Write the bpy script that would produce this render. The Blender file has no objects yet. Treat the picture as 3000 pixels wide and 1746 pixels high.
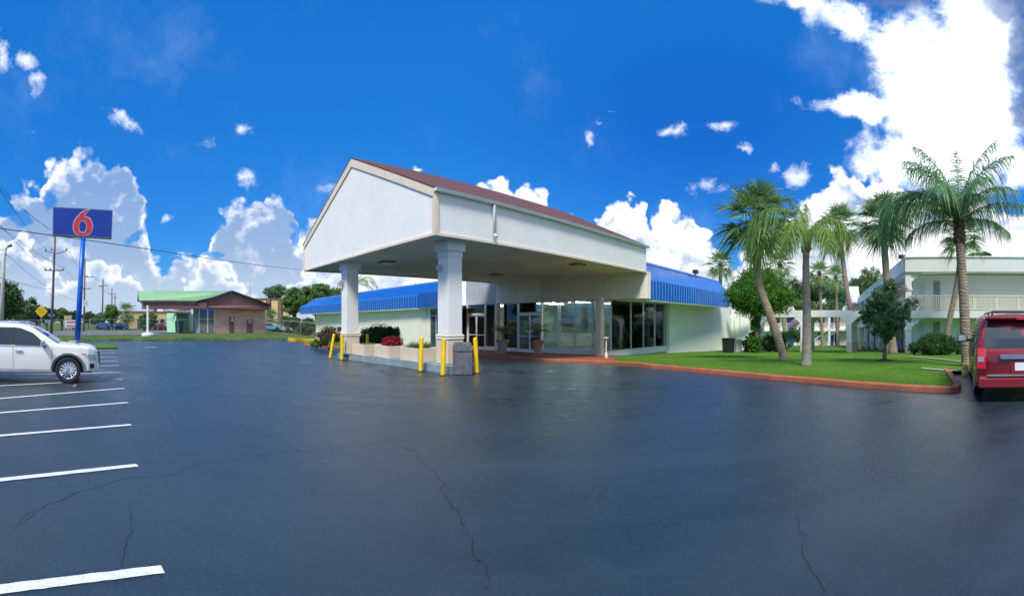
import bpy, math, random
import numpy as np
from mathutils import Vector, Matrix
random.seed(7); rng = np.random.default_rng(7)
sc = bpy.context.scene
COL = sc.collection
# ------------------------------------------------------------------ survey helpers
# The place was surveyed from one standpoint: bearings (rad) and slopes read off the photograph.
F, HY, EYE = 1400.0, 942.0, 1.7
def az(px): return (px - 1500.0) / F
def ss(a, b, t):
    t = min(1.0, max(0.0, (t - a) / (b - a))); return t * t * (3 - 2 * t)
SL = [(-9, 0), (-.52, 0), (-.40, .0148), (-.17, .018), (-.07, .0286), (.2, .040), (1.3, .040), (1.9, 0), (9, 0)]
def slope(a):
    for (a0, s0), (a1, s1) in zip(SL, SL[1:]):
        if a <= a1: return s0 + (s1 - s0) * (a - a0) / (a1 - a0)
    return 0
def T(x, y):                       # ground height: the site falls gently away to the right
    r = math.hypot(x, y); a = math.atan2(x, y)
    return -slope(a) * max(0.0, min(r, 110.0) - 18.0)
def pol(a, d, z=0.0): return Vector((d * math.sin(a), d * math.cos(a), z))
def G(px, py, up=0.0):             # point of the ground seen along a bearing and a slope
    a = az(px); k = (py - HY) / F; s = slope(a)
    d = (EYE - up) / k
    if d > 18 and s: d = (EYE - up - 18 * s) / (k - s) if k > s else 110
    if d > 110 or d < 0: d = 110
    return pol(a, d, T(*pol(a, d).xy) + up)
def Pd(px, py, d): return pol(az(px), d, EYE + (HY - py) * d / F)     # point at known distance
def online(p, q, px):              # where a wall line p-q crosses a bearing
    a = az(px); dx, dy = math.sin(a), math.cos(a); ux, uy = q[0] - p[0], q[1] - p[1]
    t = (p[1] * dx - p[0] * dy) / (ux * dy - uy * dx)
    return Vector((p[0] + ux * t, p[1] + uy * t, 0))
# ------------------------------------------------------------------ mesh builder
class MB:
    def __init__(s): s.v = []; s.f = []; s.sm = False
    def add(s, vs, fs):
        n = len(s.v); s.v += [tuple(v) for v in vs]; s.f += [tuple(i + n for i in f) for f in fs]; return s
    def quad(s, a, b, c, d): return s.add([a, b, c, d], [(0, 1, 2, 3)])
    def box(s, c, size, rz=0, taper=1.0, M=None):
        hx, hy, hz = size[0] / 2, size[1] / 2, size[2] / 2; vs = []
        for z, t in ((-hz, 1), (hz, taper)):
            for x, y in ((-hx, -hy), (hx, -hy), (hx, hy), (-hx, hy)):
                v = Vector((x * t, y * t, z))
                if M: v = M @ v
                else:
                    cs, sn = math.cos(rz), math.sin(rz); v = Vector((v.x * cs - v.y * sn, v.x * sn + v.y * cs, v.z))
                vs.append(v + Vector(c))
        return s.add(vs, [(0, 3, 2, 1), (4, 5, 6, 7), (0, 1, 5, 4), (1, 2, 6, 5), (2, 3, 7, 6), (3, 0, 4, 7)])
    def wallbox(s, p, q, z0, z1, t0=0.0, t1=.1):    # slab along p-q, from z0 to z1, thickness offsets t0..t1 along left normal
        p = Vector((p[0], p[1], 0)); q = Vector((q[0], q[1], 0)); d = (q - p).normalized(); n = Vector((-d.y, d.x, 0))
        z0 = z0 if isinstance(z0, (tuple, list)) else (z0, z0); z1 = z1 if isinstance(z1, (tuple, list)) else (z1, z1)
        vs = [p + n * t0 + Vector((0, 0, z0[0])), q + n * t0 + Vector((0, 0, z0[1])), q + n * t1 + Vector((0, 0, z0[1])), p + n * t1 + Vector((0, 0, z0[0])),
              p + n * t0 + Vector((0, 0, z1[0])), q + n * t0 + Vector((0, 0, z1[1])), q + n * t1 + Vector((0, 0, z1[1])), p + n * t1 + Vector((0, 0, z1[0]))]
        return s.add(vs, [(0, 3, 2, 1), (4, 5, 6, 7), (0, 1, 5, 4), (1, 2, 6, 5), (2, 3, 7, 6), (3, 0, 4, 7)])
    def prism(s, poly, z0, z1):
        n = len(poly); a = [Vector((p[0], p[1], z0 + (p[2] if len(p) > 2 else 0))) for p in poly]; b = [v + Vector((0, 0, z1 - z0)) for v in a]
        return s.add(a + b, [tuple(range(n))[::-1], tuple(range(n, 2 * n))] + [(i, (i + 1) % n, n + (i + 1) % n, n + i) for i in range(n)])
    def tube(s, pts, r, seg=8, cap=True):
        pts = [Vector(p) for p in pts]; rs = r if isinstance(r, (list, tuple)) else [r] * len(pts); n0 = len(s.v); up = Vector((0, 0, 1))
        t0 = (pts[1] - pts[0]).normalized(); a = t0.cross(up if abs(t0.z) < .9 else Vector((1, 0, 0))).normalized()
        for i, p in enumerate(pts):
            t = (pts[min(i + 1, len(pts) - 1)] - pts[max(i - 1, 0)]).normalized(); a = (a - t * a.dot(t)).normalized(); b = t.cross(a)
            for k in range(seg):
                th = 2 * math.pi * k / seg; s.v.append(tuple(p + (a * math.cos(th) + b * math.sin(th)) * rs[i]))
        for i in range(len(pts) - 1):
            for k in range(seg):
                k2 = (k + 1) % seg; s.f.append((n0 + i * seg + k, n0 + i * seg + k2, n0 + (i + 1) * seg + k2, n0 + (i + 1) * seg + k))
        if cap:
            s.f.append(tuple(n0 + k for k in range(seg))[::-1]); s.f.append(tuple(n0 + (len(pts) - 1) * seg + k for k in range(seg)))
        return s
    def lathe(s, prof, c=(0, 0, 0), seg=16, sq=False):
        n0 = len(s.v)
        for r, z in prof:
            for k in range(seg):
                th = 2 * math.pi * (k + (.5 if sq else 0)) / seg; s.v.append((c[0] + r * math.cos(th), c[1] + r * math.sin(th), c[2] + z))
        for i in range(len(prof) - 1):
            for k in range(seg):
                k2 = (k + 1) % seg; s.f.append((n0 + i * seg + k, n0 + i * seg + k2, n0 + (i + 1) * seg + k2, n0 + (i + 1) * seg + k))
        s.f.append(tuple(n0 + (len(prof) - 1) * seg + k for k in range(seg))); s.f.append(tuple(n0 + k for k in range(seg))[::-1])
        return s
def tag(o, label=None, cat=None, group=None, kind=None):
    if label: o['label'] = label
    if cat: o['category'] = cat
    if group: o['group'] = group
    if kind: o['kind'] = kind
    return o
def rootloc(o):
    p = Vector((0, 0, 0))
    while o is not None: p += o.location; o = o.parent
    return p
def obj(name, mb, mat, parent=None, world=True, smooth=False, loc=None, bevel=0):
    """one mesh object; vertices given in world space (world=True) or in the parent's space"""
    me = bpy.data.meshes.new(name)
    if isinstance(mb, MB): vs, fs = mb.v, mb.f
    else: vs, fs = mb
    off = rootloc(parent) if (parent is not None and world) else Vector((0, 0, 0))
    if loc is not None: off = Vector(loc)
    if isinstance(vs, np.ndarray):
        vs = vs - np.array(off); n = len(vs); fs = np.asarray(fs); k = fs.shape[1]
        me.vertices.add(n); me.vertices.foreach_set('co', vs.astype(np.float32).ravel())
        me.loops.add(fs.size); me.loops.foreach_set('vertex_index', fs.astype(np.int32).ravel())
        me.polygons.add(len(fs)); me.polygons.foreach_set('loop_start', np.arange(0, fs.size, k, dtype=np.int32))
        me.update(calc_edges=True); me.validate()
    else:
        me.from_pydata([(v[0] - off.x, v[1] - off.y, v[2] - off.z) for v in vs], [], fs); me.update()
    if smooth: me.polygons.foreach_set('use_smooth', [True] * len(me.polygons))
    me.materials.append(mat)
    o = bpy.data.objects.new(name, me); COL.objects.link(o)
    if parent is not None: o.parent = parent
    if loc is not None: o.location = loc
    if bevel:
        m = o.modifiers.new('bevel', 'BEVEL'); m.width = bevel; m.segments = 2; m.limit_method = 'ANGLE'; m.harden_normals = False
    return o
def root(name, loc, label, cat, group=None, rz=0):
    o = bpy.data.objects.new(name, None); COL.objects.link(o); o.location = loc; o.rotation_euler = (0, 0, rz)
    o.empty_display_size = .2
    return tag(o, label, cat, group)
def dup(o, loc=None, rz=None, label=None, scale=None, parent=None):
    c = o.copy(); COL.objects.link(c)
    if parent is not None: c.parent = parent
    if loc is not None: c.location = loc
    if rz is not None: c.rotation_euler = (0, 0, rz)
    if label: c['label'] = label
    if scale: c.scale = (scale,) * 3 if not isinstance(scale, tuple) else scale
    for ch in list(o.children): dup(ch, parent=c)
    return c
# ------------------------------------------------------------------ materials
def nn(nt, t, **k):
    n = nt.nodes.new(t)
    for a, b in k.items(): setattr(n, a, b)
    return n
def mth(nt, op, a, b=None, clamp=False):
    n = nn(nt, 'ShaderNodeMath', operation=op); n.use_clamp = clamp
    for i, v in enumerate((a, b)):
        if v is None: continue
        if isinstance(v, (int, float)): n.inputs[i].default_value = v
        else: nt.links.new(v, n.inputs[i])
    return n.outputs[0]
def mixc(nt, fac, a, b, mode='MIX'):
    n = nn(nt, 'ShaderNodeMix', data_type='RGBA', blend_type=mode)
    for i, v in ((0, fac), (6, a), (7, b)):
        if isinstance(v, (int, float)): n.inputs[i].default_value = v
        elif isinstance(v, tuple): n.inputs[i].default_value = (*v[:3], 1)
        else: nt.links.new(v, n.inputs[i])
    return n.outputs[2]
def noise(nt, vec, scale, detail=4, rough=.55, dist=0, d4=None):
    n = nn(nt, 'ShaderNodeTexNoise'); n.inputs['Scale'].default_value = scale; n.inputs['Detail'].default_value = detail
    n.inputs['Roughness'].default_value = rough; n.inputs['Distortion'].default_value = dist
    if vec is not None: nt.links.new(vec, n.inputs['Vector'])
    return n
def ramp(nt, v, lo, hi):
    n = nn(nt, 'ShaderNodeMapRange'); n.interpolation_type = 'SMOOTHSTEP'
    n.inputs[1].default_value = lo; n.inputs[2].default_value = hi; nt.links.new(v, n.inputs[0]); return n.outputs[0]
def mat(name, col, rough=.6, var=.15, vs=2.0, col2=None, bump=0, bs=30, metal=0, spec=.5, coat=0, fine=0, emit=0, stretch=None):
    m = bpy.data.materials.new(name); m.use_nodes = True; nt = m.node_tree; b = nt.nodes['Principled BSDF']
    tc = nn(nt, 'ShaderNodeTexCoord').outputs['Object']
    if stretch:
        mp = nn(nt, 'ShaderNodeMapping'); mp.inputs['Scale'].default_value = stretch; nt.links.new(tc, mp.inputs[0]); tc = mp.outputs[0]
    n1 = noise(nt, tc, vs, 5, .6)
    c2 = col2 or tuple(c * (1 - var) for c in col); c1 = col if col2 else tuple(min(1, c * (1 + var * .6)) for c in col)
    c = mixc(nt, ramp(nt, n1.outputs[0], .35, .65), c1, c2)
    if fine:
        n2 = noise(nt, tc, bs, 3, .7); c = mixc(nt, mth(nt, 'MULTIPLY', ramp(nt, n2.outputs[0], .3, .7), fine), c, tuple(x * .55 for x in c2))
    nt.links.new(c, b.inputs['Base Color'])
    b.inputs['Metallic'].default_value = metal; b.inputs['Specular IOR Level'].default_value = spec; b.inputs['Coat Weight'].default_value = coat
    b.inputs['Coat Roughness'].default_value = .05
    r = nn(nt, 'ShaderNodeMapRange'); r.inputs[3].default_value = max(.02, rough - .08); r.inputs[4].default_value = min(1, rough + .08)
    nt.links.new(n1.outputs[0], r.inputs[0]); nt.links.new(r.outputs[0], b.inputs['Roughness'])
    if bump:
        n3 = noise(nt, tc, bs, 4, .7); bp = nn(nt, 'ShaderNodeBump'); bp.inputs['Strength'].default_value = bump; bp.inputs['Distance'].default_value = .02
        nt.links.new(n3.outputs[0], bp.inputs['Height']); nt.links.new(bp.outputs[0], b.inputs['Normal'])
    if emit:
        b.inputs['Emission Color'].default_value = (*col, 1); b.inputs['Emission Strength'].default_value = emit
    return m
def leafmat(name, c1, c2, c3=None, rough=.5, trans=.25, cs=.8):
    m = bpy.data.materials.new(name); m.use_nodes = True; nt = m.node_tree; b = nt.nodes['Principled BSDF']
    g = nn(nt, 'ShaderNodeNewGeometry'); tc = nn(nt, 'ShaderNodeTexCoord').outputs['Object']
    n1 = noise(nt, tc, cs, 3, .6)
    f = mth(nt, 'ADD', mth(nt, 'MULTIPLY', g.outputs['Random Per Island'], .6), mth(nt, 'MULTIPLY', ramp(nt, n1.outputs[0], .35, .65), .5), True)
    c = mixc(nt, f, c1, c2)
    if c3: c = mixc(nt, mth(nt, 'GREATER_THAN', g.outputs['Random Per Island'], .9), c, c3)
    nt.links.new(c, b.inputs['Base Color']); b.inputs['Roughness'].default_value = rough; b.inputs['Specular IOR Level'].default_value = .3
    t = nn(nt, 'ShaderNodeBsdfTranslucent'); nt.links.new(c, t.inputs[0]); mx = nn(nt, 'ShaderNodeMixShader'); mx.inputs[0].default_value = trans
    nt.links.new(b.outputs[0], mx.inputs[1]); nt.links.new(t.outputs[0], mx.inputs[2]); nt.links.new(mx.outputs[0], nt.nodes['Material Output'].inputs[0])
    return m
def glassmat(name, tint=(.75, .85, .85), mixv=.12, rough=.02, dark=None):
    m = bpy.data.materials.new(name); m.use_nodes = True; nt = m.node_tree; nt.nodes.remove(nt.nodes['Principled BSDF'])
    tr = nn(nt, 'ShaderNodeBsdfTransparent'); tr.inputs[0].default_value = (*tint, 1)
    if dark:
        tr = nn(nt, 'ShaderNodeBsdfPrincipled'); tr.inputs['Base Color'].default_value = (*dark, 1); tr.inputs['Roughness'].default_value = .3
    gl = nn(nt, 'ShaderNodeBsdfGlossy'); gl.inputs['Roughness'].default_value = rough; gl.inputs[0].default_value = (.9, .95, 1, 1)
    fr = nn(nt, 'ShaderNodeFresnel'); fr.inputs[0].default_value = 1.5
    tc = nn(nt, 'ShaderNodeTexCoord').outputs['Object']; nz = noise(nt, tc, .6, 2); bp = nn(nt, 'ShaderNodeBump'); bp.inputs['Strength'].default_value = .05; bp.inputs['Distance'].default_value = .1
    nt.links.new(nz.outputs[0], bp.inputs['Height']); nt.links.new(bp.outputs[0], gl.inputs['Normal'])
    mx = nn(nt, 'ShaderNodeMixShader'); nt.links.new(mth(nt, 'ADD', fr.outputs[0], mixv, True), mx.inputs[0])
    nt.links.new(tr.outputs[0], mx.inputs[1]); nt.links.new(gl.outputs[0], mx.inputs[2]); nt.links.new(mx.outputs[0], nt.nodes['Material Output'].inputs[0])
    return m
def asphaltmat():
    m = bpy.data.materials.new('sealed_asphalt'); m.use_nodes = True; nt = m.node_tree; b = nt.nodes['Principled BSDF']
    tc = nn(nt, 'ShaderNodeTexCoord').outputs['Object']
    mp = nn(nt, 'ShaderNodeMapping'); mp.inputs['Scale'].default_value = (.22, 1.3, 1); mp.inputs['Rotation'].default_value = (0, 0, .75); nt.links.new(tc, mp.inputs[0])
    big = noise(nt, mp.outputs[0], .35, 6, .62, .6); med = noise(nt, tc, 1.7, 6, .7, .3); grain = noise(nt, tc, 34, 7, .85); vo = nn(nt, 'ShaderNodeTexVoronoi'); vo.inputs['Scale'].default_value = 120; nt.links.new(tc, vo.inputs['Vector'])
    c = mixc(nt, ramp(nt, big.outputs[0], .3, .7), (.011, .026, .036), (.044, .066, .076))
    c = mixc(nt, mth(nt, 'MULTIPLY', ramp(nt, med.outputs[0], .4, .75), .45), c, (.042, .072, .092))
    c = mixc(nt, mth(nt, 'MULTIPLY', ramp(nt, grain.outputs[0], .35, .70), .8), c, (.006, .014, .022))
    sp = mth(nt, 'LESS_THAN', vo.outputs['Distance'], .16); c = mixc(nt, mth(nt, 'MULTIPLY', sp, .55), c, (.11, .14, .17))
    # brownish worn patch by the parking rows
    wn = noise(nt, tc, .12, 4, .6); c = mixc(nt, mth(nt, 'MULTIPLY', ramp(nt, wn.outputs[0], .58, .75), .5), c, (.070, .085, .10))
    nt.links.new(c, b.inputs['Base Color'])
    rr = nn(nt, 'ShaderNodeMapRange'); rr.inputs[1].default_value = .3; rr.inputs[2].default_value = .7; rr.inputs[3].default_value = .16; rr.inputs[4].default_value = .50
    nt.links.new(mth(nt, 'ADD', mth(nt, 'MULTIPLY', big.outputs[0], .6), mth(nt, 'MULTIPLY', med.outputs[0], .4)), rr.inputs[0]); nt.links.new(rr.outputs[0], b.inputs['Roughness'])
    bp = nn(nt, 'ShaderNodeBump'); bp.inputs['Strength'].default_value = .40; bp.inputs['Distance'].default_value = .012; b.inputs['Specular IOR Level'].default_value = .75
    nt.links.new(mth(nt, 'ADD', grain.outputs[0], mth(nt, 'MULTIPLY', med.outputs[0], 1.5)), bp.inputs['Height']); nt.links.new(bp.outputs[0], b.inputs['Normal'])
    return m
def grassmat(name, a, b2, c3):
    m = bpy.data.materials.new(name); m.use_nodes = True; nt = m.node_tree; b = nt.nodes['Principled BSDF']
    tc = nn(nt, 'ShaderNodeTexCoord').outputs['Object']
    n1 = noise(nt, tc, .35, 6, .65); n2 = noise(nt, tc, 14, 4, .8); n3 = noise(nt, tc, 2.2, 4, .6)
    c = mixc(nt, ramp(nt, n1.outputs[0], .35, .65), a, b2); c = mixc(nt, mth(nt, 'MULTIPLY', ramp(nt, n3.outputs[0], .5, .8), .6), c, c3)
    c = mixc(nt, mth(nt, 'MULTIPLY', ramp(nt, n2.outputs[0], .35, .7), .5), c, tuple(x * .4 for x in a))
    nt.links.new(c, b.inputs['Base Color']); b.inputs['Roughness'].default_value = .9; b.inputs['Specular IOR Level'].default_value = .1
    bp = nn(nt, 'ShaderNodeBump'); bp.inputs['Strength'].default_value = .8; bp.inputs['Distance'].default_value = .05
    nt.links.new(n2.outputs[0], bp.inputs['Height']); nt.links.new(bp.outputs[0], b.inputs['Normal']); return m
def brickmat(name, c1, c2, mortar, scale=1.0, bw=.5, rh=.25, ms=.02, rot=None):
    m = bpy.data.materials.new(name); m.use_nodes = True; nt = m.node_tree; b = nt.nodes['Principled BSDF']
    tc = nn(nt, 'ShaderNodeTexCoord').outputs['Object']; mp = nn(nt, 'ShaderNodeMapping')
    if rot: mp.inputs['Rotation'].default_value = rot
    nt.links.new(tc, mp.inputs[0]); br = nn(nt, 'ShaderNodeTexBrick'); br.inputs['Scale'].default_value = scale; br.inputs['Brick Width'].default_value = bw; br.inputs['Row Height'].default_value = rh
    br.inputs['Mortar Size'].default_value = ms; br.inputs['Color1'].default_value = (*c1, 1); br.inputs['Color2'].default_value = (*c2, 1); br.inputs['Mortar'].default_value = (*mortar, 1)
    nt.links.new(mp.outputs[0], br.inputs['Vector']); n = noise(nt, tc, 3, 4); c = mixc(nt, mth(nt, 'MULTIPLY', n.outputs[0], .6), br.outputs[0], tuple(x * .6 for x in c2))
    nt.links.new(c, b.inputs['Base Color']); b.inputs['Roughness'].default_value = .85; return m
def trunkmat(name, c1, c2, ring=9.0):
    m = bpy.data.materials.new(name); m.use_nodes = True; nt = m.node_tree; b = nt.nodes['Principled BSDF']
    tc = nn(nt, 'ShaderNodeTexCoord').outputs['Object']; w = nn(nt, 'ShaderNodeTexWave', wave_type='BANDS', bands_direction='Z'); w.inputs['Scale'].default_value = ring / 3; w.inputs['Distortion'].default_value = 9; w.inputs['Detail'].default_value = 3
    nt.links.new(tc, w.inputs['Vector']); n1 = noise(nt, tc, 4, 6, .7); n2 = noise(nt, tc, 1.3, 3)
    c = mixc(nt, ramp(nt, n1.outputs[0], .3, .7), c1, c2); c = mixc(nt, mth(nt, 'MULTIPLY', w.outputs[0], .18), c, tuple(x * .5 for x in c2))
    c = mixc(nt, mth(nt, 'MULTIPLY', ramp(nt, n2.outputs[0], .6, .75), .6), c, (.30, .14, .07))
    nt.links.new(c, b.inputs['Base Color']); b.inputs['Roughness'].default_value = .9
    bp = nn(nt, 'ShaderNodeBump'); bp.inputs['Strength'].default_value = .6; bp.inputs['Distance'].default_value = .03
    nt.links.new(mth(nt, 'ADD', n1.outputs[0], w.outputs[0]), bp.inputs['Height']); nt.links.new(bp.outputs[0], b.inputs['Normal']); return m
def dirtymat(name, col, col2, rough=.7):
    """painted stucco with faint vertical weather streaks"""
    m = mat(name, col, rough, bump=.15, bs=60, col2=col2, vs=.8); nt = m.node_tree; b = nt.nodes['Principled BSDF']
    tc = nn(nt, 'ShaderNodeTexCoord').outputs['Object']; mp = nn(nt, 'ShaderNodeMapping'); mp.inputs['Scale'].default_value = (3, 3, .35); nt.links.new(tc, mp.inputs[0])
    n = noise(nt, mp.outputs[0], 1.6, 6, .7); src = b.inputs['Base Color'].links[0].from_socket
    nt.links.new(mixc(nt, mth(nt, 'MULTIPLY', ramp(nt, n.outputs[0], .5, .8), .14), src, tuple(x * .6 for x in col)), b.inputs['Base Color']); return m

M = {}
M['asphalt'] = asphaltmat()
M['lawn'] = grassmat('lawn_grass', (.075, .185, .018), (.13, .27, .03), (.24, .28, .07))
M['verge'] = grassmat('rough_grass', (.09, .15, .035), (.13, .18, .05), (.20, .20, .09))
M['blade'] = leafmat('grass_blade', (.10, .24, .022), (.15, .32, .035), (.26, .32, .08), .6, .3, .5)
M['line'] = mat('worn_white_paint', (.80, .82, .84), .6, var=.12, vs=9, fine=.5, bs=45)
M['fadedline'] = mat('faded_paint', (.060, .090, .108), .6, var=.3, vs=9, fine=.8, bs=40)
M['crack'] = mat('crack', (.008, .014, .020), .9)
M['kerb'] = mat('orange_red_kerb_paint', (.54, .155, .06), .65, col2=(.38, .125, .065), vs=2.5, bump=.5, bs=25, fine=.5)
M['redwalk'] = brickmat('red_paver_walk', (.40, .10, .05), (.33, .075, .038), (.22, .07, .04), 1, .25, .125, .008)
M['shadewall'] = mat('white_wall_painted_shade', (.40, .43, .44), .8, var=.08)  # white upper wall; its shade is put into the colour as grey
M['concrete'] = mat('pale_concrete', (.42, .42, .38), .85, bump=.3, bs=40, fine=.2)
M['yellowkerb'] = mat('yellow_kerb_paint', (.75, .50, .02), .6, fine=.3)
M['island'] = mat('grey_blue_painted_concrete', (.26, .34, .37), .7, var=.2, vs=1.5, fine=.2)
M['stucco'] = dirtymat('white_stucco', (.86, .85, .80), (.80, .80, .76))
M['stucco2'] = dirtymat('cream_white_wall', (.84, .80, .68), (.78, .75, .64))
M['stuccog'] = dirtymat('pale_green_white_wall', (.83, .86, .76), (.78, .82, .73))
M['ceil'] = mat('soffit_paint', (.86, .91, .97), .8, var=.1, vs=.5, stretch=(1, 1, 1))
M['cream'] = mat('cream_trim', (.76, .65, .52), .6, var=.06)
M['beige'] = mat('beige_painted_block', (.70, .58, .44), .75, var=.08, bump=.1)
M['shingle'] = brickmat('red_brown_shingles', (.19, .080, .062), (.13, .055, .047), (.06, .028, .028), 1, .45, .18, .015)
M['blue'] = mat('blue_metal_roof', (.010, .105, .42), .35, col2=(.008, .09, .36), vs=.8, spec=.5)
M['bluerib'] = mat('blue_metal_rib', (.07, .28, .75), .3, var=.1)
M['white'] = mat('white_metal', (.72, .74, .73), .4, var=.06)
M['alu'] = mat('aluminium_frame', (.60, .63, .63), .35, var=.06, metal=.3)
M['glass'] = glassmat('lobby_glass', (.72, .88, .88), .02)
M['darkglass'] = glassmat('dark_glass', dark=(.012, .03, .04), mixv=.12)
M['yellow'] = mat('yellow_bollard_paint', (.95, .62, .0), .45, var=.10, fine=.3, bs=14)
M['agg'] = mat('grey_exposed_aggregate', (.15, .15, .17), .85, var=.3, vs=6, bump=.7, bs=80, fine=.6)
M['terra'] = mat('terracotta_pot', (.36, .30, .22), .8, var=.2, bump=.2)
M['dark'] = mat('dark_plastic', (.02, .022, .025), .45)
M['black'] = mat('tyre_rubber', (.018, .019, .021), .75, bump=.2, bs=60)
M['chrome'] = mat('chrome', (.75, .76, .78), .12, metal=1)
M['steel'] = mat('galvanised_steel', (.45, .47, .48), .45, metal=.5)
M['wood'] = mat('weathered_pole_wood', (.20, .145, .12), .9, vs=6, var=.35, bump=.3, stretch=(4, 4, .4))
M['concpole'] = mat('concrete_pole', (.42, .40, .36), .85, var=.15)
M['bark'] = mat('bark', (.16, .12, .085), .9, vs=5, var=.4, bump=.6, bs=18)
M['palmtrunk'] = trunkmat('palm_trunk', (.36, .28, .19), (.24, .185, .13))
M['palmtrunk2'] = trunkmat('ringed_palm_trunk', (.34, .31, .25), (.23, .20, .16), 16)
M['boot'] = mat('palm_boot_fibre', (.15, .095, .055), .95, vs=8, var=.5, bump=.8, bs=30)
M['sabal'] = leafmat('sabal_leaf', (.13, .25, .08), (.25, .40, .14), (.40, .44, .18), .42, .3, .7)
M['queen'] = leafmat('queen_palm_leaf', (.14, .27, .05), (.24, .38, .08), (.36, .42, .13), .45, .38, .7)
M['queen2'] = leafmat('blue_green_palm_leaf', (.11, .25, .10), (.20, .38, .17), (.28, .42, .18), .42, .35, .7)
M['petiole'] = mat('petiole', (.16, .22, .06), .5)
M['leafA'] = leafmat('oak_leaf', (.045, .11, .038), (.10, .20, .06), (.15, .25, .08), .55, .25, .5)
M['leafB'] = leafmat('light_tree_leaf', (.085, .18, .045), (.17, .29, .08), (.24, .33, .11), .55, .3, .5)
M['leafC'] = leafmat('topiary_leaf', (.05, .15, .015), (.11, .28, .03), (.16, .34, .05), .5, .3, 1.5)
M['leafD'] = leafmat('crape_myrtle_leaf', (.07, .16, .07), (.15, .29, .12), (.22, .34, .16), .5, .25, 2)
M['hedge'] = leafmat('hedge_leaf', (.030, .085, .020), (.060, .14, .030), (.10, .20, .04), .5, .2, 2)
M['vine'] = leafmat('vine_leaf', (.04, .16, .015), (.08, .25, .02), None, .5, .3, 2)
M['brownleaf'] = leafmat('reddish_shrub_leaf', (.07, .09, .03), (.14, .10, .05), (.20, .11, .06), .6, .2, 2)
M['redleaf'] = leafmat('red_bedding_leaf', (.25, .012, .025), (.45, .03, .05), (.10, .02, .02), .5, .2, 4)
M['pink'] = leafmat('pink_blossom', (.48, .26, .34), (.62, .38, .46), None, .6, .3, 3)
M['mulch'] = mat('mulch', (.05, .03, .02), .95, var=.4, vs=12, bump=.6)
M['brick'] = brickmat('red_brick', (.85, .46, .36), (.58, .27, .20), (.72, .60, .52), 1, .42, .16, .02, (math.pi / 2, 0, 0))
M['brown'] = mat('brown_red_paint', (.20, .095, .095), .7, var=.12, stretch=(2, 2, .3))
M['greenroof'] = mat('faded_green_metal_roof', (.25, .48, .24), .5, col2=(.33, .55, .30), vs=1.5, stretch=(4, 1, 1))
M['mint'] = mat('mint_green_wall', (.42, .78, .52), .75, col2=(.36, .70, .50), vs=.8)
M['tan'] = mat('tan_yellow_wall', (.72, .53, .24), .8, var=.08, vs=.3)
M['signblue'] = mat('sign_blue_face', (.004, .045, .34), .4, var=.10, vs=1.2)
M['poleblue'] = mat('blue_pole_paint', (.005, .13, .60), .35, var=.12)
M['signred'] = mat('sign_red', (.70, .035, .055), .4, var=.08)
M['signedge'] = mat('sign_pale_edge', (.60, .50, .66), .4)
M['cyangreen'] = mat('green_bin', (.01, .16, .12), .5)
M['suv'] = mat('pearl_white_car_paint', (.90, .90, .84), .3, var=.02, coat=1)
M['van'] = mat('dark_red_car_paint', (.25, .008, .013), .35, var=.06, coat=.7, metal=0)
M['cladding'] = mat('grey_cladding', (.20, .21, .23), .5)
M['carglass'] = glassmat('car_glass', dark=(.010, .022, .028), mixv=.0)
M['lampglass'] = mat('clear_headlamp', (.62, .66, .70), .1, metal=.6)
M['amber'] = mat('amber_lens', (.75, .16, .05), .15, coat=1)
M['taillamp'] = mat('red_lens', (.62, .008, .012), .12, coat=1, vs=20)
M['plate'] = mat('blank_white_plate', (.85, .85, .85), .5, var=.02)
M['orange'] = mat('orange_upholstery', (.75, .10, .03), .6)
M['grey'] = mat('grey_paint', (.30, .32, .34), .6)
M['floor'] = mat('lobby_tile', (.35, .33, .30), .3)
M['inwall'] = mat('lobby_wall', (.50, .54, .50), .8)
M['stone'] = mat('pale_counter_front', (.55, .50, .46), .8, var=.3, vs=4)
M['lamp'] = mat('lit_ceiling_lamp', (1, .95, .85), .5, emit=28)
M['bluedoor'] = mat('blue_door_paint', (.02, .10, .42), .45)
M['acgrille'] = mat('beige_grille', (.50, .45, .36), .6)
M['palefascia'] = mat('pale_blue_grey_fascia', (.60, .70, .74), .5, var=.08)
M['railing'] = mat('cream_railing', (.80, .72, .55), .5, var=.04)
# ================================================================== CAMERA, WORLD, SUN
cam = bpy.data.cameras.new('camera'); co = bpy.data.objects.new('camera', cam); COL.objects.link(co); sc.camera = co
co.location = (0, 0, EYE); co.rotation_euler = (math.pi / 2, 0, 0)
cam.type = 'PANO'; cam.panorama_type = 'CENTRAL_CYLINDRICAL'; cam.clip_start = .05; cam.clip_end = 3000
cam.central_cylindrical_range_u_min = -1500 / F; cam.central_cylindrical_range_u_max = 1500 / F
cam.central_cylindrical_range_v_min = -(1746 - HY) / F; cam.central_cylindrical_range_v_max = HY / F; cam.central_cylindrical_radius = 1
sc.view_settings.view_transform = 'Standard'; sc.view_settings.look = 'None'; sc.view_settings.gamma = 1; sc.view_settings.use_curve_mapping = False
sc.view_settings.exposure = 1.0
sc.cycles.max_bounces = 7; sc.cycles.transparent_max_bounces = 12; sc.cycles.caustics_reflective = False; sc.cycles.caustics_refractive = False
sc.cycles.use_denoising = True
SUNEL, SUNAZ = math.radians(52), math.radians(-171)       # compass bearing from +Y, clockwise
sd = bpy.data.lights.new('sun', 'SUN'); sd.energy = 2.2; sd.angle = math.radians(15); sd.color = (1, .95, .86)
so = bpy.data.objects.new('sun', sd); COL.objects.link(so)
dv = Vector((math.sin(SUNAZ) * math.cos(SUNEL), math.cos(SUNAZ) * math.cos(SUNEL), math.sin(SUNEL)))
so.rotation_euler = dv.to_track_quat('Z', 'Y').to_euler(); so.location = dv * 60
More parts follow.
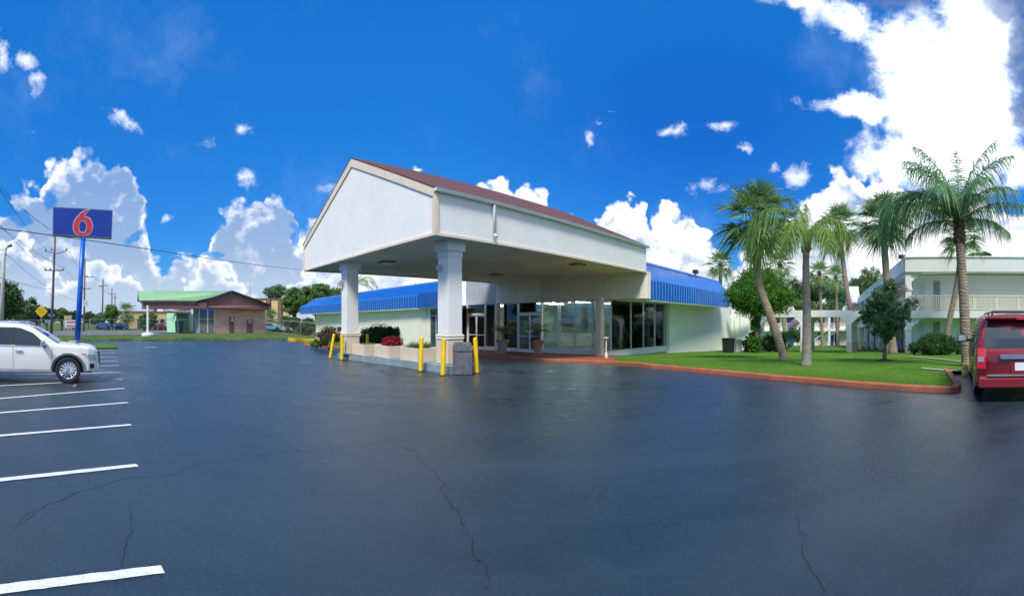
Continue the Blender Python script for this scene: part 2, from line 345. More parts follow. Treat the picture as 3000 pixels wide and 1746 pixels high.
w = bpy.data.worlds.new('World'); sc.world = w; w.use_nodes = True; nt = w.node_tree; nt.nodes.clear()
out = nn(nt, 'ShaderNodeOutputWorld'); bg = nn(nt, 'ShaderNodeBackground'); nt.links.new(bg.outputs[0], out.inputs[0])
sky = nn(nt, 'ShaderNodeTexSky', sky_type='NISHITA'); sky.sun_disc = False; sky.sun_elevation = SUNEL; sky.sun_rotation = SUNAZ; sky.ozone_density = 2.0; sky.dust_density = .3; sky.air_density = 1.1
hs = nn(nt, 'ShaderNodeHueSaturation'); hs.inputs['Saturation'].default_value = 1.30; hs.inputs['Value'].default_value = 1.0; hs.inputs['Hue'].default_value = .492
nt.links.new(sky.outputs[0], hs.inputs['Color'])
skyc = mixc(nt, 1.0, hs.outputs[0], (.42, .95, 1.45), 'MULTIPLY')
skyc = mixc(nt, .55, skyc, (.05, 1.95, 7.3))
tc = nn(nt, 'ShaderNodeTexCoord').outputs['Generated']          # direction of view
sx = nn(nt, 'ShaderNodeSeparateXYZ'); nt.links.new(tc, sx.inputs[0])
A = mth(nt, 'ARCTAN2', sx.outputs[0], sx.outputs[1])
hl = mth(nt, 'SQRT', mth(nt, 'ADD', mth(nt, 'MULTIPLY', sx.outputs[0], sx.outputs[0]), mth(nt, 'MULTIPLY', sx.outputs[1], sx.outputs[1])))
TE = mth(nt, 'DIVIDE', sx.outputs[2], mth(nt, 'MAXIMUM', hl, .02))   # tangent of the elevation
TE = mth(nt, 'MINIMUM', TE, 6.0)
cb = nn(nt, 'ShaderNodeCombineXYZ'); nt.links.new(A, cb.inputs[0]); nt.links.new(TE, cb.inputs[1])
P0 = cb.outputs[0]
def vadd(a, b):
    n = nn(nt, 'ShaderNodeVectorMath', operation='ADD'); nt.links.new(a, n.inputs[0])
    if isinstance(b, tuple): n.inputs[1].default_value = b
    else: nt.links.new(b, n.inputs[1])
    return n.outputs[0]
def vscale(a, k):
    n = nn(nt, 'ShaderNodeVectorMath', operation='SCALE'); nt.links.new(a, n.inputs[0]); n.inputs[3].default_value = k; return n.outputs[0]
def warp(p, sc_, amt, det=5, r=.6):
    n = noise(nt, p, sc_, det, r); return vadd(p, vscale(vadd(n.outputs['Color'], (-.5, -.5, -.5)), amt))
# silhouette of the cumulus bank along the horizon: bearing -> tangent of elevation of its top
PROF = [(0,575),(50,525),(100,490),(150,440),(200,412),(240,388),(270,370),(300,392),(325,445),(350,465),(370,440),(400,490),(420,560),(440,620),(452,690),(480,715),(520,712),(560,705),(600,690),(622,645),(640,580),(665,560),(700,550),(740,535),(790,555),(830,545),(848,610),(862,650),(885,615),(920,600),(1000,590),(1100,560),(1180,520),(1205,480),(1230,476),(1250,505),(1290,520),(1350,522),(1385,490),(1430,472),(1465,462),(1490,492),(1540,498),(1590,508),(1610,540),(1650,560),(1655,602),(1710,605),(1760,578),(1800,575),(1830,552),(1870,545),(1893,560),(1900,608),(1920,575),(1945,545),(1985,548),(2030,580),(2060,628),(2110,690),(2160,720),(2230,640),(2290,610),(2340,570),(2400,520),(2440,470),(2480,440),(2515,432),(2560,452),(2620,470),(2700,500),(2850,540),(3000,560)]
PROF2 = [(0,668),(40,640),(90,655),(140,735),(200,770),(250,722),(290,708),(340,712),(400,745),(450,790),(520,800),(570,738),(610,712),(660,722),(700,760),(740,808),(800,835),(850,775),(900,742),(1000,760),(1400,700),(1500,650),(1600,660),(1700,700),(1850,690),(2000,760),(2100,800),(2300,700),(2450,600),(2600,640),(3000,700)]
def bank(p, dy=0.0, dx=0.0, PR=None):
    s = nn(nt, 'ShaderNodeSeparateXYZ'); nt.links.new(p, s.inputs[0])
    fc = nn(nt, 'ShaderNodeFloatCurve'); cv = fc.mapping.curves[0]
    pts = [(x / 3000, (HY - y) / 1000) for x, y in (PR or PROF)]
    cv.points[0].location = pts[0]; cv.points[1].location = pts[-1]
    for q in pts[1:-1]: cv.points.new(*q)
    for q in cv.points: q.handle_type = 'VECTOR'
    fc.mapping.update()
    t = mth(nt, 'ADD', mth(nt, 'MULTIPLY', s.outputs[0], F / 3000), .5 + dx)
    nt.links.new(t, fc.inputs[1])
    top = mth(nt, 'MULTIPLY', fc.outputs[0], 1000 / F)
    return mth(nt, 'SUBTRACT', top, mth(nt, 'ADD', s.outputs[1], dy)), s
PW = warp(warp(P0, 5.5, .055, 3, .5), 24, .024, 6, .68)
vor = nn(nt, 'ShaderNodeTexVoronoi', feature='SMOOTH_F1'); vor.inputs['Scale'].default_value = 21; vor.inputs['Smoothness'].default_value = .35; nt.links.new(PW, vor.inputs['Vector'])
try: vor.inputs['Detail'].default_value = 2
except Exception: pass
puff = mth(nt, 'MULTIPLY', mth(nt, 'SUBTRACT', .40, vor.outputs['Distance']), .075)
dep, s1 = bank(PW); dep = mth(nt, 'ADD', dep, puff)
cov_bank = ramp(nt, dep, -.007, .018)
# gaps of blue and grey inside the bank (lower, hazier layers)
def blob(p, px, py, rx, ry, rot=0.0, soft=1.0):
    mp = nn(nt, 'ShaderNodeMapping', vector_type='TEXTURE'); nt.links.new(p, mp.inputs[0])
    mp.inputs['Location'].default_value = (az(px), (HY - py) / F, 0); mp.inputs['Rotation'].default_value = (0, 0, rot); mp.inputs['Scale'].default_value = (rx / F, ry / F, 1)
    sp = nn(nt, 'ShaderNodeVectorMath', operation='MULTIPLY'); nt.links.new(mp.outputs[0], sp.inputs[0]); sp.inputs[1].default_value = (1, 1, 0)
    l = nn(nt, 'ShaderNodeVectorMath', operation='LENGTH'); nt.links.new(sp.outputs[0], l.inputs[0])
    return mth(nt, 'MULTIPLY', mth(nt, 'SUBTRACT', 1, l.outputs[1]), soft)
def union(L):
    r = L[0]
    for q in L[1:]: r = mth(nt, 'MAXIMUM', r, q)
    return r
fr = noise(nt, P0, 16, 7, .62, .3).outputs[0]; fr0 = mth(nt, 'SUBTRACT', fr, .5)
PB = warp(warp(P0, 9, .05, 5, .6), 30, .03, 5, .65)
gaps = union([blob(PB, 475, 610, 45, 55), blob(PB, 560, 640, 35, 50), blob(PB, 620, 740, 50, 16), blob(PB, 395, 700, 55, 22, .5), blob(PB, 60, 640, 45, 30), blob(PB, 860, 690, 20, 60), blob(PB, 900, 560, 40, 60), blob(PB, 1080, 560, 60, 40), blob(PB, 520, 760, 35, 14), blob(PB, 150, 590, 25, 50)])
gapm = ramp(nt, mth(nt, 'ADD', gaps, mth(nt, 'MULTIPLY', fr0, 1.1)), .12, .55)
cov_bank = mth(nt, 'MULTIPLY', cov_bank, mth(nt, 'SUBTRACT', 1, mth(nt, 'MULTIPLY', gapm, .85)))
isl = union([blob(PB, 478, 650, 28, 30), blob(PB, 712, 515, 42, 28), blob(PB, 705, 368 + 2, 26, 22, 0, .6), blob(PB, 375, 352, 92, 24, -.48), blob(PB, 80, 180, 42, 42), blob(PB, 112, 235, 34, 50, .4), blob(PB, 8, 150, 24, 90, .15, .8), blob(PB, 605, 410, 38, 22, .4, .55), blob(PB, 95, 385, 30, 26, 0, .4),
  blob(PB, 1228, 490, 26, 14), blob(PB, 1962, 380, 62, 22, -.22), blob(PB, 2182, 432, 34, 16, -.3, .8), blob(PB, 1792, 332, 18, 8, 0, .6), blob(PB, 1760, 358, 18, 12, 0, .6), blob(PB, 1730, 402, 12, 26, .2, .5), blob(PB, 2335, 522, 62, 38, .1), blob(PB, 2275, 505, 24, 20), blob(PB, 2060, 548, 60, 34, .3, .5), blob(PB, 985, 545, 40, 14, 0, .5), blob(PB, 2090, 372, 60, 12, 0, .45)])
cov_isl = ramp(nt, mth(nt, 'ADD', isl, mth(nt, 'MULTIPLY', fr0, 3.4)), .10, 1.15)
PH = warp(warp(P0, 4, .10, 5, .6), 14, .05, 6, .7)
big = union([blob(PH, 2735, 280, 165, 230, .2), blob(PH, 2880, 330, 120, 240), blob(PH, 2860, 100, 120, 150, -.3), blob(PH, 2665, 170, 120, 100, -.4), blob(PH, 2560, 322, 170, 34, -.1), blob(PH, 2720, 470, 240, 90), blob(PH, 2500, 90, 170, 42, -.45, .42), blob(PH, 2790, 60, 60, 80, 0, .8), blob(PH, 2390, 18, 120, 26, -.2, .35), blob(PH, 2970, 480, 60, 70, 0, .6)])
cov_big = ramp(nt, mth(nt, 'ADD', big, mth(nt, 'MULTIPLY', fr0, 1.3)), -.22, .55)
grey = union([blob(PH, 2990, 130, 70, 150), blob(PH, 2950, 10, 130, 45), blob(PH, 3010, 300, 60, 70), blob(PH, 2640, 10, 160, 30, 0, .5)])
cov_grey = mth(nt, 'MULTIPLY', ramp(nt, mth(nt, 'ADD', grey, mth(nt, 'MULTIPLY', fr0, .9)), .05, .55), .8)
# thin veil, rest of the sky (beyond the surveyed bearings) gets scattered cumulus
veil = mth(nt, 'MULTIPLY', ramp(nt, noise(nt, warp(P0, 2, .3), 3.0, 6, .62).outputs[0], .52, .85), .15)
n3 = noise(nt, tc, 3.2, 7, .58, .2).outputs[0]
beyond = mth(nt, 'MULTIPLY', ramp(nt, n3, .47, .60), ramp(nt, mth(nt, 'ABSOLUTE', A), 1.10, 1.30))
# shading of the bank: lit crowns, blue-grey hollows, paler and hazier towards the horizon
lum = noise(nt, PW, 11, 6, .60, .4).outputs[0]; lum2 = noise(nt, PW, 38, 4, .6).outputs[0]
edge = mth(nt, 'SUBTRACT', 1, ramp(nt, dep, .006, .065))
right = ramp(nt, A, -.45, -.30)                         # the bank right of here is burnt-out white
sh = mth(nt, 'ADD', mth(nt, 'MULTIPLY', edge, .50), mth(nt, 'ADD', mth(nt, 'MULTIPLY', mth(nt, 'SUBTRACT', lum, .50), 2.6), mth(nt, 'MULTIPLY', mth(nt, 'SUBTRACT', lum2, .5), .7)))
sh = mth(nt, 'ADD', sh, mth(nt, 'MULTIPLY', right, .62), True)
sh = ramp(nt, sh, .05, .85)
low = ramp(nt, TE, .36, .02)
lown = mth(nt, 'MULTIPLY', ramp(nt, lum, .40, .62), .25)
hollow = mixc(nt, low, (.115, .20, .38), (.20, .27, .38))
dep2, s2 = bank(PW, PR=PROF2); dep2 = mth(nt, 'ADD', dep2, puff); in2 = ramp(nt, dep2, -.002, .012); e2 = mth(nt, 'MULTIPLY', in2, mth(nt, 'SUBTRACT', 1, ramp(nt, dep2, .004, .05)))
sh = mth(nt, 'MULTIPLY', sh, mth(nt, 'SUBTRACT', 1, mth(nt, 'MULTIPLY', in2, mth(nt, 'MULTIPLY', .6, mth(nt, 'SUBTRACT', 1, right))))); sh = mth(nt, 'MAXIMUM', sh, mth(nt, 'MULTIPLY', e2, mth(nt, 'ADD', .35, lum)))
bankc = mixc(nt, sh, hollow, (.62, .635, .66))
gb = ramp(nt, TE, .16, .03); gsh = mth(nt, 'MULTIPLY', gb, mth(nt, 'SUBTRACT', .62, lown)); bankc = mixc(nt, gsh, bankc, (.33, .39, .47))
SK = .053
k = nn(nt, 'ShaderNodeVectorMath', operation='SCALE'); nt.links.new(skyc, k.inputs[0]); k.inputs[3].default_value = SK
dk = ramp(nt, blob(P0, 2050, 430, 900, 520), 0, 1); skk = mixc(nt, mth(nt, 'MULTIPLY', dk, .75), k.outputs[0], mixc(nt, 1.0, k.outputs[0], (.45, .62, .82), 'MULTIPLY'))
c = mixc(nt, veil, skk, (.45, .55, .75))
c = mixc(nt, mth(nt, 'MULTIPLY', beyond, .9), c, (.62, .66, .72))
c = mixc(nt, mth(nt, 'MULTIPLY', cov_isl, .9), c, (.50, .55, .64))
c = mixc(nt, cov_big, c, (.95, 1.0, 1.02))
c = mixc(nt, cov_grey, c, (.075, .12, .25))
c = mixc(nt, cov_bank, c, bankc)
c = mixc(nt, mth(nt, 'MULTIPLY', ramp(nt, TE, .02, -.02), 1.0), c, (.30, .33, .32))
nt.links.new(c, bg.inputs[0]); bg.inputs[1].default_value = 1.0
try: w.cycles.sampling_method = 'MANUAL'; w.cycles.sample_map_resolution = 512
except Exception: pass

# ================================================================== GROUND
def star(name, mat_, amin, amax, rmin, rmax, up, na=60, nr=14, kind='structure', power=2.0):
    """sheet of ground swept between two bearings, from rmin(a) to rmax(a), lying `up` above the terrain"""
    V = []; Fc = []
    for i in range(na + 1):
        a = amin + (amax - amin) * i / na; r0, r1 = rmin(a), rmax(a)
        for j in range(nr + 1):
            r = r0 + (r1 - r0) * (j / nr) ** power; p = pol(a, r); V.append((p.x, p.y, T(p.x, p.y) + up))
    for i in range(na):
        for j in range(nr):
            q = i * (nr + 1) + j; Fc.append((q, q + 1, q + nr + 2, q + nr + 1))
    mb = MB(); mb.v = V; mb.f = Fc; o = obj(name, mb, mat_)
    if kind: o['kind'] = kind
    return o
PI = math.pi
star('ground', M['verge'], -PI, PI, lambda a: .01, lambda a: 900, -.03, 180, 44, power=1.9)
def curve(pts, up=0.0):
    """bearing -> distance, through ground points given as bearings/slopes"""
    P = sorted([(az(x), math.hypot(*G(x, y, up).xy)) for x, y in pts])
    def f(a):
        if a <= P[0][0]: return P[0][1]
        for (a0, r0), (a1, r1) in zip(P, P[1:]):
            if a <= a1: return r0 + (r1 - r0) * (a - a0) / (a1 - a0 + 1e-9)
        return P[-1][1]
    return f
KERB = [(890,1011),(935,1016),(990,1021),(1100,1030),(1250,1040),(1405,1048.5),(1520,1055),(1600,1060),(1786,1067),(1900,1078),(2024,1090),(2262,1113),(2500,1134),(2640,1145),(2738,1150),(2780,1151),(2806,1149)]
kr = curve(KERB)
far_left = curve([(0,1004),(300,1000),(560,998),(700,997),(850,998),(886,1003)])
def lotmax(a):
    if a < az(887): return far_left(max(a, az(-200))) if a > -1.4 else 40
    if a < az(2716): return kr(a) + .3
    return curve([(2700,1080),(2780,1087),(3000,1086)], .12)(a) + .05 if a < 1.2 else 24
lot = star('parking_lot', M['asphalt'], -PI, PI, lambda a: .01, lotmax, .0, 420, 40, power=1.6)
# kerb: a real step of 0.14 m following the kerb line, then running back round the nook by the van
def ribbon(name, pts, w_, h, mat_, side=1, kind='structure'):
    P = [Vector(p) for p in pts]; L = []; N = []
    for i, p in enumerate(P):
        t = (P[min(i + 1, len(P) - 1)] - P[max(i - 1, 0)]); t.z = 0; t.normalize(); N.append(Vector((-t.y, t.x, 0)) * side)
    mb = MB(); n0 = 0
    for p, n in zip(P, N):
        z = T(p.x, p.y); a = Vector((p.x, p.y, z - .02)); 
        mb.v += [tuple(a), tuple(a + Vector((0, 0, h - .01)) + n * .01), tuple(a + Vector((0, 0, h + .02)) + n * .04), tuple(a + n * w_ + Vector((0, 0, h + .02))), tuple(a + n * w_)]
    for i in range(len(P) - 1):
        for k_ in range(4): mb.f.append((i * 5 + k_, i * 5 + k_ + 1, (i + 1) * 5 + k_ + 1, (i + 1) * 5 + k_))
    o = obj(name, mb, mat_)
    if kind: o['kind'] = kind
    return o
kp = []
for i in range(140):
    a = az(890) + (az(2795) - az(890)) * i / 139; kp.append(pol(a, kr(a)))
corner = [G(2808, 1149), G(2815, 1145), G(2817, 1139), G(2812, 1128), G(2800, 1113), G(2788, 1098), G(2779, 1090)]
kp += corner
ribbon('kerb', kp, .20, .14, M['kerb'], 1)
# lawn
wallp = lambda a: 1e9
def lawn_far(a):
    if a > az(2716): return max(kr(a) + .3, {True: math.hypot(*G(1500 + F * a, np.interp(1500 + F * a, [2716, 2770, 2800, 2812], [1083, 1091, 1115, 1135])).xy)}[True] - .15)
    return 96
star('lawn', M['lawn'], az(1800), az(2716), lambda a: kr(a) + .19, lambda a: 96, .10, 150, 40, power=1.5)
star('lawn', M['lawn'], az(2716), az(2806), lambda a: kr(a) + .19, lambda a: lawn_far(max(a, az(2716.1))), .10, 30, 10, power=1)
nook = curve([(2700,1080),(2780,1087),(3000,1086)], .12)
star('lawn', M['lawn'], az(2716), 1.32, lambda a: nook(a) + .3, lambda a: 96, .09, 60, 30)
star('concrete_path', M['concrete'], az(2700), az(2990), lambda a: nook(a) - .02, lambda a: nook(a) + .32, .13, 20, 2, power=1)
star('concrete_path', M['concrete'], az(2660), az(2900), curve([(2660,1044),(2740,1051),(2830,1062),(2900,1072)], .13), lambda a: curve([(2660,1043),(2740,1049.6),(2830,1060),(2900,1070)], .13)(a) + .15, .13, 20, 2, power=1)
# red paved walk in front of the lobby; planting strip before the left wing
LB0, K0 = (-10.0, 43.1), (5.75, 27.35)            # lobby front line (left end, outer corner)
R0 = (20.2, 41.4)                                 # end of the right-hand wall
def lobby_r(a): p = online(LB0, K0, 1500 + F * a); return math.hypot(p.x, p.y)
star('sidewalk', M['redwalk'], az(1300), az(1800), lambda a: kr(a) + .19, lambda a: lobby_r(a) + .3, .125, 40, 10, power=1)
star('sidewalk', M['concrete'], az(1800), az(2150), lambda a: online(K0, R0, 1500 + F * a).length - 1.0, lambda a: online(K0, R0, 1500 + F * a).length + .1, .11, 20, 3, power=1)
star('planting_bed', M['lawn'], az(905), az(1300), lambda a: kr(a) + .19, lambda a: 62 if a < az(1200) else 38, .10, 30, 20)
yk = [G(845, 999), G(866, 1000.5), G(890, 1001.5), G(915, 1003), G(936, 1006)]
ribbon('yellow_kerb', yk, .5, .32, M['yellowkerb'], 1)
# island of grass by the sign, road beyond the verge, forecourt of the station
def patch(name, mat_, pts, up, sub=1):
    P = [G(x, y) for x, y in pts]; c0 = sum(P, Vector()) / len(P); mb = MB(); mb.v = [(c0.x, c0.y, T(c0.x, c0.y) + up)] + [(p.x, p.y, T(p.x, p.y) + up) for p in P]
    n = len(P); mb.f = [(0, i + 1, (i + 1) % n + 1) for i in range(n)]; o = obj(name, mb, mat_); o['kind'] = 'structure'; return o
patch('grass_island', M['lawn'], [(262,1012),(300,1010.5),(335,1013),(348,1018),(340,1022),(262,1021)], .05)
M['road'] = mat('old_grey_asphalt', (.17, .18, .185), .8, var=.2, vs=.4, fine=.3, bs=40)
star('road', M['road'], -1.35, az(520), lambda a: curve([(-300,988),(0,985),(300,981),(520,979)])(a), lambda a: curve([(-300,970),(0,969),(300,968),(520,968)])(a), -.012, 30, 6)
# ---- painted stall lines
def stripe(name, p, q, w_, up=.006, mat_=None, wear=0):
    p = Vector((p.x, p.y, 0)); q = Vector((q.x, q.y, 0)); t = (q - p).normalized(); n = Vector((-t.y, t.x, 0)) * w_ / 2; L = (q - p).length; m_ = max(2, int(L / .25)); mb = MB()
    for i in range(m_ + 1):
        c_ = p + t * L * i / m_; j = .004
        for s_ in (-1, 1): mb.v.append((c_.x + n.x * s_ + random.uniform(-j, j), c_.y + n.y * s_ + random.uniform(-j, j), T(c_.x, c_.y) + up))
        if i: k_ = 2 * i; mb.f.append((k_ - 2, k_ - 1, k_ + 1, k_))
    o = obj(name, mb, mat_ or M['line']); o['kind'] = 'structure'; return o
def line_px(r, l, w_):
    P_ = [G(r[0] + (l[0] - r[0]) * i / 16, r[1] + (l[1] - r[1]) * i / 16) for i in range(17)]; P_.append(P_[-1] + (P_[-1] - P_[-2]).normalized() * 2.0); mb = MB()
    for i, p in enumerate(P_):
        t = (P_[min(i + 1, 17)] - P_[max(i - 1, 0)]).normalized(); n = Vector((-t.y, t.x, 0)) * w_ / 2
        for s_ in (-1, 1): mb.v.append((p.x + n.x * s_ + random.uniform(-.004, .004), p.y + n.y * s_ + random.uniform(-.004, .004), T(p.x, p.y) + .006))
        if i: k_ = 2 * i; mb.f.append((k_ - 2, k_ - 1, k_ + 1, k_))
    o = obj('parking_line', mb, M['line']); o['kind'] = 'structure'
line_px((478, 1669), (0, 1728), .105); line_px((402, 1364), (0, 1407), .105); line_px((384, 1245), (0, 1277), .10); line_px((374, 1180), (0, 1210), .10)
line_px((364, 1138), (0, 1168), .10); line_px((358, 1112), (0, 1131), .10)
for (x, y) in ((352, 1091), (350, 1071), (346, 1057.5), (342, 1045.5), (338, 1034.5), (333, 1026)):
    a = G(x, y); stripe('parking_line', a, a + Vector((-.42, -.91, 0)) * 4.6, .11)
stripe('parking_line', G(424, 1017.5), G(460, 1017.5), .25)
# ---- cracks in the sealcoat, traced with their wander
def crack(pts, w_=.012):
    P = [G(x * 1.1905, y * 1.1905) for x, y in pts]
    for _ in range(4):
        Q = [P[0]]
        for a, b in zip(P, P[1:]):
            L = (b - a).length; Q += [(a + b) / 2 + Vector((random.gauss(0, L * .07), random.gauss(0, L * .07), 0)), b]
        P = Q
    mb = MB()
    for i, p in enumerate(P):
        t = P[min(i + 1, len(P) - 1)] - P[max(0, i - 1)]; t.normalize(); n = Vector((-t.y, t.x, 0)) * w_ * (.35 + random.random()) * min(1, .25 + min(i, len(P) - 1 - i) / 12)
        z = T(p.x, p.y) + .003; mb.v += [(p.x - n.x, p.y - n.y, z), (p.x + n.x, p.y + n.y, z)]
        if i: k_ = 2 * i; mb.f.append((k_ - 2, k_ - 1, k_ + 1, k_))
    return mb
CR = [([(35,1297),(110,1245),(225,1205),(300,1178),(450,1155),(600,1130),(730,1112),(860,1098),(980,1078),(1065,1060)], .010), ([(300,1400),(305,1370),(312,1340),(325,1290),(310,1240)], .008),
      ([(1190,1467),(1200,1400),(1165,1330),(1130,1260),(1100,1190),(1050,1150),(1030,1120),(940,1085)], .011), ([(2030,1467),(2015,1430),(1990,1390),(1975,1340),(1965,1280),(1975,1240)], .009),
      ([(305,1467),(300,1420),(285,1400),(180,1410),(60,1430)], .005), ([(620,1055),(690,1085),(750,1115)], .010), ([(450,1055),(440,1040),(410,1020)], .008), ([(620,1055),(690,1035),(760,1010),(780,985)], .009),
      ([(640,1130),(620,1110),(635,1095)], .008), ([(260,1035),(290,1010),(315,985),(370,955)], .012), ([(5,1008),(60,985),(110,968)], .012), ([(2270,1030),(2265,1000),(2290,970)], .010), ([(2370,1070),(2375,1045),(2420,1072)], .010),
      ([(1600,1010),(1640,990),(1690,975)], .010), ([(130,975),(200,945),(280,915),(380,880),(470,860)], .03), ([(250,940),(340,905),(430,870)], .03), ([(35,1297),(60,1270),(95,1250)], .008), ([(330,1065),(400,1050),(410,1075),(300,1110)], .007)]
for p_, w_ in CR:
    obj('crack', crack(p_, w_ * .30), M['crack'], lot)

# ================================================================== CANOPY (porte-cochere)
A3 = pol(az(1275), 14.95); B3 = pol(az(891.5), 25.8); C3 = pol(az(1893), 26.45); AB = B3 - A3; AC = C3 - A3
U = AB.normalized(); V_ = AC.normalized(); D3 = A3 + AB + AC; ZB = 4.43; ZE = 5.86
def cp(u, v, z=0): return A3 + AB * u + AC * v + Vector((0, 0, z))      # u: across the gable front, v: depth
can = root('entrance_canopy', A3 + (AB + AC) / 2, 'large white gabled drive-through entrance canopy on two square pillars', 'canopy')
mb = MB()
th = .18; e = th / 12
ZR = 8.55
inset = .012
# front gable and rear gable walls (thick slabs), side fascias
def gable(v0, v1):
    pts = [cp(0, 0, ZB), cp(1, 0, ZB), cp(1, 0, ZE), cp(.5, 0, ZR), cp(0, 0, ZE)]
    a = [p + AC * v0 for p in pts]; b = [p + AC * v1 for p in pts]; n = 5
    return a + b, [tuple(range(n)), tuple(range(n, 2 * n))[::-1]] + [(i, n + i, n + (i + 1) % n, (i + 1) % n) for i in range(n)]
mb.add(*gable(0, .012)); mb.add(*gable(.988, 1))
for u0, u1 in ((0, .015), (.985, 1)):
    mb.add([cp(u0, .0121, ZB), cp(u1, .0121, ZB), cp(u1, .9879, ZB), cp(u0, .9879, ZB), cp(u0, .0121, ZE - .02), cp(u1, .0121, ZE - .02), cp(u1, .9879, ZE - .02), cp(u0, .9879, ZE - .02)],
           [(0, 3, 2, 1), (4, 5, 6, 7), (0, 1, 5, 4), (1, 2, 6, 5), (2, 3, 7, 6), (3, 0, 4, 7)])
obj('fascia', mb, M['stucco'], can)
mb = MB(); mb.add([cp(.0155, .0125, ZB + .04), cp(.9845, .0125, ZB + .04), cp(.9845, .9875, ZB + .04), cp(.0155, .9875, ZB + .04), cp(.0155, .0125, ZB + .2), cp(.9845, .0125, ZB + .2), cp(.9845, .9875, ZB + .2), cp(.0155, .9875, ZB + .2)], [(0, 3, 2, 1), (4, 5, 6, 7), (0, 1, 5, 4), (1, 2, 6, 5), (2, 3, 7, 6), (3, 0, 4, 7)])
for k_ in (.25, .5, .75):          # board joints in the ceiling
    mb.add([cp(k_ - .002, .02, ZB + .028), cp(k_ + .002, .02, ZB + .028), cp(k_ + .002, .98, ZB + .028), cp(k_ - .002, .98, ZB + .028)], [(0, 3, 2, 1)])
    mb.add([cp(.02, k_ - .002, ZB + .024), cp(.98, k_ - .002, ZB + .024), cp(.98, k_ + .002, ZB + .024), cp(.02, k_ + .002, ZB + .024)], [(0, 3, 2, 1)])
obj('ceiling', mb, M['ceil'], can)
mb = MB(); ov = .004
for s_ in (0, 1):
    e0 = -.012 if s_ == 0 else 1.012; zE = ZE - .05
    a, b, c_, d_ = cp(e0, -ov, zE), cp(.5, -ov, ZR + .03), cp(.5, 1 + ov, ZR + .03), cp(e0, 1 + ov, zE)
    up = Vector((0, 0, .05)); mb.add([a, b, c_, d_, a + up, b + up, c_ + up, d_ + up], [(0, 3, 2, 1), (4, 5, 6, 7), (0, 1, 5, 4), (2, 3, 7, 6), (3, 0, 4, 7)])
obj('roof', mb, M['shingle'], can)
# cream trim: rake boards, corner boards, bottom bands
mb = MB(); f_ = -.004
def board(p, q, w0, w1, off):      # board on the front face between two (u,z) points, with outward thickness
    pass
def frontquad(pts, v0=-.0035, v1=-.0002):
    a = [cp(u, v0, z) for u, z in pts]; b = [cp(u, v1, z) for u, z in pts]; n = len(pts)
    mb.add(a + b, [tuple(range(n)), tuple(range(n, 2 * n))[::-1]] + [(i, n + i, n + (i + 1) % n, (i + 1) % n) for i in range(n)])
def sidequad(pts, u0, u1):
    a = [cp(u0, v, z) for v, z in pts]; b = [cp(u1, v, z) for v, z in pts]; n = len(pts)
    mb.add(a + b, [tuple(range(n)), tuple(range(n, 2 * n))[::-1]] + [(i, n + i, n + (i + 1) % n, (i + 1) % n) for i in range(n)])
frontquad([(0, ZE - .26), (.5, ZR - .31), (.5, ZR + .02), (0, ZE + .0)]); frontquad([(.5, ZR - .31), (1, ZE - .26), (1, ZE), (.5, ZR + .02)])
frontquad([(-.004, ZB - .03), (1.0, ZB - .03), (1.0, ZB + .05), (-.004, ZB + .05)]); frontquad([(-.004, ZB + .052), (.010, ZB + .052), (.010, ZE - .265), (-.004, ZE - .27)]); frontquad([(.986, ZB + .052), (1.0, ZB + .052), (1.0, ZE - .265), (.986, ZE - .265)])
sidequad([(0, ZB - .03), (1, ZB - .03), (1, ZB + .05), (0, ZB + .05)], -.0045, -.0002)
sidequad([(-.001, ZB + .052), (.007, ZB + .052), (.007, ZE - .12), (-.001, ZE - .12)], -.0045, -.0002)
sidequad([(0, ZB - .03), (1, ZB - .03), (1, ZB + .09), (0, ZB + .09)], 1.0002, 1.0045)
obj('trim', mb, M['cream'], can)
mb = MB(); mb.add([cp(-.014, -.005, ZE - .10), cp(-.002, -.005, ZE - .10), cp(-.002, 1.005, ZE - .10), cp(-.014, 1.005, ZE - .10), cp(-.017, -.005, ZE + .0), cp(-.002, -.005, ZE + .0), cp(-.002, 1.005, ZE + .0), cp(-.017, 1.005, ZE + .0)], [(0, 3, 2, 1), (4, 5, 6, 7), (0, 1, 5, 4), (1, 2, 6, 5), (2, 3, 7, 6), (3, 0, 4, 7)])
obj('gutter', mb, M['white'], can)
ds = None
for v in [k_ / 400 for k_ in range(400)]:
    p = cp(0, v)
    if math.atan2(p.x, p.y) > az(1441): ds = v; break
p = cp(-.009, ds, ZE - .1); mb = MB(); mb.tube([p, p + Vector((0, 0, -.12)), p + Vector((0, 0, -1.08))], .05, 8); mb.tube([p + Vector((0, 0, -1.05)), p + Vector((.1, -.1, -1.13))], .05, 8); obj('downspout', mb, M['white'], can, smooth=True)
# rear bulkhead wall under the canopy, over the lobby glass
ang = math.atan2(U.y, U.x)
mb = MB(); q0 = cp(-.008, 1.0); q1 = cp(1.0, 1.0)
zb0 = 2.98
mb.wallbox(q0, q0 + U * 7.9, zb0, ZB + .03, -.02, -.35); 
mb.wallbox(q0 + U * 7.9, q0 + U * 9.1, zb0, ZB + .03, .12, -.35); mb.wallbox(q0 + U * 9.1, q1, zb0, ZB + .03, .0, -.35)
mb.wallbox(q0 + U * .15, q0 + U * .5, zb0 - .0, ZB + .03, .03, .0)
obj('bulkhead', mb, M['stucco2'], can)
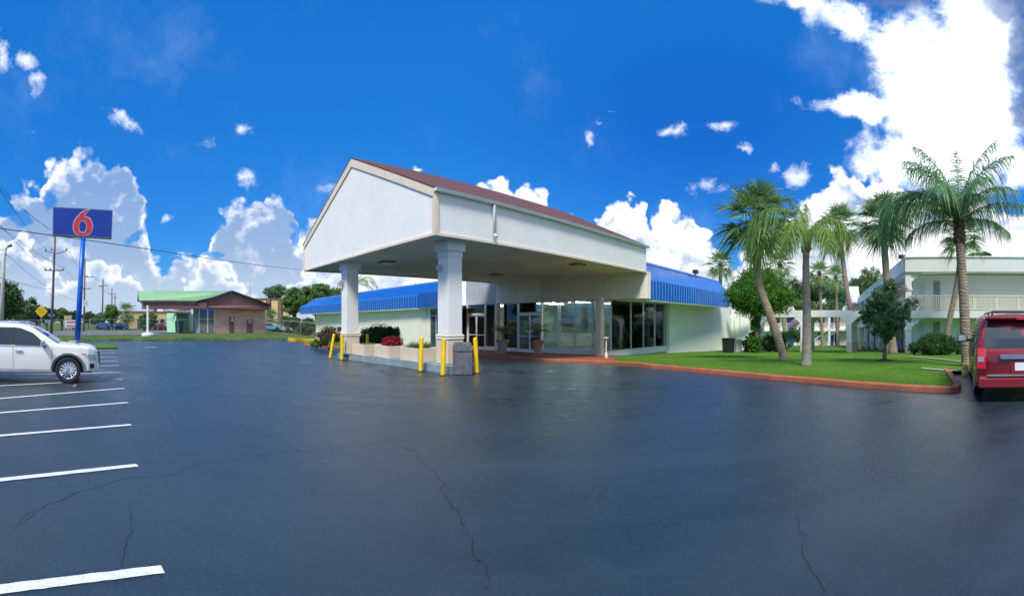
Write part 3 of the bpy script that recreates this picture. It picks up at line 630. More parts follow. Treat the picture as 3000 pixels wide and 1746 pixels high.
# pillars
def pillar(c, lab):
    rz = ang; zt = T(c.x, c.y) + .27; mb = MB(); s0 = .60
    mb.box((c.x, c.y, (zt + 1.02 + ZB - .55) / 2), (s0, s0, ZB - .55 - zt - 1.02), rz); sh_ = obj('pillar', mb, M['stucco'], can, bevel=.012)
    mb = MB(); mb.box((c.x, c.y, zt + .41), (s0 + .07, s0 + .07, .82), rz); obj('plinth', mb, M['beige'], sh_, bevel=.01)
    mb = MB()
    for z_, h_, s_ in ((.855, .05, .12), (.90, .04, .06), (.945, .05, .12), (.99, .04, .05)): mb.box((c.x, c.y, zt + z_), (s0 + s_, s0 + s_, h_), rz)
    obj('moulding', mb, M['stucco2'], sh_, bevel=.012)
    mb = MB()
    for z0, z1, s_ in ((-.55, -.34, .03), (-.34, -.0, .16), (-.0, .035, .22)): mb.box((c.x, c.y, ZB + (z0 + z1) / 2), (s0 + s_, s0 + s_, z1 - z0), rz)
    obj('capital', mb, M['ceil'], sh_, bevel=.012)
    p = c - V_ * (s0 / 2 + .07) + U * .12; mb = MB(); mb.box((p.x, p.y, zt + 3.26), (.16, .16, .18), rz); mb.box((p.x - V_.x * .08, p.y - V_.y * .08, zt + 3.24), (.12, .05, .12), rz); obj('flood_lamp', mb, M['steel'], sh_, bevel=.01)
PA = pol(az(1318), 16.45); PB_ = pol(az(1025), 22.4)
pillar(PA, ''); pillar(PB_, '')
for px, py in ((1133, 768), (1453, 805), (1692, 775)):
    d = (ZB - EYE) * F / (HY - py); p = pol(az(px), d); mb = MB(); mb.box((p.x, p.y, ZB - .005), (.62, .62, .09), ang, .92); f1 = obj('ceiling_light', mb, M['grey'], can, bevel=.01); mb = MB(); mb.box((p.x, p.y, ZB - .062), (.5, .5, .02), ang); obj('diffuser', mb, M['white'], f1)
# ================================================================== ISLAND with planters
N1 = G(1322, 1097); N2 = G(988, 1049); iu = (N2 - N1).normalized(); iu.z = 0; iv = Vector((-iu.y, iu.x, 0));
if iv.dot(V_) < 0: iv = -iv
def ip(u, v, z=0): p = N1 + iu * u + iv * v; return Vector((p.x, p.y, z))
IL = (N2 - N1).length
isl_ = MB(); w0 = 1.25; rows = 12
top = lambda p: T(p.x, p.y) + .25
for i in range(rows):
    a0, a1 = IL * i / rows, IL * (i + 1) / rows
    P = [ip(a0, 0), ip(a1, 0), ip(a1, w0), ip(a0, w0)]
    isl_.add([(p.x, p.y, T(p.x, p.y) - .02) for p in P] + [(p.x, p.y, top(p)) for p in P], [(4, 5, 6, 7), (0, 1, 5, 4), (2, 3, 7, 6)] + ([(3, 0, 4, 7)] if i == 0 else []) + ([(1, 2, 6, 5)] if i == rows - 1 else []))
o = obj('traffic_island', isl_, M['island'], loc=ip(IL / 2, w0 / 2)); o['kind'] = 'structure'
def planter(px_corner, label, soil=True):
    # the near corner (towards the camera) stands on the given bearing, right on the island's front edge
    q = online(ip(0, .10).xy, ip(1, .10).xy, px_corner); L, W_, h = 1.22, .95, .48; z = T(q.x, q.y) + .25
    c = Vector((q.x, q.y, 0)) + iu * L / 2 + iv * W_ / 2; rz = math.atan2(iu.y, iu.x)
    r = root('planter_box', (c.x, c.y, z), label, 'planter', 'beige concrete planter boxes on the island')
    mb = MB(); t = .07
    for (a, b_, sx_, sy_) in ((0, -W_ / 2 + t / 2, L, t), (0, W_ / 2 - t / 2, L, t), (-L / 2 + t / 2, 0, t, W_ - 2 * t), (L / 2 - t / 2, 0, t, W_ - 2 * t)):
        p = c + iu * a + iv * b_; mb.box((p.x, p.y, z + h / 2 + .001), (sx_, sy_, h), rz)
    obj('wall', mb, M['beige'], r, bevel=.008); mb = MB(); mb.box((c.x, c.y, z + h - .09), (L - 2 * t - .01, W_ - 2 * t - .01, .1), rz); obj('soil', mb, M['mulch'], r)
    return Vector((c.x, c.y, z + h - .04))
pl1 = planter(1067, 'beige planter box nearest the far pillar, low green shoots in it')
pl2 = planter(1139, 'beige planter box holding the red leafy plant')
pl3 = planter(1224, 'beige planter box with grassy green clump beside the near pillar')
# bollards
def bollard(b, t_, label):
    p = G(*b); d = math.hypot(p.x, p.y); q = Pd(t_[0], t_[1], d); h = 1.18; q = Vector((q.x, q.y, p.z)) - p; q.z = 0
    r = root('bollard', p, label, 'bollard', 'yellow steel bollards round the island')
    ax = (q + Vector((0, 0, h))); mb = MB(); prof = [0, .03, .5, .97, 1.0]; mb.tube([p + ax * k_ + Vector((0, 0, -.02 if k_ == 0 else 0)) for k_ in (0, .5, .965)], .073, 14); mb.tube([p + ax * .965, p + ax * .985, p + ax], [.073, .060, .03], 14)
    obj('post', mb, M['yellow'], r, smooth=False); mb = MB(); mb.lathe([(.10, -.01), (.10, .02), (.078, .03)], p, 14); obj('collar', mb, M['dark'], r)
bollard((967, 1050), (979, 976), 'yellow bollard leaning over, just outside the far pillar')
bollard((1001, 1055), (1003, 977), 'yellow bollard standing close against the far pillar')
bollard((1232, 1089), (1235, 988), 'yellow bollard in front of the planter box with grassy clump')
bollard((1297, 1101), (1301, 989), 'tallest looking yellow bollard, in front of the near pillar')
bollard((1397, 1094), (1392, 987), 'yellow bollard on the lobby side of the grey trash can')
bollard((1077, 1046), (1076, 978), 'yellow bollard seen over the planters against the dark hedge')
# trash can
p = G(1355, 1096); zt = p.z; can2 = root('trash_can', p, 'grey pebble-faced concrete trash can with tapered lid by the near pillar', 'trash can')
rz = ang + .78
mb = MB(); mb.lathe([(.42, 0), (.43, .03), (.43, .70), (.40, .74)], (p.x, p.y, zt), 4, True); 
mb2 = MB(); mb2.v = []; 
def rot_about(mb, c, a):
    cs, sn = math.cos(a), math.sin(a); mb.v = [(c.x + (x - c.x) * cs - (y - c.y) * sn, c.y + (x - c.x) * sn + (y - c.y) * cs, z) for x, y, z in mb.v]
rot_about(mb, p, .14); obj('bin_body', mb, M['agg'], can2, bevel=.02)
mb = MB(); mb.lathe([(.445, .742), (.445, .80), (.40, 1.00), (.36, 1.03)], (p.x, p.y, zt), 4, True); rot_about(mb, p, .14); lid = obj('lid', mb, M['agg'], can2, bevel=.02)

# ================================================================== MOTEL OFFICE BUILDING
def frame_panel(parent, p, q, z0, z1, muls, mat_f, mat_g, off=0.0, name='window', fw=.05, transom=None, glass_name='pane'):
    """framed glazing from p to q; muls = list of fractions for upright mullions"""
    mb = MB(); P = Vector((p[0], p[1], 0)); Q = Vector((q[0], q[1], 0)); d = Q - P; L = d.length; t = d / L
    at_ = lambda s_: P + t * s_
    for m_ in muls: mb.wallbox(at_(max(0, m_ * L - fw / 2)), at_(min(L, m_ * L + fw / 2)), z0, z1, off - .05, off + .05)
    mb.wallbox(at_(0), at_(L), z0 - .05, z0, off - .053, off + .053); mb.wallbox(at_(0), at_(L), z1, z1 + .05, off - .053, off + .053)
    if transom: mb.wallbox(at_(0), at_(L), transom, transom + .05, off - .047, off + .047)
    w_ = obj(name, mb, mat_f, parent); mb = MB(); mb.wallbox(at_(.01), at_(L - .01), z0, z1, off - .008, off + .008); obj(glass_name, mb, mat_g, w_); return w_
Ll = lambda px: online(LB0, K0, px); Lr = lambda px: online(K0, R0, px)
off = root('motel_office', (6.5, 33, T(6.5, 33)), 'long white motel office with blue metal mansard roof and glazed lobby behind the canopy', 'building')
zs = lambda p: T(p.x, p.y)
mb = MB(); SILL = .02; TOPW = 2.92
mb.wallbox(Ll(1592), Vector((*K0, 0)), -1.2, SILL - .05, .08, -.22)
mb.wallbox(Vector((*K0, 0)), Lr(1951), -1.2, SILL - .05, .0, .3)
mb.wallbox(Lr(1951), Vector((*R0, 0)), -2.2, 3.1, .0, -.3)
mb.wallbox(Ll(1350), Ll(1369), -1.4, -.12, .08, -.2); mb.wallbox(Ll(1424), Ll(1458), -1.4, -.12, .08, -.2); mb.wallbox(Ll(1475), Ll(1517), -1.4, -.12, .08, -.2)
mb.wallbox(Lr(1951), Lr(1956), -1.2, 3.05, .02, .04)
obj('wall', mb, M['stuccog'], off)
mb = MB(); kc = Ll(1799) 
kc = Vector((K0[0], K0[1], 0)) + Vector((-.75, -.75, 0)); mb.box((kc.x - .05, kc.y, 1.2), (.36, .36, 3.7), PI / 4); obj('corner_column', mb, M['cream'], off, bevel=.01)
mb = MB(); cc = Ll(1466) ; mb.box((cc.x - .2, cc.y - .25, 1.0), (.30, .30, 4.0), PI / 4); obj('column', mb, M['beige'], off, bevel=.01)
# lobby glazing
frame_panel(off, Ll(1592), Vector((*K0, 0)), SILL, TOPW, [0, .235, .265, .49, .755, 1], M['alu'], M['glass'])
LR = (Lr(1951) - Vector((*K0, 0))).length
frs = [(Lr(x) - Vector((*K0, 0))).length / LR for x in (1848, 1885, 1918, 1946)]
frame_panel(off, Vector((*K0, 0)), Lr(1951), SILL, TOPW, [0] + frs + [1], M['alu'], M['glass'])
frame_panel(off, Ll(1352), Ll(1369), -.1, TOPW, [0, 1], M['alu'], M['glass'])
frame_panel(off, Ll(1424), Ll(1458), -.1, TOPW, [0, 1], M['alu'], M['glass'], transom=None)
frame_panel(off, Ll(1475), Ll(1517), -.1, TOPW, [0, 1], M['alu'], M['glass'])
def double_door(px0, px1, top_dark):
    p, q = Ll(px0), Ll(px1); z0 = zs(p) + .14; zh = z0 + 2.52; t = (q - p).normalized(); L = (q - p).length
    d_ = MB(); 
    for a, b_ in ((0, .08), (L - .08, L)): d_.wallbox(p + t * a, p + t * b_, z0, 2.95, -.08, .08)
    d_.wallbox(p + t * .08, p + t * (L - .08), zh, zh + .13, -.09, .09); d_.wallbox(p, q, 2.95, 3.02, -.07, .07)
    fr_ = obj('door', d_, M['white'], off)
    mb = MB(); mb.wallbox(p + t * .08, p + t * (L - .08), zh + .13, 2.95, -.01, .01); obj('transom', mb, M['darkglass'] if top_dark else M['glass'], fr_)
    for s_ in (0, 1):
        a = p + t * (.09 + s_ * (L - .16) / 2); b_ = a + t * ((L - .2) / 2); mb = MB()
        mb.wallbox(a, a + t * .07, z0 + .02, zh - .01, -.03, .03); mb.wallbox(b_ - t * .07, b_, z0 + .02, zh - .01, -.03, .03); mb.wallbox(a + t * .07, b_ - t * .07, z0 + .02, z0 + .2, -.029, .029); mb.wallbox(a + t * .07, b_ - t * .07, zh - .1, zh - .01, -.029, .029)
        mb.wallbox(a + t * .07, b_ - t * .07, z0 + 1.02, z0 + 1.08, -.05, .03)
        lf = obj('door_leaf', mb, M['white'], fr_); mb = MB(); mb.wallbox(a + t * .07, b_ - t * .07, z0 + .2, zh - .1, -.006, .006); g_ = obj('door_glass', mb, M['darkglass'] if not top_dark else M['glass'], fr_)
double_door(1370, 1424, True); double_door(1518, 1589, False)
# small notices on the door glass
mb = MB(); p = Ll(1556); t = (Ll(1560) - p).normalized()
for dx, z_ in ((0, 1.35), (.12, 1.02), (-.35, .95)): mb.wallbox(p + t * dx, p + t * (dx + .14), z_, z_ + .18, -.075, -.07)
obj('door_notice', mb, M['white'], off)
# lobby interior
din = Vector((-1, -1, 0)).normalized() * -1                      # into the building
ctr = Vector((2, 42, 0)); mb = MB()
i0, i1 = Ll(1350), Vector((*K0, 0)); r1 = Vector((*R0, 0))
poly = [i0, i1, Lr(1956)]; inn = [Lr(1956) * 1.26, i0 * 1.22]
ring = poly + inn
mb.prism([(v.x, v.y) for v in ring], -.62, -.42); fl = obj('lobby_floor', mb, M['floor'], off)
mb = MB(); mb.prism([(v.x, v.y) for v in ring], 2.98, 3.08); obj('lobby_ceiling', mb, M['ceil'], off)
mb = MB(); mb.wallbox(ring[2] + Vector((0, .1, 0)), ring[3], -.6, 2.97, 0, -.1); mb.wallbox(ring[3], ring[4], -.6, 2.97, 0, -.1); mb.wallbox(ring[4], ring[0], -.6, 2.97, 0, -.1); obj('lobby_inner_wall', mb, M['inwall'], off)
nl = []
for (u, v) in ((1.03, .55), (.97, .8), (.15, .3), (.4, .3), (.62, .35), (.85, .3), (.35, .7), (.7, .65)):  # the lamps by the right corner are added to brighten the interior
    p = i0.lerp(i1, u) ; p = p + p.normalized() * 6 * v; mb = MB(); mb.box((p.x, p.y, 2.95), (.9, .35, .05), .3); nl.append(obj('ceiling_lamp_some_added', mb, M['lamp'], off))
for k_ in range(9):
    p = i0.lerp(i1, .12 + k_ * .1) + Vector((.7, .7, 0)); mb = MB(); mb.lathe([(.07, 0), (.07, .03)], (p.x, p.y, 2.94), 10); obj('downlight_some_added', mb, M['lamp'], off)
for k_ in range(3):  # added downlights, no known source, to brighten the right glazed section
    p = i1.lerp(Lr(1951), .2 + k_ * .3) + Vector((-.7, .8, 0)); mb = MB(); mb.lathe([(.07, 0), (.07, .03)], (p.x, p.y, 2.94), 10); obj('downlight_some_added', mb, M['lamp'], off)
def within(px, back): w_ = online(ring[3].xy, ring[4].xy, px); return w_ - w_.normalized() * back
wd = (ring[3] - ring[4]).normalized(); wr = math.atan2(wd.y, wd.x)
p = within(1662, .18); r = root('television', (p.x, p.y, 1.15), 'black wall television inside the lobby above the pale counter', 'television'); mb = MB(); mb.box((p.x, p.y, 1.75), (1.5, .08, .9), wr); obj('screen', mb, M['dark'], r, bevel=.01); mb = MB(); mb.box((p.x + .05, p.y + .05, 1.75), (.3, .12, .3), wr); obj('bracket', mb, M['grey'], r)
for px, lab in ((1712, 'narrow dark framed picture left of the two beyond the lobby glass'), (1752, 'dark framed picture right of the two beyond the lobby glass')):
    p = within(px, .14); r = root('picture_frame', (p.x, p.y, 1.1), lab, 'picture'); mb = MB(); mb.box((p.x, p.y, 1.45), (.5, .05, .85), wr); obj('frame', mb, M['dark'], r); mb = MB(); mb.box((p.x - .035, p.y - .035, 1.45), (.38, .02, .7), wr); obj('print', mb, M['grey'], r)
p = within(1690, 1.8); r = root('reception_counter', (p.x, p.y, -.42), 'pale stone-fronted counter inside the lobby under the television', 'counter'); mb = MB(); mb.box((p.x, p.y, .1), (3.4, .8, 1.04), wr); obj('counter_front', mb, M['stone'], r, bevel=.02); mb = MB(); mb.box((p.x, p.y, .65), (3.55, .92, .06), wr); obj('worktop', mb, M['white'], r, bevel=.01)
# orange lounge chair
p = Lr(1880) + Vector((-1.0, 1.2, 0)); r = root('lounge_chair', (p.x, p.y, -.42), 'orange lounge chair behind the glass right of the corner column', 'chair')
mb = MB(); mb.box((p.x, p.y, .02), (.75, .75, .16), .6); obj('seat', mb, M['orange'], r, bevel=.04)
mb = MB(); bx_ = Matrix.Rotation(.6, 4, 'Z') @ Matrix.Rotation(.25, 4, 'Y'); mb.box((p.x + .33, p.y + .22, .42), (.12, .75, .75), M=bx_.to_3x3()); obj('backrest', mb, M['orange'], r, bevel=.04)
for dx, dy in ((-.3, -.3), (.3, -.3), (.3, .3), (-.3, .3)):
    mb = MB(); mb.tube([(p.x + dx, p.y + dy, -.06), (p.x + dx * 1.2, p.y + dy * 1.2, -.42)], .02, 6); obj('leg', mb, M['dark'], r)
p = Lr(1820) + Vector((-.9, 1.3, 0)); r = root('ottoman', (p.x, p.y, -.42), 'low orange bench seat just behind the glass by the corner column', 'bench'); mb = MB(); mb.box((p.x, p.y, -.12), (1.1, .6, .22), .7); obj('seat', mb, M['orange'], r, bevel=.04)
for dx in (-.4, .4):
    mb = MB(); mb.box((p.x + dx, p.y + dx * .5, -.33), (.06, .4, .18), .7); obj('leg', mb, M['dark'], r)
p = Lr(1915) + Vector((-1.8, 2.0, 0)); r = root('side_table', (p.x, p.y, -.42), 'small white square table behind the right-hand lobby glass', 'table'); mb = MB(); mb.box((p.x, p.y, .36), (.8, .8, .05), .6); obj('table_top', mb, M['white'], r)
for dx, dy in ((-.3, -.3), (.3, -.3), (.3, .3), (-.3, .3)):
    mb = MB(); mb.tube([(p.x + dx, p.y + dy, .34), (p.x + dx, p.y + dy, -.42)], .02, 6); obj('leg', mb, M['white'], r)
# blue mansards
def mansard(p, q, zb, zf, zt, run, ribs, parent, hip0=0.0, hip1=0.0, end0=True, end1=True, name='mansard_roof', n0v=None, n1v=None):
    P = Vector((p[0], p[1], 0)); Q = Vector((q[0], q[1], 0)); d = Q - P; L = d.length; t = d / L; n = Vector((-t.y, t.x, 0))
    if n.dot(P) < 0: n = -n              # n points away from the viewpoint, into the building
    r_ = run; Z = lambda v, z: Vector((v.x, v.y, z)); mb = MB()
    a0, a1 = Z(P, zb), Z(Q, zb); b0, b1 = Z(P, zf), Z(Q, zf); c0, c1 = Z(P + n * r_ + t * hip0, zt), Z(Q + n * r_ - t * hip1, zt)
    DN = n0v if n0v is not None else n * 12
    e0, e1 = Z(P + DN, zb), Z(Q + n * 12, zb); f0, f1 = Z(P + DN, zf), Z(Q + n * 12, zf); g0, g1 = Z(P + DN + t * hip0, zt), Z(Q + n * 12 - t * hip1, zt)
    if n1v is not None: e1, f1, c1 = Z(Q + n1v, zb), Z(Q + n1v, zf), Z(Q + n1v.normalized() * run * 1.3, zt); g1 = Z(Q + n1v, zt)
    if n0v is not None: c0 = Z(P + n0v.normalized() * run, zt)
    mb.quad(a0, a1, b1, b0); mb.quad(b0, b1, c1, c0); mb.quad(a0, b0, f0, e0); mb.quad(b0, c0, g0, f0); mb.quad(a1, e1, f1, b1); mb.quad(b1, f1, g1, c1)
    R = obj(name, mb, M['blue'], parent)
    mb = MB(); m_ = int(L / ribs)
    for i in range(m_ + 1):
        s_ = L * i / m_; x0 = P + t * s_; sl = min(max(s_, hip0 * .0), L); top_s = min(max(s_, hip0), L - hip1)
        o_ = -n * .045; w_ = t * .028
        v = [Z(x0 - w_, zb), Z(x0 + w_, zb), Z(x0 + w_, zf), Z(x0 - w_, zf)]; vo = [Z(v_ + o_, v_.z) for v_ in v]
        mb.quad(*vo); mb.quad(v[0], vo[0], vo[3], v[3]); mb.quad(v[1], v[2], vo[2], vo[1])
        # slope part runs from the eave line up to the ridge line, clipped at the hips
        fr_ = 1.0
        if hip0 and s_ < hip0: fr_ = s_ / hip0
        if hip1 and s_ > L - hip1: fr_ = (L - s_) / hip1
        if fr_ > .03:
            x1 = x0 + n * r_ * fr_; zz = zf + (zt - zf) * fr_; nrm = (Vector((-n.x * (zt - zf), -n.y * (zt - zf), 0)) + Vector((0, 0, r_))).normalized() * .045
            u = [Z(x0 - w_, zf), Z(x0 + w_, zf), Z(x1 + w_, zz), Z(x1 - w_, zz)]; uo = [v_ + nrm for v_ in u]
            mb.quad(*uo); mb.quad(u[0], uo[0], uo[3], u[3]); mb.quad(u[1], u[2], uo[2], uo[1])
    obj('standing_seams', mb, M['bluerib'], R)
    mb = MB(); mb.wallbox(Z(c0, 0), Z(c1, 0), zt - .02, zt + .10, -.06, .1); obj('cap_flashing', mb, M['bluerib'], R)
    mb = MB(); mb.wallbox(P + t * .02, Q - t * .02, zb - .09, zb - .004, .02, .10) if n.dot(Vector((-t.y, t.x, 0))) > 0 else mb.wallbox(P + t * .02, Q - t * .02, zb - .09, zb - .004, -.02, -.10)
    obj('drip_edge', mb, M['white'], R)
    mb = MB(); mb.add([Z(P + n * .1, zb - .03), Z(Q + n * .1, zb - .03), Z(Q + n * 5, zb - .03), Z(P + n * 5, zb - .03)], [(0, 1, 2, 3)]); obj('soffit', mb, M['stucco'], R)
    mb = MB(); mb.add([c0, c1, g1, g0], [(0, 1, 2, 3)]); obj('flat_roof', mb, M['grey'], R)
    return R
F2, F3 = pol(az(1893), 26.75), pol(az(2135), 41.6)
mansard(F2, F3, 2.96, 4.05, 5.15, .95, .42, off, n0v=(U * .86 + V_ * .5).normalized() * 12)
p = Pd(2038, 804, 36.0); mb = MB(); mb.box((p.x, p.y, 5.45), (.55, .35, .28), .9); fl_ = obj('flood_light', mb, M['dark'], off, bevel=.03); mb = MB(); mb.tube([(p.x, p.y, 5.2), (p.x, p.y, 5.45)], .05, 8); obj('bracket', mb, M['grey'], fl_)
# low connecting wing past the mansard
mb = MB(); q0, q1 = Lr(2128) + Vector((.3, .2, 0)), pol(az(2212), 45.5); mb.wallbox(q0, q1, -2.6, 2.35, 0, .3); mb.wallbox(pol(az(2140), 43.6), pol(az(2212), 44.0), 2.35, 2.75, -.2, .5); obj('side_wing_wall', mb, M['stuccog'], off)
mb = MB()
for px in (2130, 2143, 2152, 2169): p = Lr(px) if px < 2120 else online(q0.xy, q1.xy, px); mb.tube([(p.x - .06, p.y - .1, -1.0), (p.x - .06, p.y - .1, 2.2)], .03, 6)
obj('conduit', mb, M['stucco2'], off)
# left wing
F0, F1 = pol(az(880), 66.0), pol(az(1292), 34.2)
lw = root('office_wing', (F0 + F1) / 2, 'cream walled left wing with long ribbed blue metal mansard behind the planters', 'building')
W0, W1 = pol(az(928), 62.5), pol(az(1262), 36.2); W1b = pol(az(1296), 34.9)
mansard(F0, F1, 2.74, 3.66, 4.68, 1.5, .42, lw, hip0=1.9, n1v=Vector((F1.x, F1.y, 0)).normalized() * 7)
mb = MB(); qq = cp(1.0, 1.0); mb.wallbox(qq, qq + U * 3.4, 2.98, ZB + .45, .0, -.35); obj('upper_wall', mb, M['shadewall'], off)
mb = MB(); mb.wallbox(W0, W1, -1.6, 2.70, .0, .3); mb.wallbox(W0 + Vector((.0, .0, 0)), W0 + Vector((8, 8, 0)), -1.6, 2.7, .0, .3); mb.wallbox(W1b, W1b * 1.2, -1.6, 2.7, 0, .3); obj('wall', mb, M['stucco2'], lw)
mb = MB(); p = pol(az(1250), 36.7); mb.tube([(p.x, p.y, -.8), (p.x, p.y, 2.68)], .035, 6); obj('downpipe', mb, M['beige'], lw)
d0, d1 = W1, W1b; z0 = T(d0.x, d0.y) + .15
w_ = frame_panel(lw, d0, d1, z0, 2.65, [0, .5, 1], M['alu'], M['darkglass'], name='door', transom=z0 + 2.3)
# raised metal panel on the mansard beside the pillar
t = (F1 - F0).normalized(); n = Vector((-t.y, t.x, 0)); n = n if n.dot(F0) > 0 else -n
pa = online(F0.xy, F1.xy, 1229); mb = MB(); mb.wallbox(pa - n * .05, Vector((F1.x, F1.y, 0)) - n * .05, 2.76, 3.85, .0, -.10 if Vector((-t.y, t.x, 0)).dot(n) > 0 else .10)
for k_ in range(14):
    q = pa + t * (.1 + k_ * .42)
    if (q - pa).dot(t) < (F1 - pa).dot(t): mb.wallbox(q - n * .17, q + t * .05 - n * .17, 2.8, 3.8, -.0, .05)
obj('raised_panel', mb, M['blue'], lw)
# mat, potted palms are in the planting section; ash receptacle
p = G(1776, 1052, .12); r = root('ash_receptacle', p, 'slim beige ash receptacle standing against the cream corner column', 'ash stand')
mb = MB(); mb.lathe([(.07, 0), (.08, .05), (.08, .22), (.05, .30), (.022, .36), (.02, .95)], p, 12); obj('base', mb, M['beige'], r, smooth=True); mb = MB(); mb.lathe([(.03, .95), (.12, .97), (.12, 1.01), (.03, 1.03)], p, 12); obj('head', mb, M['beige'], r)
mt = MB(); a, b_, c_, d_ = G(1440, 1041), G(1575, 1043), G(1560, 1047.5), G(1450, 1046.5); mt.add([(v.x, v.y, T(v.x, v.y) + .150) for v in (a, d_, c_, b_)] + [(v.x, v.y, T(v.x, v.y) + .128) for v in (a, d_, c_, b_)], [(0, 1, 2, 3), (4, 7, 6, 5), (0, 4, 5, 1), (1, 5, 6, 2), (2, 6, 7, 3), (3, 7, 4, 0)])
o = obj('door_mat', mt, M['dark'], loc=G(1500, 1044)); tag(o, 'black door mat on the red walk before the lobby doors', 'mat')
# bins and air conditioner by the right end
p = G(2134, 1033, .1); r = root('wheeled_bin', p, 'dark wheeled bin at the right end of the white wall', 'bin'); mb = MB(); mb.box((p.x, p.y, p.z + .5), (.62, .6, 1.0), .4, 1.15); obj('bin_body', mb, M['dark'], r, bevel=.03); mb = MB(); mb.box((p.x, p.y, p.z + 1.04), (.78, .76, .07), .4); obj('lid', mb, M['dark'], r, bevel=.02)
p = pol(az(2159), 36.8); p.z = T(p.x, p.y) + .1; r = root('air_conditioner', p, 'beige outdoor air conditioning unit beside the dark bin', 'air conditioner'); mb = MB(); mb.box((p.x, p.y, p.z + .5), (.62, .5, 1.0), .35); obj('casing', mb, M['stucco2'], r, bevel=.02); mb = MB(); mb.box((p.x - .08, p.y - .25, p.z + .5), (.42, .04, .8), .35); obj('grille', mb, M['grey'], r); mb = MB(); mb.box((p.x, p.y, p.z + .02), (.9, .8, .08), .35); obj('pad', mb, M['concrete'], r)
# white walkway colonnade
z37 = lambda p: T(p.x, p.y)
cg = root('covered_walkway', pol(az(2370), 38), 'flat white covered walkway on arched pillars across the lawn', 'walkway')
ca, cb_ = pol(az(2200), 39.5), pol(az(2700), 36.5); mb = MB(); mb.wallbox(ca, cb_, (2.05, 2.05), (2.60, 2.58), 0, .25); mb.wallbox(ca, cb_, (2.35, 2.35), (2.50, 2.5), .25, 2.6); mb.wallbox(ca, cb_, (2.05, 2.05), (2.60, 2.58), 2.6, 2.8); obj('roof_beam', mb, M['stucco'], cg)
n_ = (cb_ - ca).normalized(); nn2 = Vector((-n_.y, n_.x, 0))
for px in (2229, 2352, 2487, 2600):
    for back in (0.12, 2.7):
        p = online(ca.xy, cb_.xy, px) + nn2 * back; g = T(p.x, p.y) + .1
        mb = MB(); mb.box((p.x, p.y, (g + .75 + 1.5) / 2), (.36, .36, 1.5 - g - .75), math.atan2(n_.y, n_.x)); ph = obj('pillar', mb, M['stucco'], cg); mb = MB(); mb.box((p.x, p.y, g + .37), (.40, .40, .76), math.atan2(n_.y, n_.x)); obj('plinth', mb, M['beige'], ph)
        mb = MB()
        for s_ in (-1, 1):
            pts = [(0.0, 1.45), (.20, 1.45), (.24, 1.62), (.34, 1.66), (.42, 1.80), (.60, 1.86), (.68, 2.04), (0.0, 2.04)]
            vs = [p + n_ * (x_ * s_) + nn2 * (-.12) + Vector((0, 0, z_)) for x_, z_ in pts] + [p + n_ * (x_ * s_) + nn2 * .12 + Vector((0, 0, z_)) for x_, z_ in pts]; k_ = len(pts)
            mb.add(vs, [tuple(range(k_)), tuple(range(k_, 2 * k_))[::-1]] + [(i, k_ + i, k_ + (i + 1) % k_, (i + 1) % k_) for i in range(k_)])
        obj('arch_bracket', mb, M['stucco'], ph)
# white lattice hood on the walkway roof
p = pol(az(2300), 40.5); mb = MB(); mb.box((p.x, p.y, 2.85), (1.6, .9, .35), .4, .85); obj('roof_vent', mb, M['stucco'], cg)
# ================================================================== MOTEL GUEST WING (right)
E0 = pol(az(2652), 34.3); fd = Vector((math.cos(.95), -math.sin(.95), 0)); E1 = E0 + fd * 17.0; S1 = pol(az(2478), 84.0); E0g = -.75
gw = root('guest_wing', (E0 + E1) / 2, 'two storey white motel guest wing with cream balcony railing behind the red van', 'building')
nb = Vector((-fd.y, fd.x, 0))
if nb.dot(E0) < 0: nb = -nb
sdv = (S1 - E0).normalized(); ZR1 = 6.25; BAL = 1.9
mb = MB()
mb.wallbox(E0 + fd * .3 + nb * BAL, E1 + nb * BAL, E0g - .6, 5.2, 0, .25)
sn = Vector((sdv.y, -sdv.x, 0));      # side wall is set back from the side gallery
if sn.dot(fd) < 0: sn = -sn
sA, sB = E0 + sn * 2.0 + nb * BAL, S1 + sn * 2.0
mb.wallbox(sA, sB, (E0g - .8, -3.4), (5.2, 4.4), 0, .2)
obj('wall', mb, M['stuccog'], gw)
mb = MB(); mb.wallbox(E0, E1, 5.25, ZR1, -.15, .15); mb.wallbox(E0 - fd * .04, E1, ZR1, ZR1 + .10, -.22, .25)
obj('roof_fascia', mb, M['stucco'], gw)
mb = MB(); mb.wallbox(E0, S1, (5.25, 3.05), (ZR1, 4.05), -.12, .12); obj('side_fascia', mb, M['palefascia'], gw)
mb = MB(); a = Vector((0, 0, 1)); p = [E0, E1, E1 + nb * 8, S1 + sn * 8, S1]; mb.add([Vector((v.x, v.y, 5.3 if i < 3 else 3.1)) for i, v in enumerate(p)] + [Vector((v.x, v.y, (ZR1 if i < 3 else 4.0))) for i, v in enumerate(p)], [(0, 1, 2), (0, 2, 3), (0, 3, 4), (5, 7, 6), (5, 8, 7), (5, 9, 8)]); obj('roof', mb, M['ceil'], gw)
mb = MB(); mb.wallbox(E0, E1, 1.96, 2.46, -.1, .1); mb.wallbox(E0, E1, 2.14, 2.34, .1, BAL); mb.wallbox(E0, S1, (1.96, .05), (2.46, .45), -.1, .1); mb.wallbox(E0, S1, (2.2, .2), (2.3, .3), .1, 2.0) if Vector((-(sdv.y), sdv.x, 0)).dot(sn) > 0 else mb.wallbox(E0, S1, (2.2, .2), (2.3, .3), -.1, -2.0)
obj('balcony_slab', mb, M['stucco'], gw)
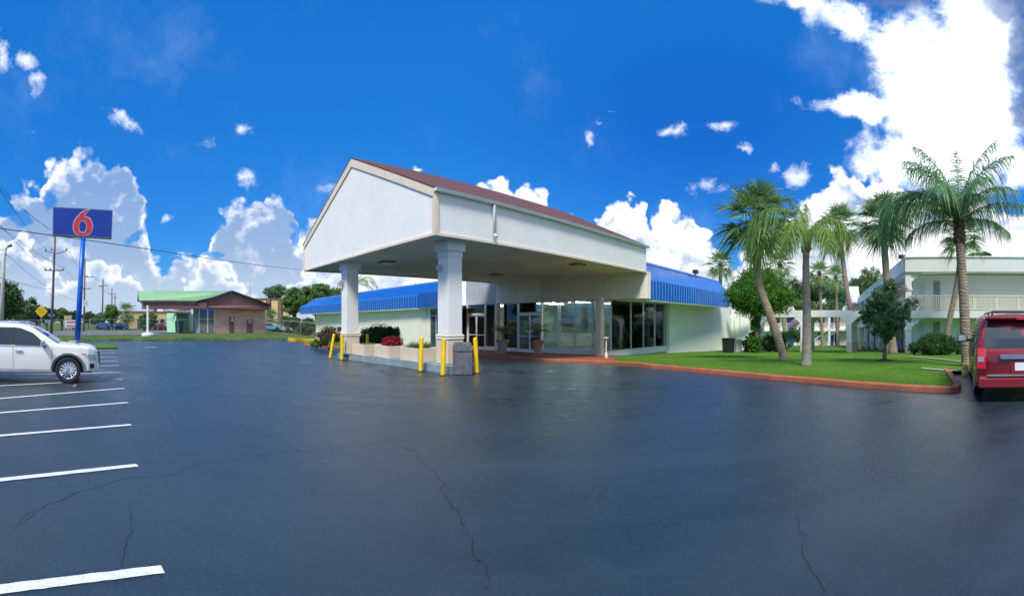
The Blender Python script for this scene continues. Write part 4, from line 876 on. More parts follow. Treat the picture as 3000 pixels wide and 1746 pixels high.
def railing(p, q, z, h, step, name='railing'):
    P = Vector((p[0], p[1], 0)); Q = Vector((q[0], q[1], 0)); L = (Q - P).length; t = (Q - P) / L; z = z if isinstance(z, tuple) else (z, z); mb = MB()
    mb.wallbox(P, Q, (z[0] + h - .09, z[1] + h - .09), (z[0] + h, z[1] + h), -.05, .05); mb.wallbox(P, Q, (z[0] + .08, z[1] + .08), (z[0] + .13, z[1] + .13), -.03, .03)
    k_ = int(L / step)
    for i in range(k_ + 1):
        s_ = L * i / k_; zz = z[0] + (z[1] - z[0]) * i / k_; w_ = .06 if i % 12 == 0 else .034; mb.wallbox(P + t * (s_ - w_), P + t * (s_ + w_), zz + .13, zz + h - .09, -.02, .02)
    return obj(name, mb, M['railing'], gw)
railing(E0 + fd * .3, E1, 2.46, 1.12, .13); railing(E0 + sdv * .4, S1, (2.46, .45), 1.1, .2, 'side_railing')
def wing_col(c, zb_, zt_, big=True):
    g = zb_; mb = MB(); rz = math.atan2(fd.y, fd.x); mb.box((c.x, c.y, (g + zt_) / 2), (.42, .42, zt_ - g), rz); o = obj('column', mb, M['stucco'], gw)
    mb = MB(); mb.box((c.x, c.y, g + .42), (.46, .46, .84), rz); obj('plinth', mb, M['beige'], o)
    mb = MB(); mb.box((c.x, c.y, 2.46 + 1.55), (.52, .52, .14), rz); mb.box((c.x, c.y, 1.15), (.52, .52, .14), rz)
    for zt2 in (1.96, 5.25):
        for dr in (fd, sdv):
            pts = [(.2, zt2 - .75), (.26, zt2 - .62), (.38, zt2 - .58), (.46, zt2 - .42), (.70, zt2 - .36), (.80, zt2 - .15), (1.1, zt2 + .01), (.2, zt2 + .01)]; nr = Vector((-dr.y, dr.x, 0)) * .1; k_ = len(pts)
            vs = [c + dr * x_ - nr + Vector((0, 0, z_)) for x_, z_ in pts] + [c + dr * x_ + nr + Vector((0, 0, z_)) for x_, z_ in pts]
            mb.add(vs, [tuple(range(k_)), tuple(range(k_, 2 * k_))[::-1]] + [(i, k_ + i, k_ + (i + 1) % k_, (i + 1) % k_) for i in range(k_)])
    obj('arch_bracket', mb, M['stucco'], o)
wing_col(E0 + fd * .22 + nb * .2, E0g - .1, 5.3)
for k_ in range(1, 9):
    c = E0 + sdv * (k_ * 5.6); f_ = k_ * 5.6 / (S1 - E0).length
    mb = MB(); zg = T(c.x, c.y); rz = math.atan2(sdv.y, sdv.x); mb.box((c.x, c.y, (zg + 5.25 - 2.2 * f_) / 2), (.34, .34, 5.25 - 2.2 * f_ - zg), rz); o = obj('column', mb, M['stucco'], gw); mb = MB(); mb.box((c.x, c.y, zg + .5), (.38, .38, .8), rz); obj('plinth', mb, M['beige'], o)
    for zl, hh in ((zg + .1, 2.1), (2.46 - 2.0 * f_, 2.05)):
        q = c + sn * 1.95 + nb * 0; mb = MB(); mb.wallbox(q + sdv * .6, q + sdv * 1.6, zl, zl + hh, -.06, .02); obj('door', mb, M['bluedoor'], gw); mb = MB(); mb.wallbox(q + sdv * 2.2, q + sdv * 3.9, zl + .8, zl + hh, -.06, .02); w_ = obj('window', mb, M['darkglass'], gw); mb = MB(); mb.wallbox(q + sdv * 2.1, q + sdv * 4.0, zl + .68, zl + .8, -.09, .02); obj('sill', mb, M['white'], w_)
# doors and windows visible on the near corner gallery
for zl in (E0g + .15, 2.46):
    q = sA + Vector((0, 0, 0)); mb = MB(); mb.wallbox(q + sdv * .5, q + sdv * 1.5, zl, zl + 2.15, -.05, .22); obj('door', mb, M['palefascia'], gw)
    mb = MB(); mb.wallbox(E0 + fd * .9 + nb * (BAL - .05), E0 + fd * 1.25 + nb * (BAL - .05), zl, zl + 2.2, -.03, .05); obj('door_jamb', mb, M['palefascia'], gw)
    mb = MB(); mb.wallbox(E0 + fd * 1.9 + nb * (BAL - .03), E0 + fd * 2.4 + nb * (BAL - .03), zl, zl + 2.3, -.03, .05); obj('door', mb, M['grey'], gw)
mb = MB(); p = pol(az(2628), 35); p = E0 + sdv * 1.2; mb.box((p.x, p.y, ZR1 + .25), (.5, .35, .3), .3); o = obj('flood_light', mb, M['dark'], gw, bevel=.02); mb = MB(); mb.tube([(p.x, p.y, ZR1 - .1), (p.x, p.y, ZR1 + .2)], .05, 6); obj('bracket', mb, M['grey'], o)
p = E0 + fd * .3; mb = MB(); mb.tube([(p.x, p.y, ZR1 + .05), (p.x, p.y, ZR1 + .4), (p.x + .2, p.y - .2, ZR1 + .45), (p.x + .2, p.y - .2, ZR1 + .1)], .04, 6); obj('vent_pipe', mb, M['white'], gw)
p = E0 + fd * 9.6 + nb * (BAL - .1); mb = MB(); mb.lathe([(.10, 0), (.16, .1), (.10, .25)], (p.x, p.y, 4.35), 10); obj('wall_lamp', mb, M['dark'], gw, smooth=True)
# decorative peak seen over the shrub
q0 = S1 - sdv * 22; q1 = S1 - sdv * 18; mb = MB(); pk = [Vector((q0.x, q0.y, 4.1)), Vector((q1.x, q1.y, 3.9)), Vector(((q0.x + q1.x) / 2, (q0.y + q1.y) / 2, 6.4))]; b_ = [v - sn * 1.6 for v in pk]; mb.add(pk + b_, [(0, 1, 2), (3, 5, 4), (0, 2, 5, 3), (1, 4, 5, 2), (0, 3, 4, 1)]); obj('roof_peak', mb, M['palefascia'], gw)
# ================================================================== FAR GUEST BLOCK across the lawn
H0, H1 = pol(az(2240), 84), pol(az(2520), 88); hd = (H1 - H0).normalized(); HL = (H1 - H0).length; hz = -2.75
fb = root('courtyard_block', (H0 + H1) / 2, 'far two storey motel block with blue doors seen through the walkway arches', 'building')
hn = Vector((-hd.y, hd.x, 0)); hn = hn if hn.dot(H0) > 0 else -hn
sg = 1 if Vector((-hd.y, hd.x, 0)).dot(hn) > 0 else -1
mb = MB(); mb.wallbox(H0 + hn * 1.5, H1 + hn * 1.5, hz - .5, 3.0, 0, .3 * sg); obj('wall', mb, M['stucco2'], fb)
mb = MB(); mb.wallbox(H0, H1, 2.9, 3.5, -.1 * sg, 8 * sg); obj('roof', mb, M['stucco'], fb)
mb = MB(); mb.wallbox(H0, H1, hz + 2.75, hz + 3.1, 0, 1.5 * sg); obj('balcony_slab', mb, M['stucco'], fb)
mb = MB(); mb.wallbox(H0, H1, hz + 4.05, hz + 4.15, 0, .06 * sg)
k_ = 90
for i in range(k_): mb.wallbox(H0 + hd * (HL * i / k_), H0 + hd * (HL * i / k_ + .03), hz + 3.1, hz + 4.05, 0, .04 * sg)
obj('railing', mb, M['railing'], fb)
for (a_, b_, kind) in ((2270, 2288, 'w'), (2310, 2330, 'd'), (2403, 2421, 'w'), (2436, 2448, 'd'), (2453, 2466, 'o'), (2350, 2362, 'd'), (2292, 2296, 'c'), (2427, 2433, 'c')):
    for fl_, zl in ((0, hz), (1, hz + 3.1)):
        p, q = online(H0.xy, H1.xy, a_) + hn * 1.45, online(H0.xy, H1.xy, b_) + hn * 1.45
        if kind == 'w':
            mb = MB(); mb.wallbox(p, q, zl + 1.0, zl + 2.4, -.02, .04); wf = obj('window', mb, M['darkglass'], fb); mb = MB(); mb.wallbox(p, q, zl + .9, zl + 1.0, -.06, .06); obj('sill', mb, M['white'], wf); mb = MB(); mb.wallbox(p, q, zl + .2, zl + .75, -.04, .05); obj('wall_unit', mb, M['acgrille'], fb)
        elif kind == 'd': mb = MB(); mb.wallbox(p, q, zl + .05, zl + 2.35, -.03, .05); obj('door', mb, M['bluedoor'], fb)
        elif kind == 'o': mb = MB(); mb.wallbox(p, q, zl + .02, zl + 2.5, -.02, .05); obj('painted_opening_shade', mb, M['dark'], fb)  # solid dark slab, its colour stands for the shade inside an opening
        else: mb = MB(); mb.wallbox(p - hn * 1.3, q - hn * 1.3, zl, zl + 2.8, -.1, .1); obj('column', mb, M['stucco'], fb)
# outdoor stair at its left
st = MB(); sb = pol(az(2372), 74); sdir = Vector((-.85, .25, 0)).normalized()
for i in range(14): p = sb + sdir * i * -.32; st.box((p.x, p.y, -2.3 + i * .19), (.34, 1.3, .05), .2)
st.tube([(sb.x, sb.y - .6, -1.4), (sb.x + 3.8, sb.y - 1.6, 1.2)], .05, 6); obj('stair', st, M['white'], fb)
# ================================================================== FILLING STATION, KIOSK, WAREHOUSE
gs = root('brick_station', pol(az(660), 74), 'closed brick station with brown gable and green metal canopy roof beyond the verge', 'building')
def X(px, d, py): return Pd(px, py, d)
dB = 70.0; b0, b1 = pol(az(628), dB), pol(az(778), dB + 3.5); bd = (b1 - b0).normalized(); bn = Vector((-bd.y, bd.x, 0)); bn = bn if bn.dot(b0) > 0 else -bn; sgb = 1 if Vector((-bd.y, bd.x, 0)).dot(bn) > 0 else -1
zE_ = 3.75
mb = MB(); mb.wallbox(b0, b1, -.2, zE_, 0, 9 * sgb); obj('wall', mb, M['brick'], gs)
gl0, gl1 = pol(az(582), dB - .9), pol(az(628), dB); mb = MB(); mb.wallbox(pol(az(566), dB + .5), gl0, -.1, zE_, 0, .3); mb.wallbox(gl1 + bn * .5, gl0 + bn * .5, -.1, zE_, 0, .05); obj('grey_panel', mb, M['grey'], gs)
frame_panel(gs, gl0, gl1, .1, zE_, [0, .55, 1], M['white'], M['darkglass'], fw=.18, transom=2.05, off=-.05)
# brown gable roof: apex over x~678, eaves at 572 and 789
a0, a1, ap = pol(az(568), dB - 1.6), pol(az(789), dB + 2.2), pol(az(678), dB + .1); pts = [Vector((a0.x, a0.y, 4.05)), Vector((a0.x, a0.y, 3.5)), Vector((b0.x, b0.y, 3.70)) - bn * 1.2, Vector((a1.x, a1.y, 3.45)), Vector((a1.x, a1.y, 4.05)), Vector((ap.x, ap.y, 6.0)) - bn * .2]
mb = MB(); k_ = 6; back = [v + bn * 1.0 for v in pts]; mb.add(pts + back, [tuple(range(k_))[::-1], tuple(range(k_, 12))] + [(i, (i + 1) % k_, k_ + (i + 1) % k_, k_ + i) for i in range(k_)]); obj('gable', mb, M['brown'], gs)
mb = MB()
for p, q in ((Vector((a0.x, a0.y, 4.05)), Vector((ap.x, ap.y, 6.0))), (Vector((ap.x, ap.y, 6.0)), Vector((a1.x, a1.y, 4.05)))):
    f_ = -bn * .5; up = Vector((0, 0, .22)); mb.add([p + f_, q + f_, q + bn * 10, p + bn * 10, p + f_ + up, q + f_ + up, q + bn * 10 + up, p + bn * 10 + up], [(0, 3, 2, 1), (4, 5, 6, 7), (0, 1, 5, 4), (1, 2, 6, 5), (2, 3, 7, 6), (3, 0, 4, 7)])
obj('roof', mb, M['dark'], gs)
for (x0, x1, yt, lab) in ((672, 685, 929, 0), (723, 740, 936, 1)):
    p, q = online(b0.xy, b1.xy, x0), online(b0.xy, b1.xy, x1); zt_ = 1.7 + (HY - yt) * 72 / F; mb = MB(); mb.wallbox(p, q, .0, zt_, -.08 * sgb, .0); o = obj('door', mb, M['brown'], gs); mb = MB()
    if lab == 0:
        c_ = p.lerp(q, .6) - bn * .1; mb.add([c_ + bd * -.22 + Vector((0, 0, 1.78)), c_ + bd * .22 + Vector((0, 0, 1.78)), c_ + Vector((0, 0, 2.35))], [(0, 1, 2)]); mb.box((c_.x, c_.y, 2.42), (.16, .05, .16))
    else: mb.wallbox(p.lerp(q, .2) - bn * .1, p.lerp(q, .8) - bn * .1, 1.45, 1.55, -.01, .01); mb.wallbox(p.lerp(q, .2) - bn * .1, p.lerp(q, .8) - bn * .1, 1.75, 1.9, -.01, .01)
    obj('door_sign', mb, M['white'], o)
# forecourt canopy with green roof
c0, c1 = pol(az(407), dB - 3), pol(az(575), dB - 2); cdv = (c1 - c0).normalized(); cn = Vector((-cdv.y, cdv.x, 0)); cn = cn if cn.dot(c0) > 0 else -cn
mb = MB(); zc0, zc1 = 3.55, 4.7; sgc = 1 if Vector((-cdv.y, cdv.x, 0)).dot(cn) > 0 else -1
mb.wallbox(c0 + cdv * .7, c1 + cdv * 1.5, zc0, 4.35, 0, 4 * sgc); mb.wallbox(c0 + cdv * .5, c1, 4.35, 4.62, -.2 * sgc, 4.2 * sgc); obj('canopy_fascia', mb, M['brown'], gs)
mb = MB(); e0_, e1_ = c0 - cn * .3, pol(az(575), dB - 2) - cn * .3; r0_, r1_ = c0 + cn * 2.1, pol(az(690), dB + 1); e0_.z = e1_.z = 4.62; r0_.z = r1_.z = 6.15; e1_ = e0_ + (e1_ - e0_) * 1.0
mb.add([e0_, e1_, r1_, r0_, e0_ + cn * 4.6, e1_ + cn * 5.5], [(0, 1, 2, 3), (3, 2, 5, 4)])
for k_ in range(56):
    s_ = (k_ + .2) / 56; p = e0_.lerp(e1_, s_); q = r0_.lerp(r1_, s_); t = cdv * .04; up = Vector((0, 0, .05)); mb.add([p - t, p + t, q + t, q - t, p - t + up, p + t + up, q + t + up, q - t + up], [(4, 5, 6, 7), (0, 1, 5, 4), (1, 2, 6, 5), (3, 0, 4, 7)])
obj('metal_roof', mb, M['greenroof'], gs)
p = G(433, 984); mb = MB(); mb.tube([(p.x, p.y, 0), (p.x, p.y, 3.6)], .15, 12); ps = obj('support_post', mb, M['white'], gs); mb = MB(); mb.lathe([(.75, 0), (.75, .2), (.6, .35), (.2, .4)], (p.x, p.y, 0), 14); obj('post_base', mb, M['white'], ps)
kk = root('kiosk', pol(az(523), 78), 'mint green block kiosk behind the brown canopy edge', 'kiosk'); k0, k1, k2 = pol(az(489), 78), pol(az(516), 76), pol(az(553), 79)
mb = MB(); mb.prism([(k0.x, k0.y), (k1.x, k1.y), (k2.x, k2.y), (k2.x - 3, k2.y + 5), (k0.x - 2, k0.y + 4)], -.1, 3.05); obj('wall', mb, M['mint'], kk)
mb = MB(); a, b_, c_ = Pd(483, 910, 76), Pd(502, 903, 76), Pd(560, 910, 77); mb.add([a, b_, Pd(518, 912, 75.5), c_, Pd(556, 902, 82), Pd(505, 901, 82)], [(0, 2, 1), (1, 2, 3, 4, 5)]); a2 = MB(); obj('roof', mb, M['grey'], kk)
p = pol(az(525), 71.5); r = root('garbage_bin', (p.x, p.y, 0), 'dark green plastic garbage bin in front of the mint kiosk', 'bin'); mb = MB(); mb.box((p.x, p.y, .85), (.8, .8, 1.6), 0, 1.15); obj('bin_body', mb, M['cyangreen'], r, bevel=.04); mb = MB(); mb.box((p.x, p.y, 1.7), (1.0, 1.0, .1)); obj('lid', mb, M['cyangreen'], r)
wh = root('warehouse', pol(az(560), 118), 'long low tan building with brown pilasters behind the brick station', 'building')
w0_, w1_ = pol(az(352), 118), pol(az(560), 121); mb = MB(); mb.wallbox(w0_, w1_, -.1, 4.0, 0, 12); obj('wall', mb, M['tan'], wh)
w2_, w3_ = pol(az(735), 112), pol(az(850), 112); mb = MB(); mb.wallbox(w2_, w3_, -2, 6.9, 0, 12); obj('end_wall', mb, M['tan'], wh)
mb = MB(); mb.wallbox(w0_, w1_, 4.0, 4.25, -.2, 12.2); mb.wallbox(w2_, w3_, 6.9, 7.15, -.2, 12); obj('roof_edge', mb, M['brown'], wh)
for px in (787, 821): p = online(w2_.xy, w3_.xy, px); mb = MB(); mb.box((p.x, p.y, 2.9), (1.0, .6, 8.0)); obj('pilaster', mb, M['brown'], wh)
for px in (405, 430, 472): p = online(w0_.xy, w1_.xy, px); mb = MB(); mb.box((p.x, p.y - .1, 1.2), (2.4, .3, 2.2)); obj('window', mb, M['darkglass'], wh)
for px in (422, 468): p = online(w0_.xy, w1_.xy, px); mb = MB(); mb.box((p.x, p.y + 3, 4.7), (2.0, 1.5, 1.1)); obj('roof_unit', mb, M['grey'], wh)
# ================================================================== SIGN ON POLE
sp = G(226, 1004); sp = pol(az(226), 37.8); sg_ = root('pole_sign', (sp.x, sp.y, 0), 'blue rectangular sign with red numeral 6 on a tall blue pole', 'sign')
tx = Vector((math.cos(az(240)), -math.sin(az(240)), 0)); fz = Vector((-math.sin(az(240)), -math.cos(az(240)), 0))
lean = Pd(244, 690, 37.8) - Pd(226, 1004, 37.8); axp = lean.normalized()
def S(px, py, o_=0):
    k_ = 1 / math.cos(az(px) - az(242)); v = Pd(px, py, 37.8 * k_); return v + fz * o_
mb = MB(); base = Vector((sp.x, sp.y, -.1)); mb.tube([base, S(235, 845), S(244, 694)], [.24, .215, .19], 16); obj('pole', mb, M['poleblue'], sg_, smooth=True)
mb = MB(); mb.box((sp.x, sp.y, .05), (1.0, 1.0, .3)); obj('footing', mb, M['concrete'], sg_)
c4 = [(155, 607), (330, 617), (327, 699), (153.5, 690)]
def slab(pts, o0, o1): a = [S(x, y, o0) for x, y in pts]; b = [S(x, y, o1) for x, y in pts]; k_ = len(pts); return a + b, [tuple(range(k_)), tuple(range(k_, 2 * k_))[::-1]] + [(i, k_ + i, k_ + (i + 1) % k_, (i + 1) % k_) for i in range(k_)]
mb = MB(); mb.add(*slab(c4, .18, -.45)); cab = obj('cabinet', mb, M['grey'], sg_); ins = [(157, 609.5), (328, 619), (325, 696.5), (155.7, 687.5)]; mb = MB(); mb.add(*slab(ins, .20, .182)); obj('sign_face', mb, M['signblue'], cab)
k5 = .2726
bowl_o = [(925,284),(960,298),(980,330),(992,375),(990,410),(978,442),(955,468),(925,479),(885,482),(845,478),(812,460),(793,425),(787,390),(792,350),(812,310),(835,285),(870,270)]
bowl_i = [(897,321),(914,328),(926,345),(932,370),(931,400),(926,425),(915,445),(900,454),(887,456),(872,452),(857,440),(847,415),(845,390),(847,365),(855,340),(868,326),(882,320)]
tail = [(963,206),(915,214),(868,248),(832,290),(812,315),(868,322),(884,288),(903,262),(930,236)]
def to(p): return (p[0] * k5, 560 + p[1] * k5)
def ringmesh(oo, ii, off_):
    n = len(oo); vs = [S(*to(p), off_) for p in oo] + [S(*to(p), off_) for p in ii]; return vs, [(i, (i + 1) % n, n + (i + 1) % n, n + i) for i in range(n)]
def grow(pts, k_, c): return [(c[0] + (p[0] - c[0]) * k_, c[1] + (p[1] - c[1]) * k_) for p in pts]
mb = MB(); mb.add(*ringmesh(grow(bowl_o, 1.07, (888, 385)), grow(bowl_i, .86, (888, 388)), .206)); tg = [(975, 198), (910, 206), (860, 240), (820, 285), (800, 310), (872, 330), (892, 292), (909, 268), (936, 242)]; mb.add([S(*to(p), .212) for p in tg], [tuple(range(len(tg)))]); ol = obj('numeral_outline', mb, M['signedge'], sg_)
mb = MB(); mb.add(*ringmesh(bowl_o, bowl_i, .218)); mb.add([S(*to(p), .224) for p in tail], [tuple(range(len(tail)))]); obj('numeral', mb, M['signred'], sg_)
# ================================================================== POLES, WIRES, STREET SIGNS
def utility(px_t, py_t, px_b, d, label, arms, r_=.15):
    b = pol(az(px_b), d, -.1); t = Pd(px_t, py_t, d); r = root('utility_pole', b, label, 'utility pole', 'wooden utility poles along the road'); mb = MB(); mb.tube([b, b.lerp(t, .5), t], [r_ * 1.15, r_, r_ * .75], 10); obj('shaft', mb, M['wood'], r, smooth=True); rtn = []
    for (x0, x1, y, dy) in arms:
        mb = MB(); p, q = Pd(x0, y, d - .3), Pd(x1, y, d - .3); m_ = (p + q) / 2; m_.z += -dy; mb.tube([p, m_, q], .07, 6); a_ = obj('crossarm', mb, M['grey'] if dy else M['wood'], r); mb = MB()
        for s_ in (.04, .3, .96): v = p.lerp(q, s_) ; mb.lathe([(.09, 0), (.12, .12), (.06, .3)], (v.x, v.y, v.z), 8); 
        obj('insulator', mb, M['grey'], a_); rtn += [p + Vector((0, 0, .3)), q + Vector((0, 0, .3))]
    return rtn
u1 = utility(163, 650, 150, 55, 'tall brown utility pole with curved crossarm directly left of the blue sign pole', [(131, 197, 734, .35), (130, 187, 792, 0)])
u2 = utility(249, 757, 246, 82, 'brown utility pole just right of the blue sign pole', [(249, 272, 812, 0), (243, 265, 846, 0)])
u3 = utility(302, 818, 299, 115, 'thin distant utility pole above the light green trees', [(290, 313, 838, 0)], .2)
u4 = utility(328, 845, 327, 150, 'very thin far utility pole, second from the right of the line', [(320, 336, 862, 0)], .2)
u5 = utility(337, 858, 336, 180, 'faintest far utility pole, rightmost of the line', [(330, 343, 872, 0)], .2)
mb = MB(); p = Pd(252, 888, 81); mb.box(tuple(p), (1.0, .1, 1.0), -az(252)); r = root('notice_board', p, 'small white square sign high on the second utility pole', 'sign'); obj('board', mb, M['white'], r); mb = MB()
for k_ in range(3): mb.box((p.x, p.y - .07, p.z + .25 - k_ * .25), (.6, .02, .08), -az(252))
obj('lettering', mb, M['grey'], r)
utility(-40, 470, -44, 27, 'near wooden utility pole carrying the lines at their road end', [(-52, -26, 520, 0), (-50, -24, 640, 0)])
def wire(p, q, sag, label, r_=.016):
    n_ = 18; mb = MB(); P = Vector(p); Q = Vector(q); mb.tube([P.lerp(Q, i / n_) + Vector((0, 0, -.35 * sag * 4 * (i / n_) * (1 - i / n_))) for i in range(n_ + 1)], r_, 4); o = obj('power_line', mb, M['wirem'], loc=(P + Q) / 2); tag(o, label, 'power line', 'power lines over the road')
M['wirem'] = mat('wire', (.05, .055, .06), .6)
L0 = Pd(-60, 480, 26); wire(Pd(-40, 500, 24), u1[0], .7, 'upper power line running to the left end of the curved crossarm')
wire(Pd(-40, 520, 24), Pd(150, 672, 55), .7, 'upper power line reaching the utility pole behind the blue sign')
wire(Pd(-30, 515, 26), Pd(144, 672, 55), .5, 'twin of the upper power line just above the sign level')
wire(Pd(-30, 625, 28), u1[2], .8, 'middle power line running to the lower straight crossarm')
wire(Pd(-30, 640, 28), u1[3], .8, 'middle power line ending right of the lower crossarm')
wire(Pd(-30, 700, 30), Pd(152, 850, 55), .6, 'low sagging power line meeting the tall pole below its crossarms')
wire(Pd(-40, 800, 27), Pd(152, 849, 55), .4, 'short low service wire left of the tall pole')
wire(Pd(-40, 665, 30), Pd(930, 792, 95), 2.0, 'long thin wire crossing the sky from the left edge to the canopy', .03)
wire(u1[1], u2[0], .8, 'power line from the curved crossarm to the second pole'); wire(u1[3] + Vector((0, 0, .1)), u2[2], .8, 'power line from the straight crossarm to the second pole')
wire(Pd(152, 850, 55), Pd(246, 885, 82), .8, 'lowest cable between the first and second poles')
wire(u2[1], u3[1], .8, 'power line from the second to the third pole', .03); wire(u3[0], u4[0], .8, 'power line between the two thin distant poles', .03)
# lamp post at the left edge
p = pol(az(1), 46, 0); r = root('lamp_post', p, 'pale concrete lamp post with a dark arm beside the large oak', 'lamp post'); mb = MB(); mb.tube([p, Pd(12, 745, 46)], [.26, .17], 10); obj('post', mb, M['concpole'], r, smooth=True); mb = MB(); mb.tube([Pd(17, 750, 46), Pd(18, 728, 46), Pd(24, 722, 46)], .06, 6); a_ = obj('arm', mb, M['dark'], r); mb = MB(); mb.tube([Pd(22, 723, 46), Pd(35, 718, 46)], [.09, .16], 8); obj('lamp_head', mb, M['dark'], a_)
# yellow warning diamond
d_ = 50; c_ = Pd(121, 912, d_); tl = Vector((math.cos(az(121)), -math.sin(az(121)), 0)); fw_ = Vector((-math.sin(az(121)), -math.cos(az(121)), 0)); r = root('warning_sign', pol(az(121), d_), 'yellow diamond warning sign on a thin post behind the white car', 'road sign')
mb = MB(); h_ = .68; vs = [c_ + tl * x_ + Vector((0, 0, z_)) + fw_ * o_ for o_ in (.03, 0) for x_, z_ in ((-h_, 0), (0, -h_), (h_, 0), (0, h_))]; mb.add(vs, [(0, 1, 2, 3), (7, 6, 5, 4), (0, 4, 5, 1), (1, 5, 6, 2), (2, 6, 7, 3), (3, 7, 4, 0)]); pn = obj('panel', mb, M['yellow'], r)
mb = MB()
for z_, w_ in ((.16, .26), (.0, .34), (-.16, .24)): v = c_ + fw_ * .035; mb.add([v + tl * -w_ + Vector((0, 0, z_ - .035)), v + tl * w_ + Vector((0, 0, z_ - .035)), v + tl * w_ + Vector((0, 0, z_ + .035)), v + tl * -w_ + Vector((0, 0, z_ + .035))], [(0, 1, 2, 3)])
obj('lettering', mb, M['amber'], pn); mb = MB(); mb.tube([pol(az(121), d_ + .05, -.1), pol(az(121), d_ + .05, 3.0)], .04, 6); obj('post', mb, M['steel'], r)
def boardsign(px, py, w_, h_, d_, label, m1, m2, lines, post=True):
    c_ = Pd(px, py, d_); r = root('roadside_sign', pol(az(px), d_), label, 'sign'); a_ = -az(px); mb = MB(); mb.box(tuple(c_), (w_, .12, h_), a_); b_ = obj('panel', mb, m1, r); mb = MB(); fw = Vector((-math.sin(az(px)), -math.cos(az(px)), 0)) * .075
    for i in range(lines): v = c_ + fw; mb.box((v.x, v.y, v.z + h_ * (.25 - .5 * i / max(1, lines - 1)) if lines > 1 else v.z), (w_ * .7, .02, h_ * .16), a_)
    if lines: obj('lettering', mb, m2, b_)
    if post: mb = MB(); mb.tube([(c_.x, c_.y + .1, -.1), (c_.x, c_.y + .1, c_.z)], .07, 6); obj('post', mb, M['steel'], r)
boardsign(208, 949, 1.9, 1.1, 72, 'white roadside sign with red lettering left of the blue pole', M['white'], M['signred'], 2)
boardsign(199, 931, 1.1, .7, 74, 'small beige sign board above the red-lettered one', M['tan'], M['grey'], 2)
boardsign(145, 924, .30, .42, 54, 'small blue sign fixed left of the tall utility pole', M['signblue'], M['white'], 1, False)
boardsign(157, 924, .28, .42, 54, 'small blue sign fixed right of the tall utility pole', M['signblue'], M['white'], 1, False)
boardsign(142, 942, 1.2, .5, 78, 'low pale blue roadside sign beyond the tall pole', M['palefascia'], M['signblue'], 1)
# chain-link fence
def fence(px0, d0, px1, d1, label, h=2.0, step=3.0, hz=0):
    p, q = pol(az(px0), d0), pol(az(px1), d1); p.z = T(p.x, p.y); q.z = T(q.x, q.y); r = root('chain_link_fence', (p + q) / 2, label, 'fence'); L = (q - p).length; k_ = int(L / step)
    for i in range(k_ + 1): v = p.lerp(q, i / k_); mb = MB(); mb.tube([v, v + Vector((0, 0, h))], .03, 6); obj('post', mb, M['steel'], r)
    mb = MB(); mb.tube([p + Vector((0, 0, h)), q + Vector((0, 0, h))], .035, 6); obj('top_rail', mb, M['steel'], r); mb = MB(); mb.wallbox(p, q, (p.z, q.z), (p.z + h, q.z + h), 0, .01); obj('wire_mesh', mb, M['mesh'], r)
m = bpy.data.materials.new('chain_link'); m.use_nodes = True; nt = m.node_tree; b = nt.nodes['Principled BSDF']; b.inputs['Base Color'].default_value = (.4, .42, .43, 1); b.inputs['Metallic'].default_value = .4; b.inputs['Roughness'].default_value = .5
tcx = nn(nt, 'ShaderNodeTexCoord').outputs['Object']; mp = nn(nt, 'ShaderNodeMapping'); mp.inputs['Rotation'].default_value = (0, PI / 4, 0); nt.links.new(tcx, mp.inputs[0]); ck = nn(nt, 'ShaderNodeTexBrick'); ck.offset = 0; ck.inputs['Scale'].default_value = 12; ck.inputs['Mortar Size'].default_value = .007; ck.inputs['Brick Width'].default_value = .7; ck.inputs['Row Height'].default_value = .7
rx = nn(nt, 'ShaderNodeMapping'); rx.inputs['Rotation'].default_value = (PI / 2, 0, 0); nt.links.new(mp.outputs[0], rx.inputs[0]); nt.links.new(rx.outputs[0], ck.inputs['Vector']); nt.links.new(ck.outputs['Fac'], b.inputs['Alpha']); M['mesh'] = m
fence(265, 58, 575, 68.5, 'chain-link fence running in front of the long tan building', 2.0)
fence(782, 78, 935, 72, 'chain-link fence between the brick station and the blue-roofed wing', 2.2)
fence(-40, 60, 262, 62, 'chain-link fence behind the white car', 1.9)
mb = MB(); p = Pd(733, 830, 130); mb.tube([pol(az(733), 130), p], .07, 4); r = root('radio_mast', pol(az(733), 130), 'hair-thin radio mast above the brick station', 'mast'); obj('mast', mb, M['steel'], r); mb = MB(); mb.tube([Pd(731, 838, 130), Pd(735, 838, 130)], .05, 4); obj('aerial', mb, M['steel'], r)
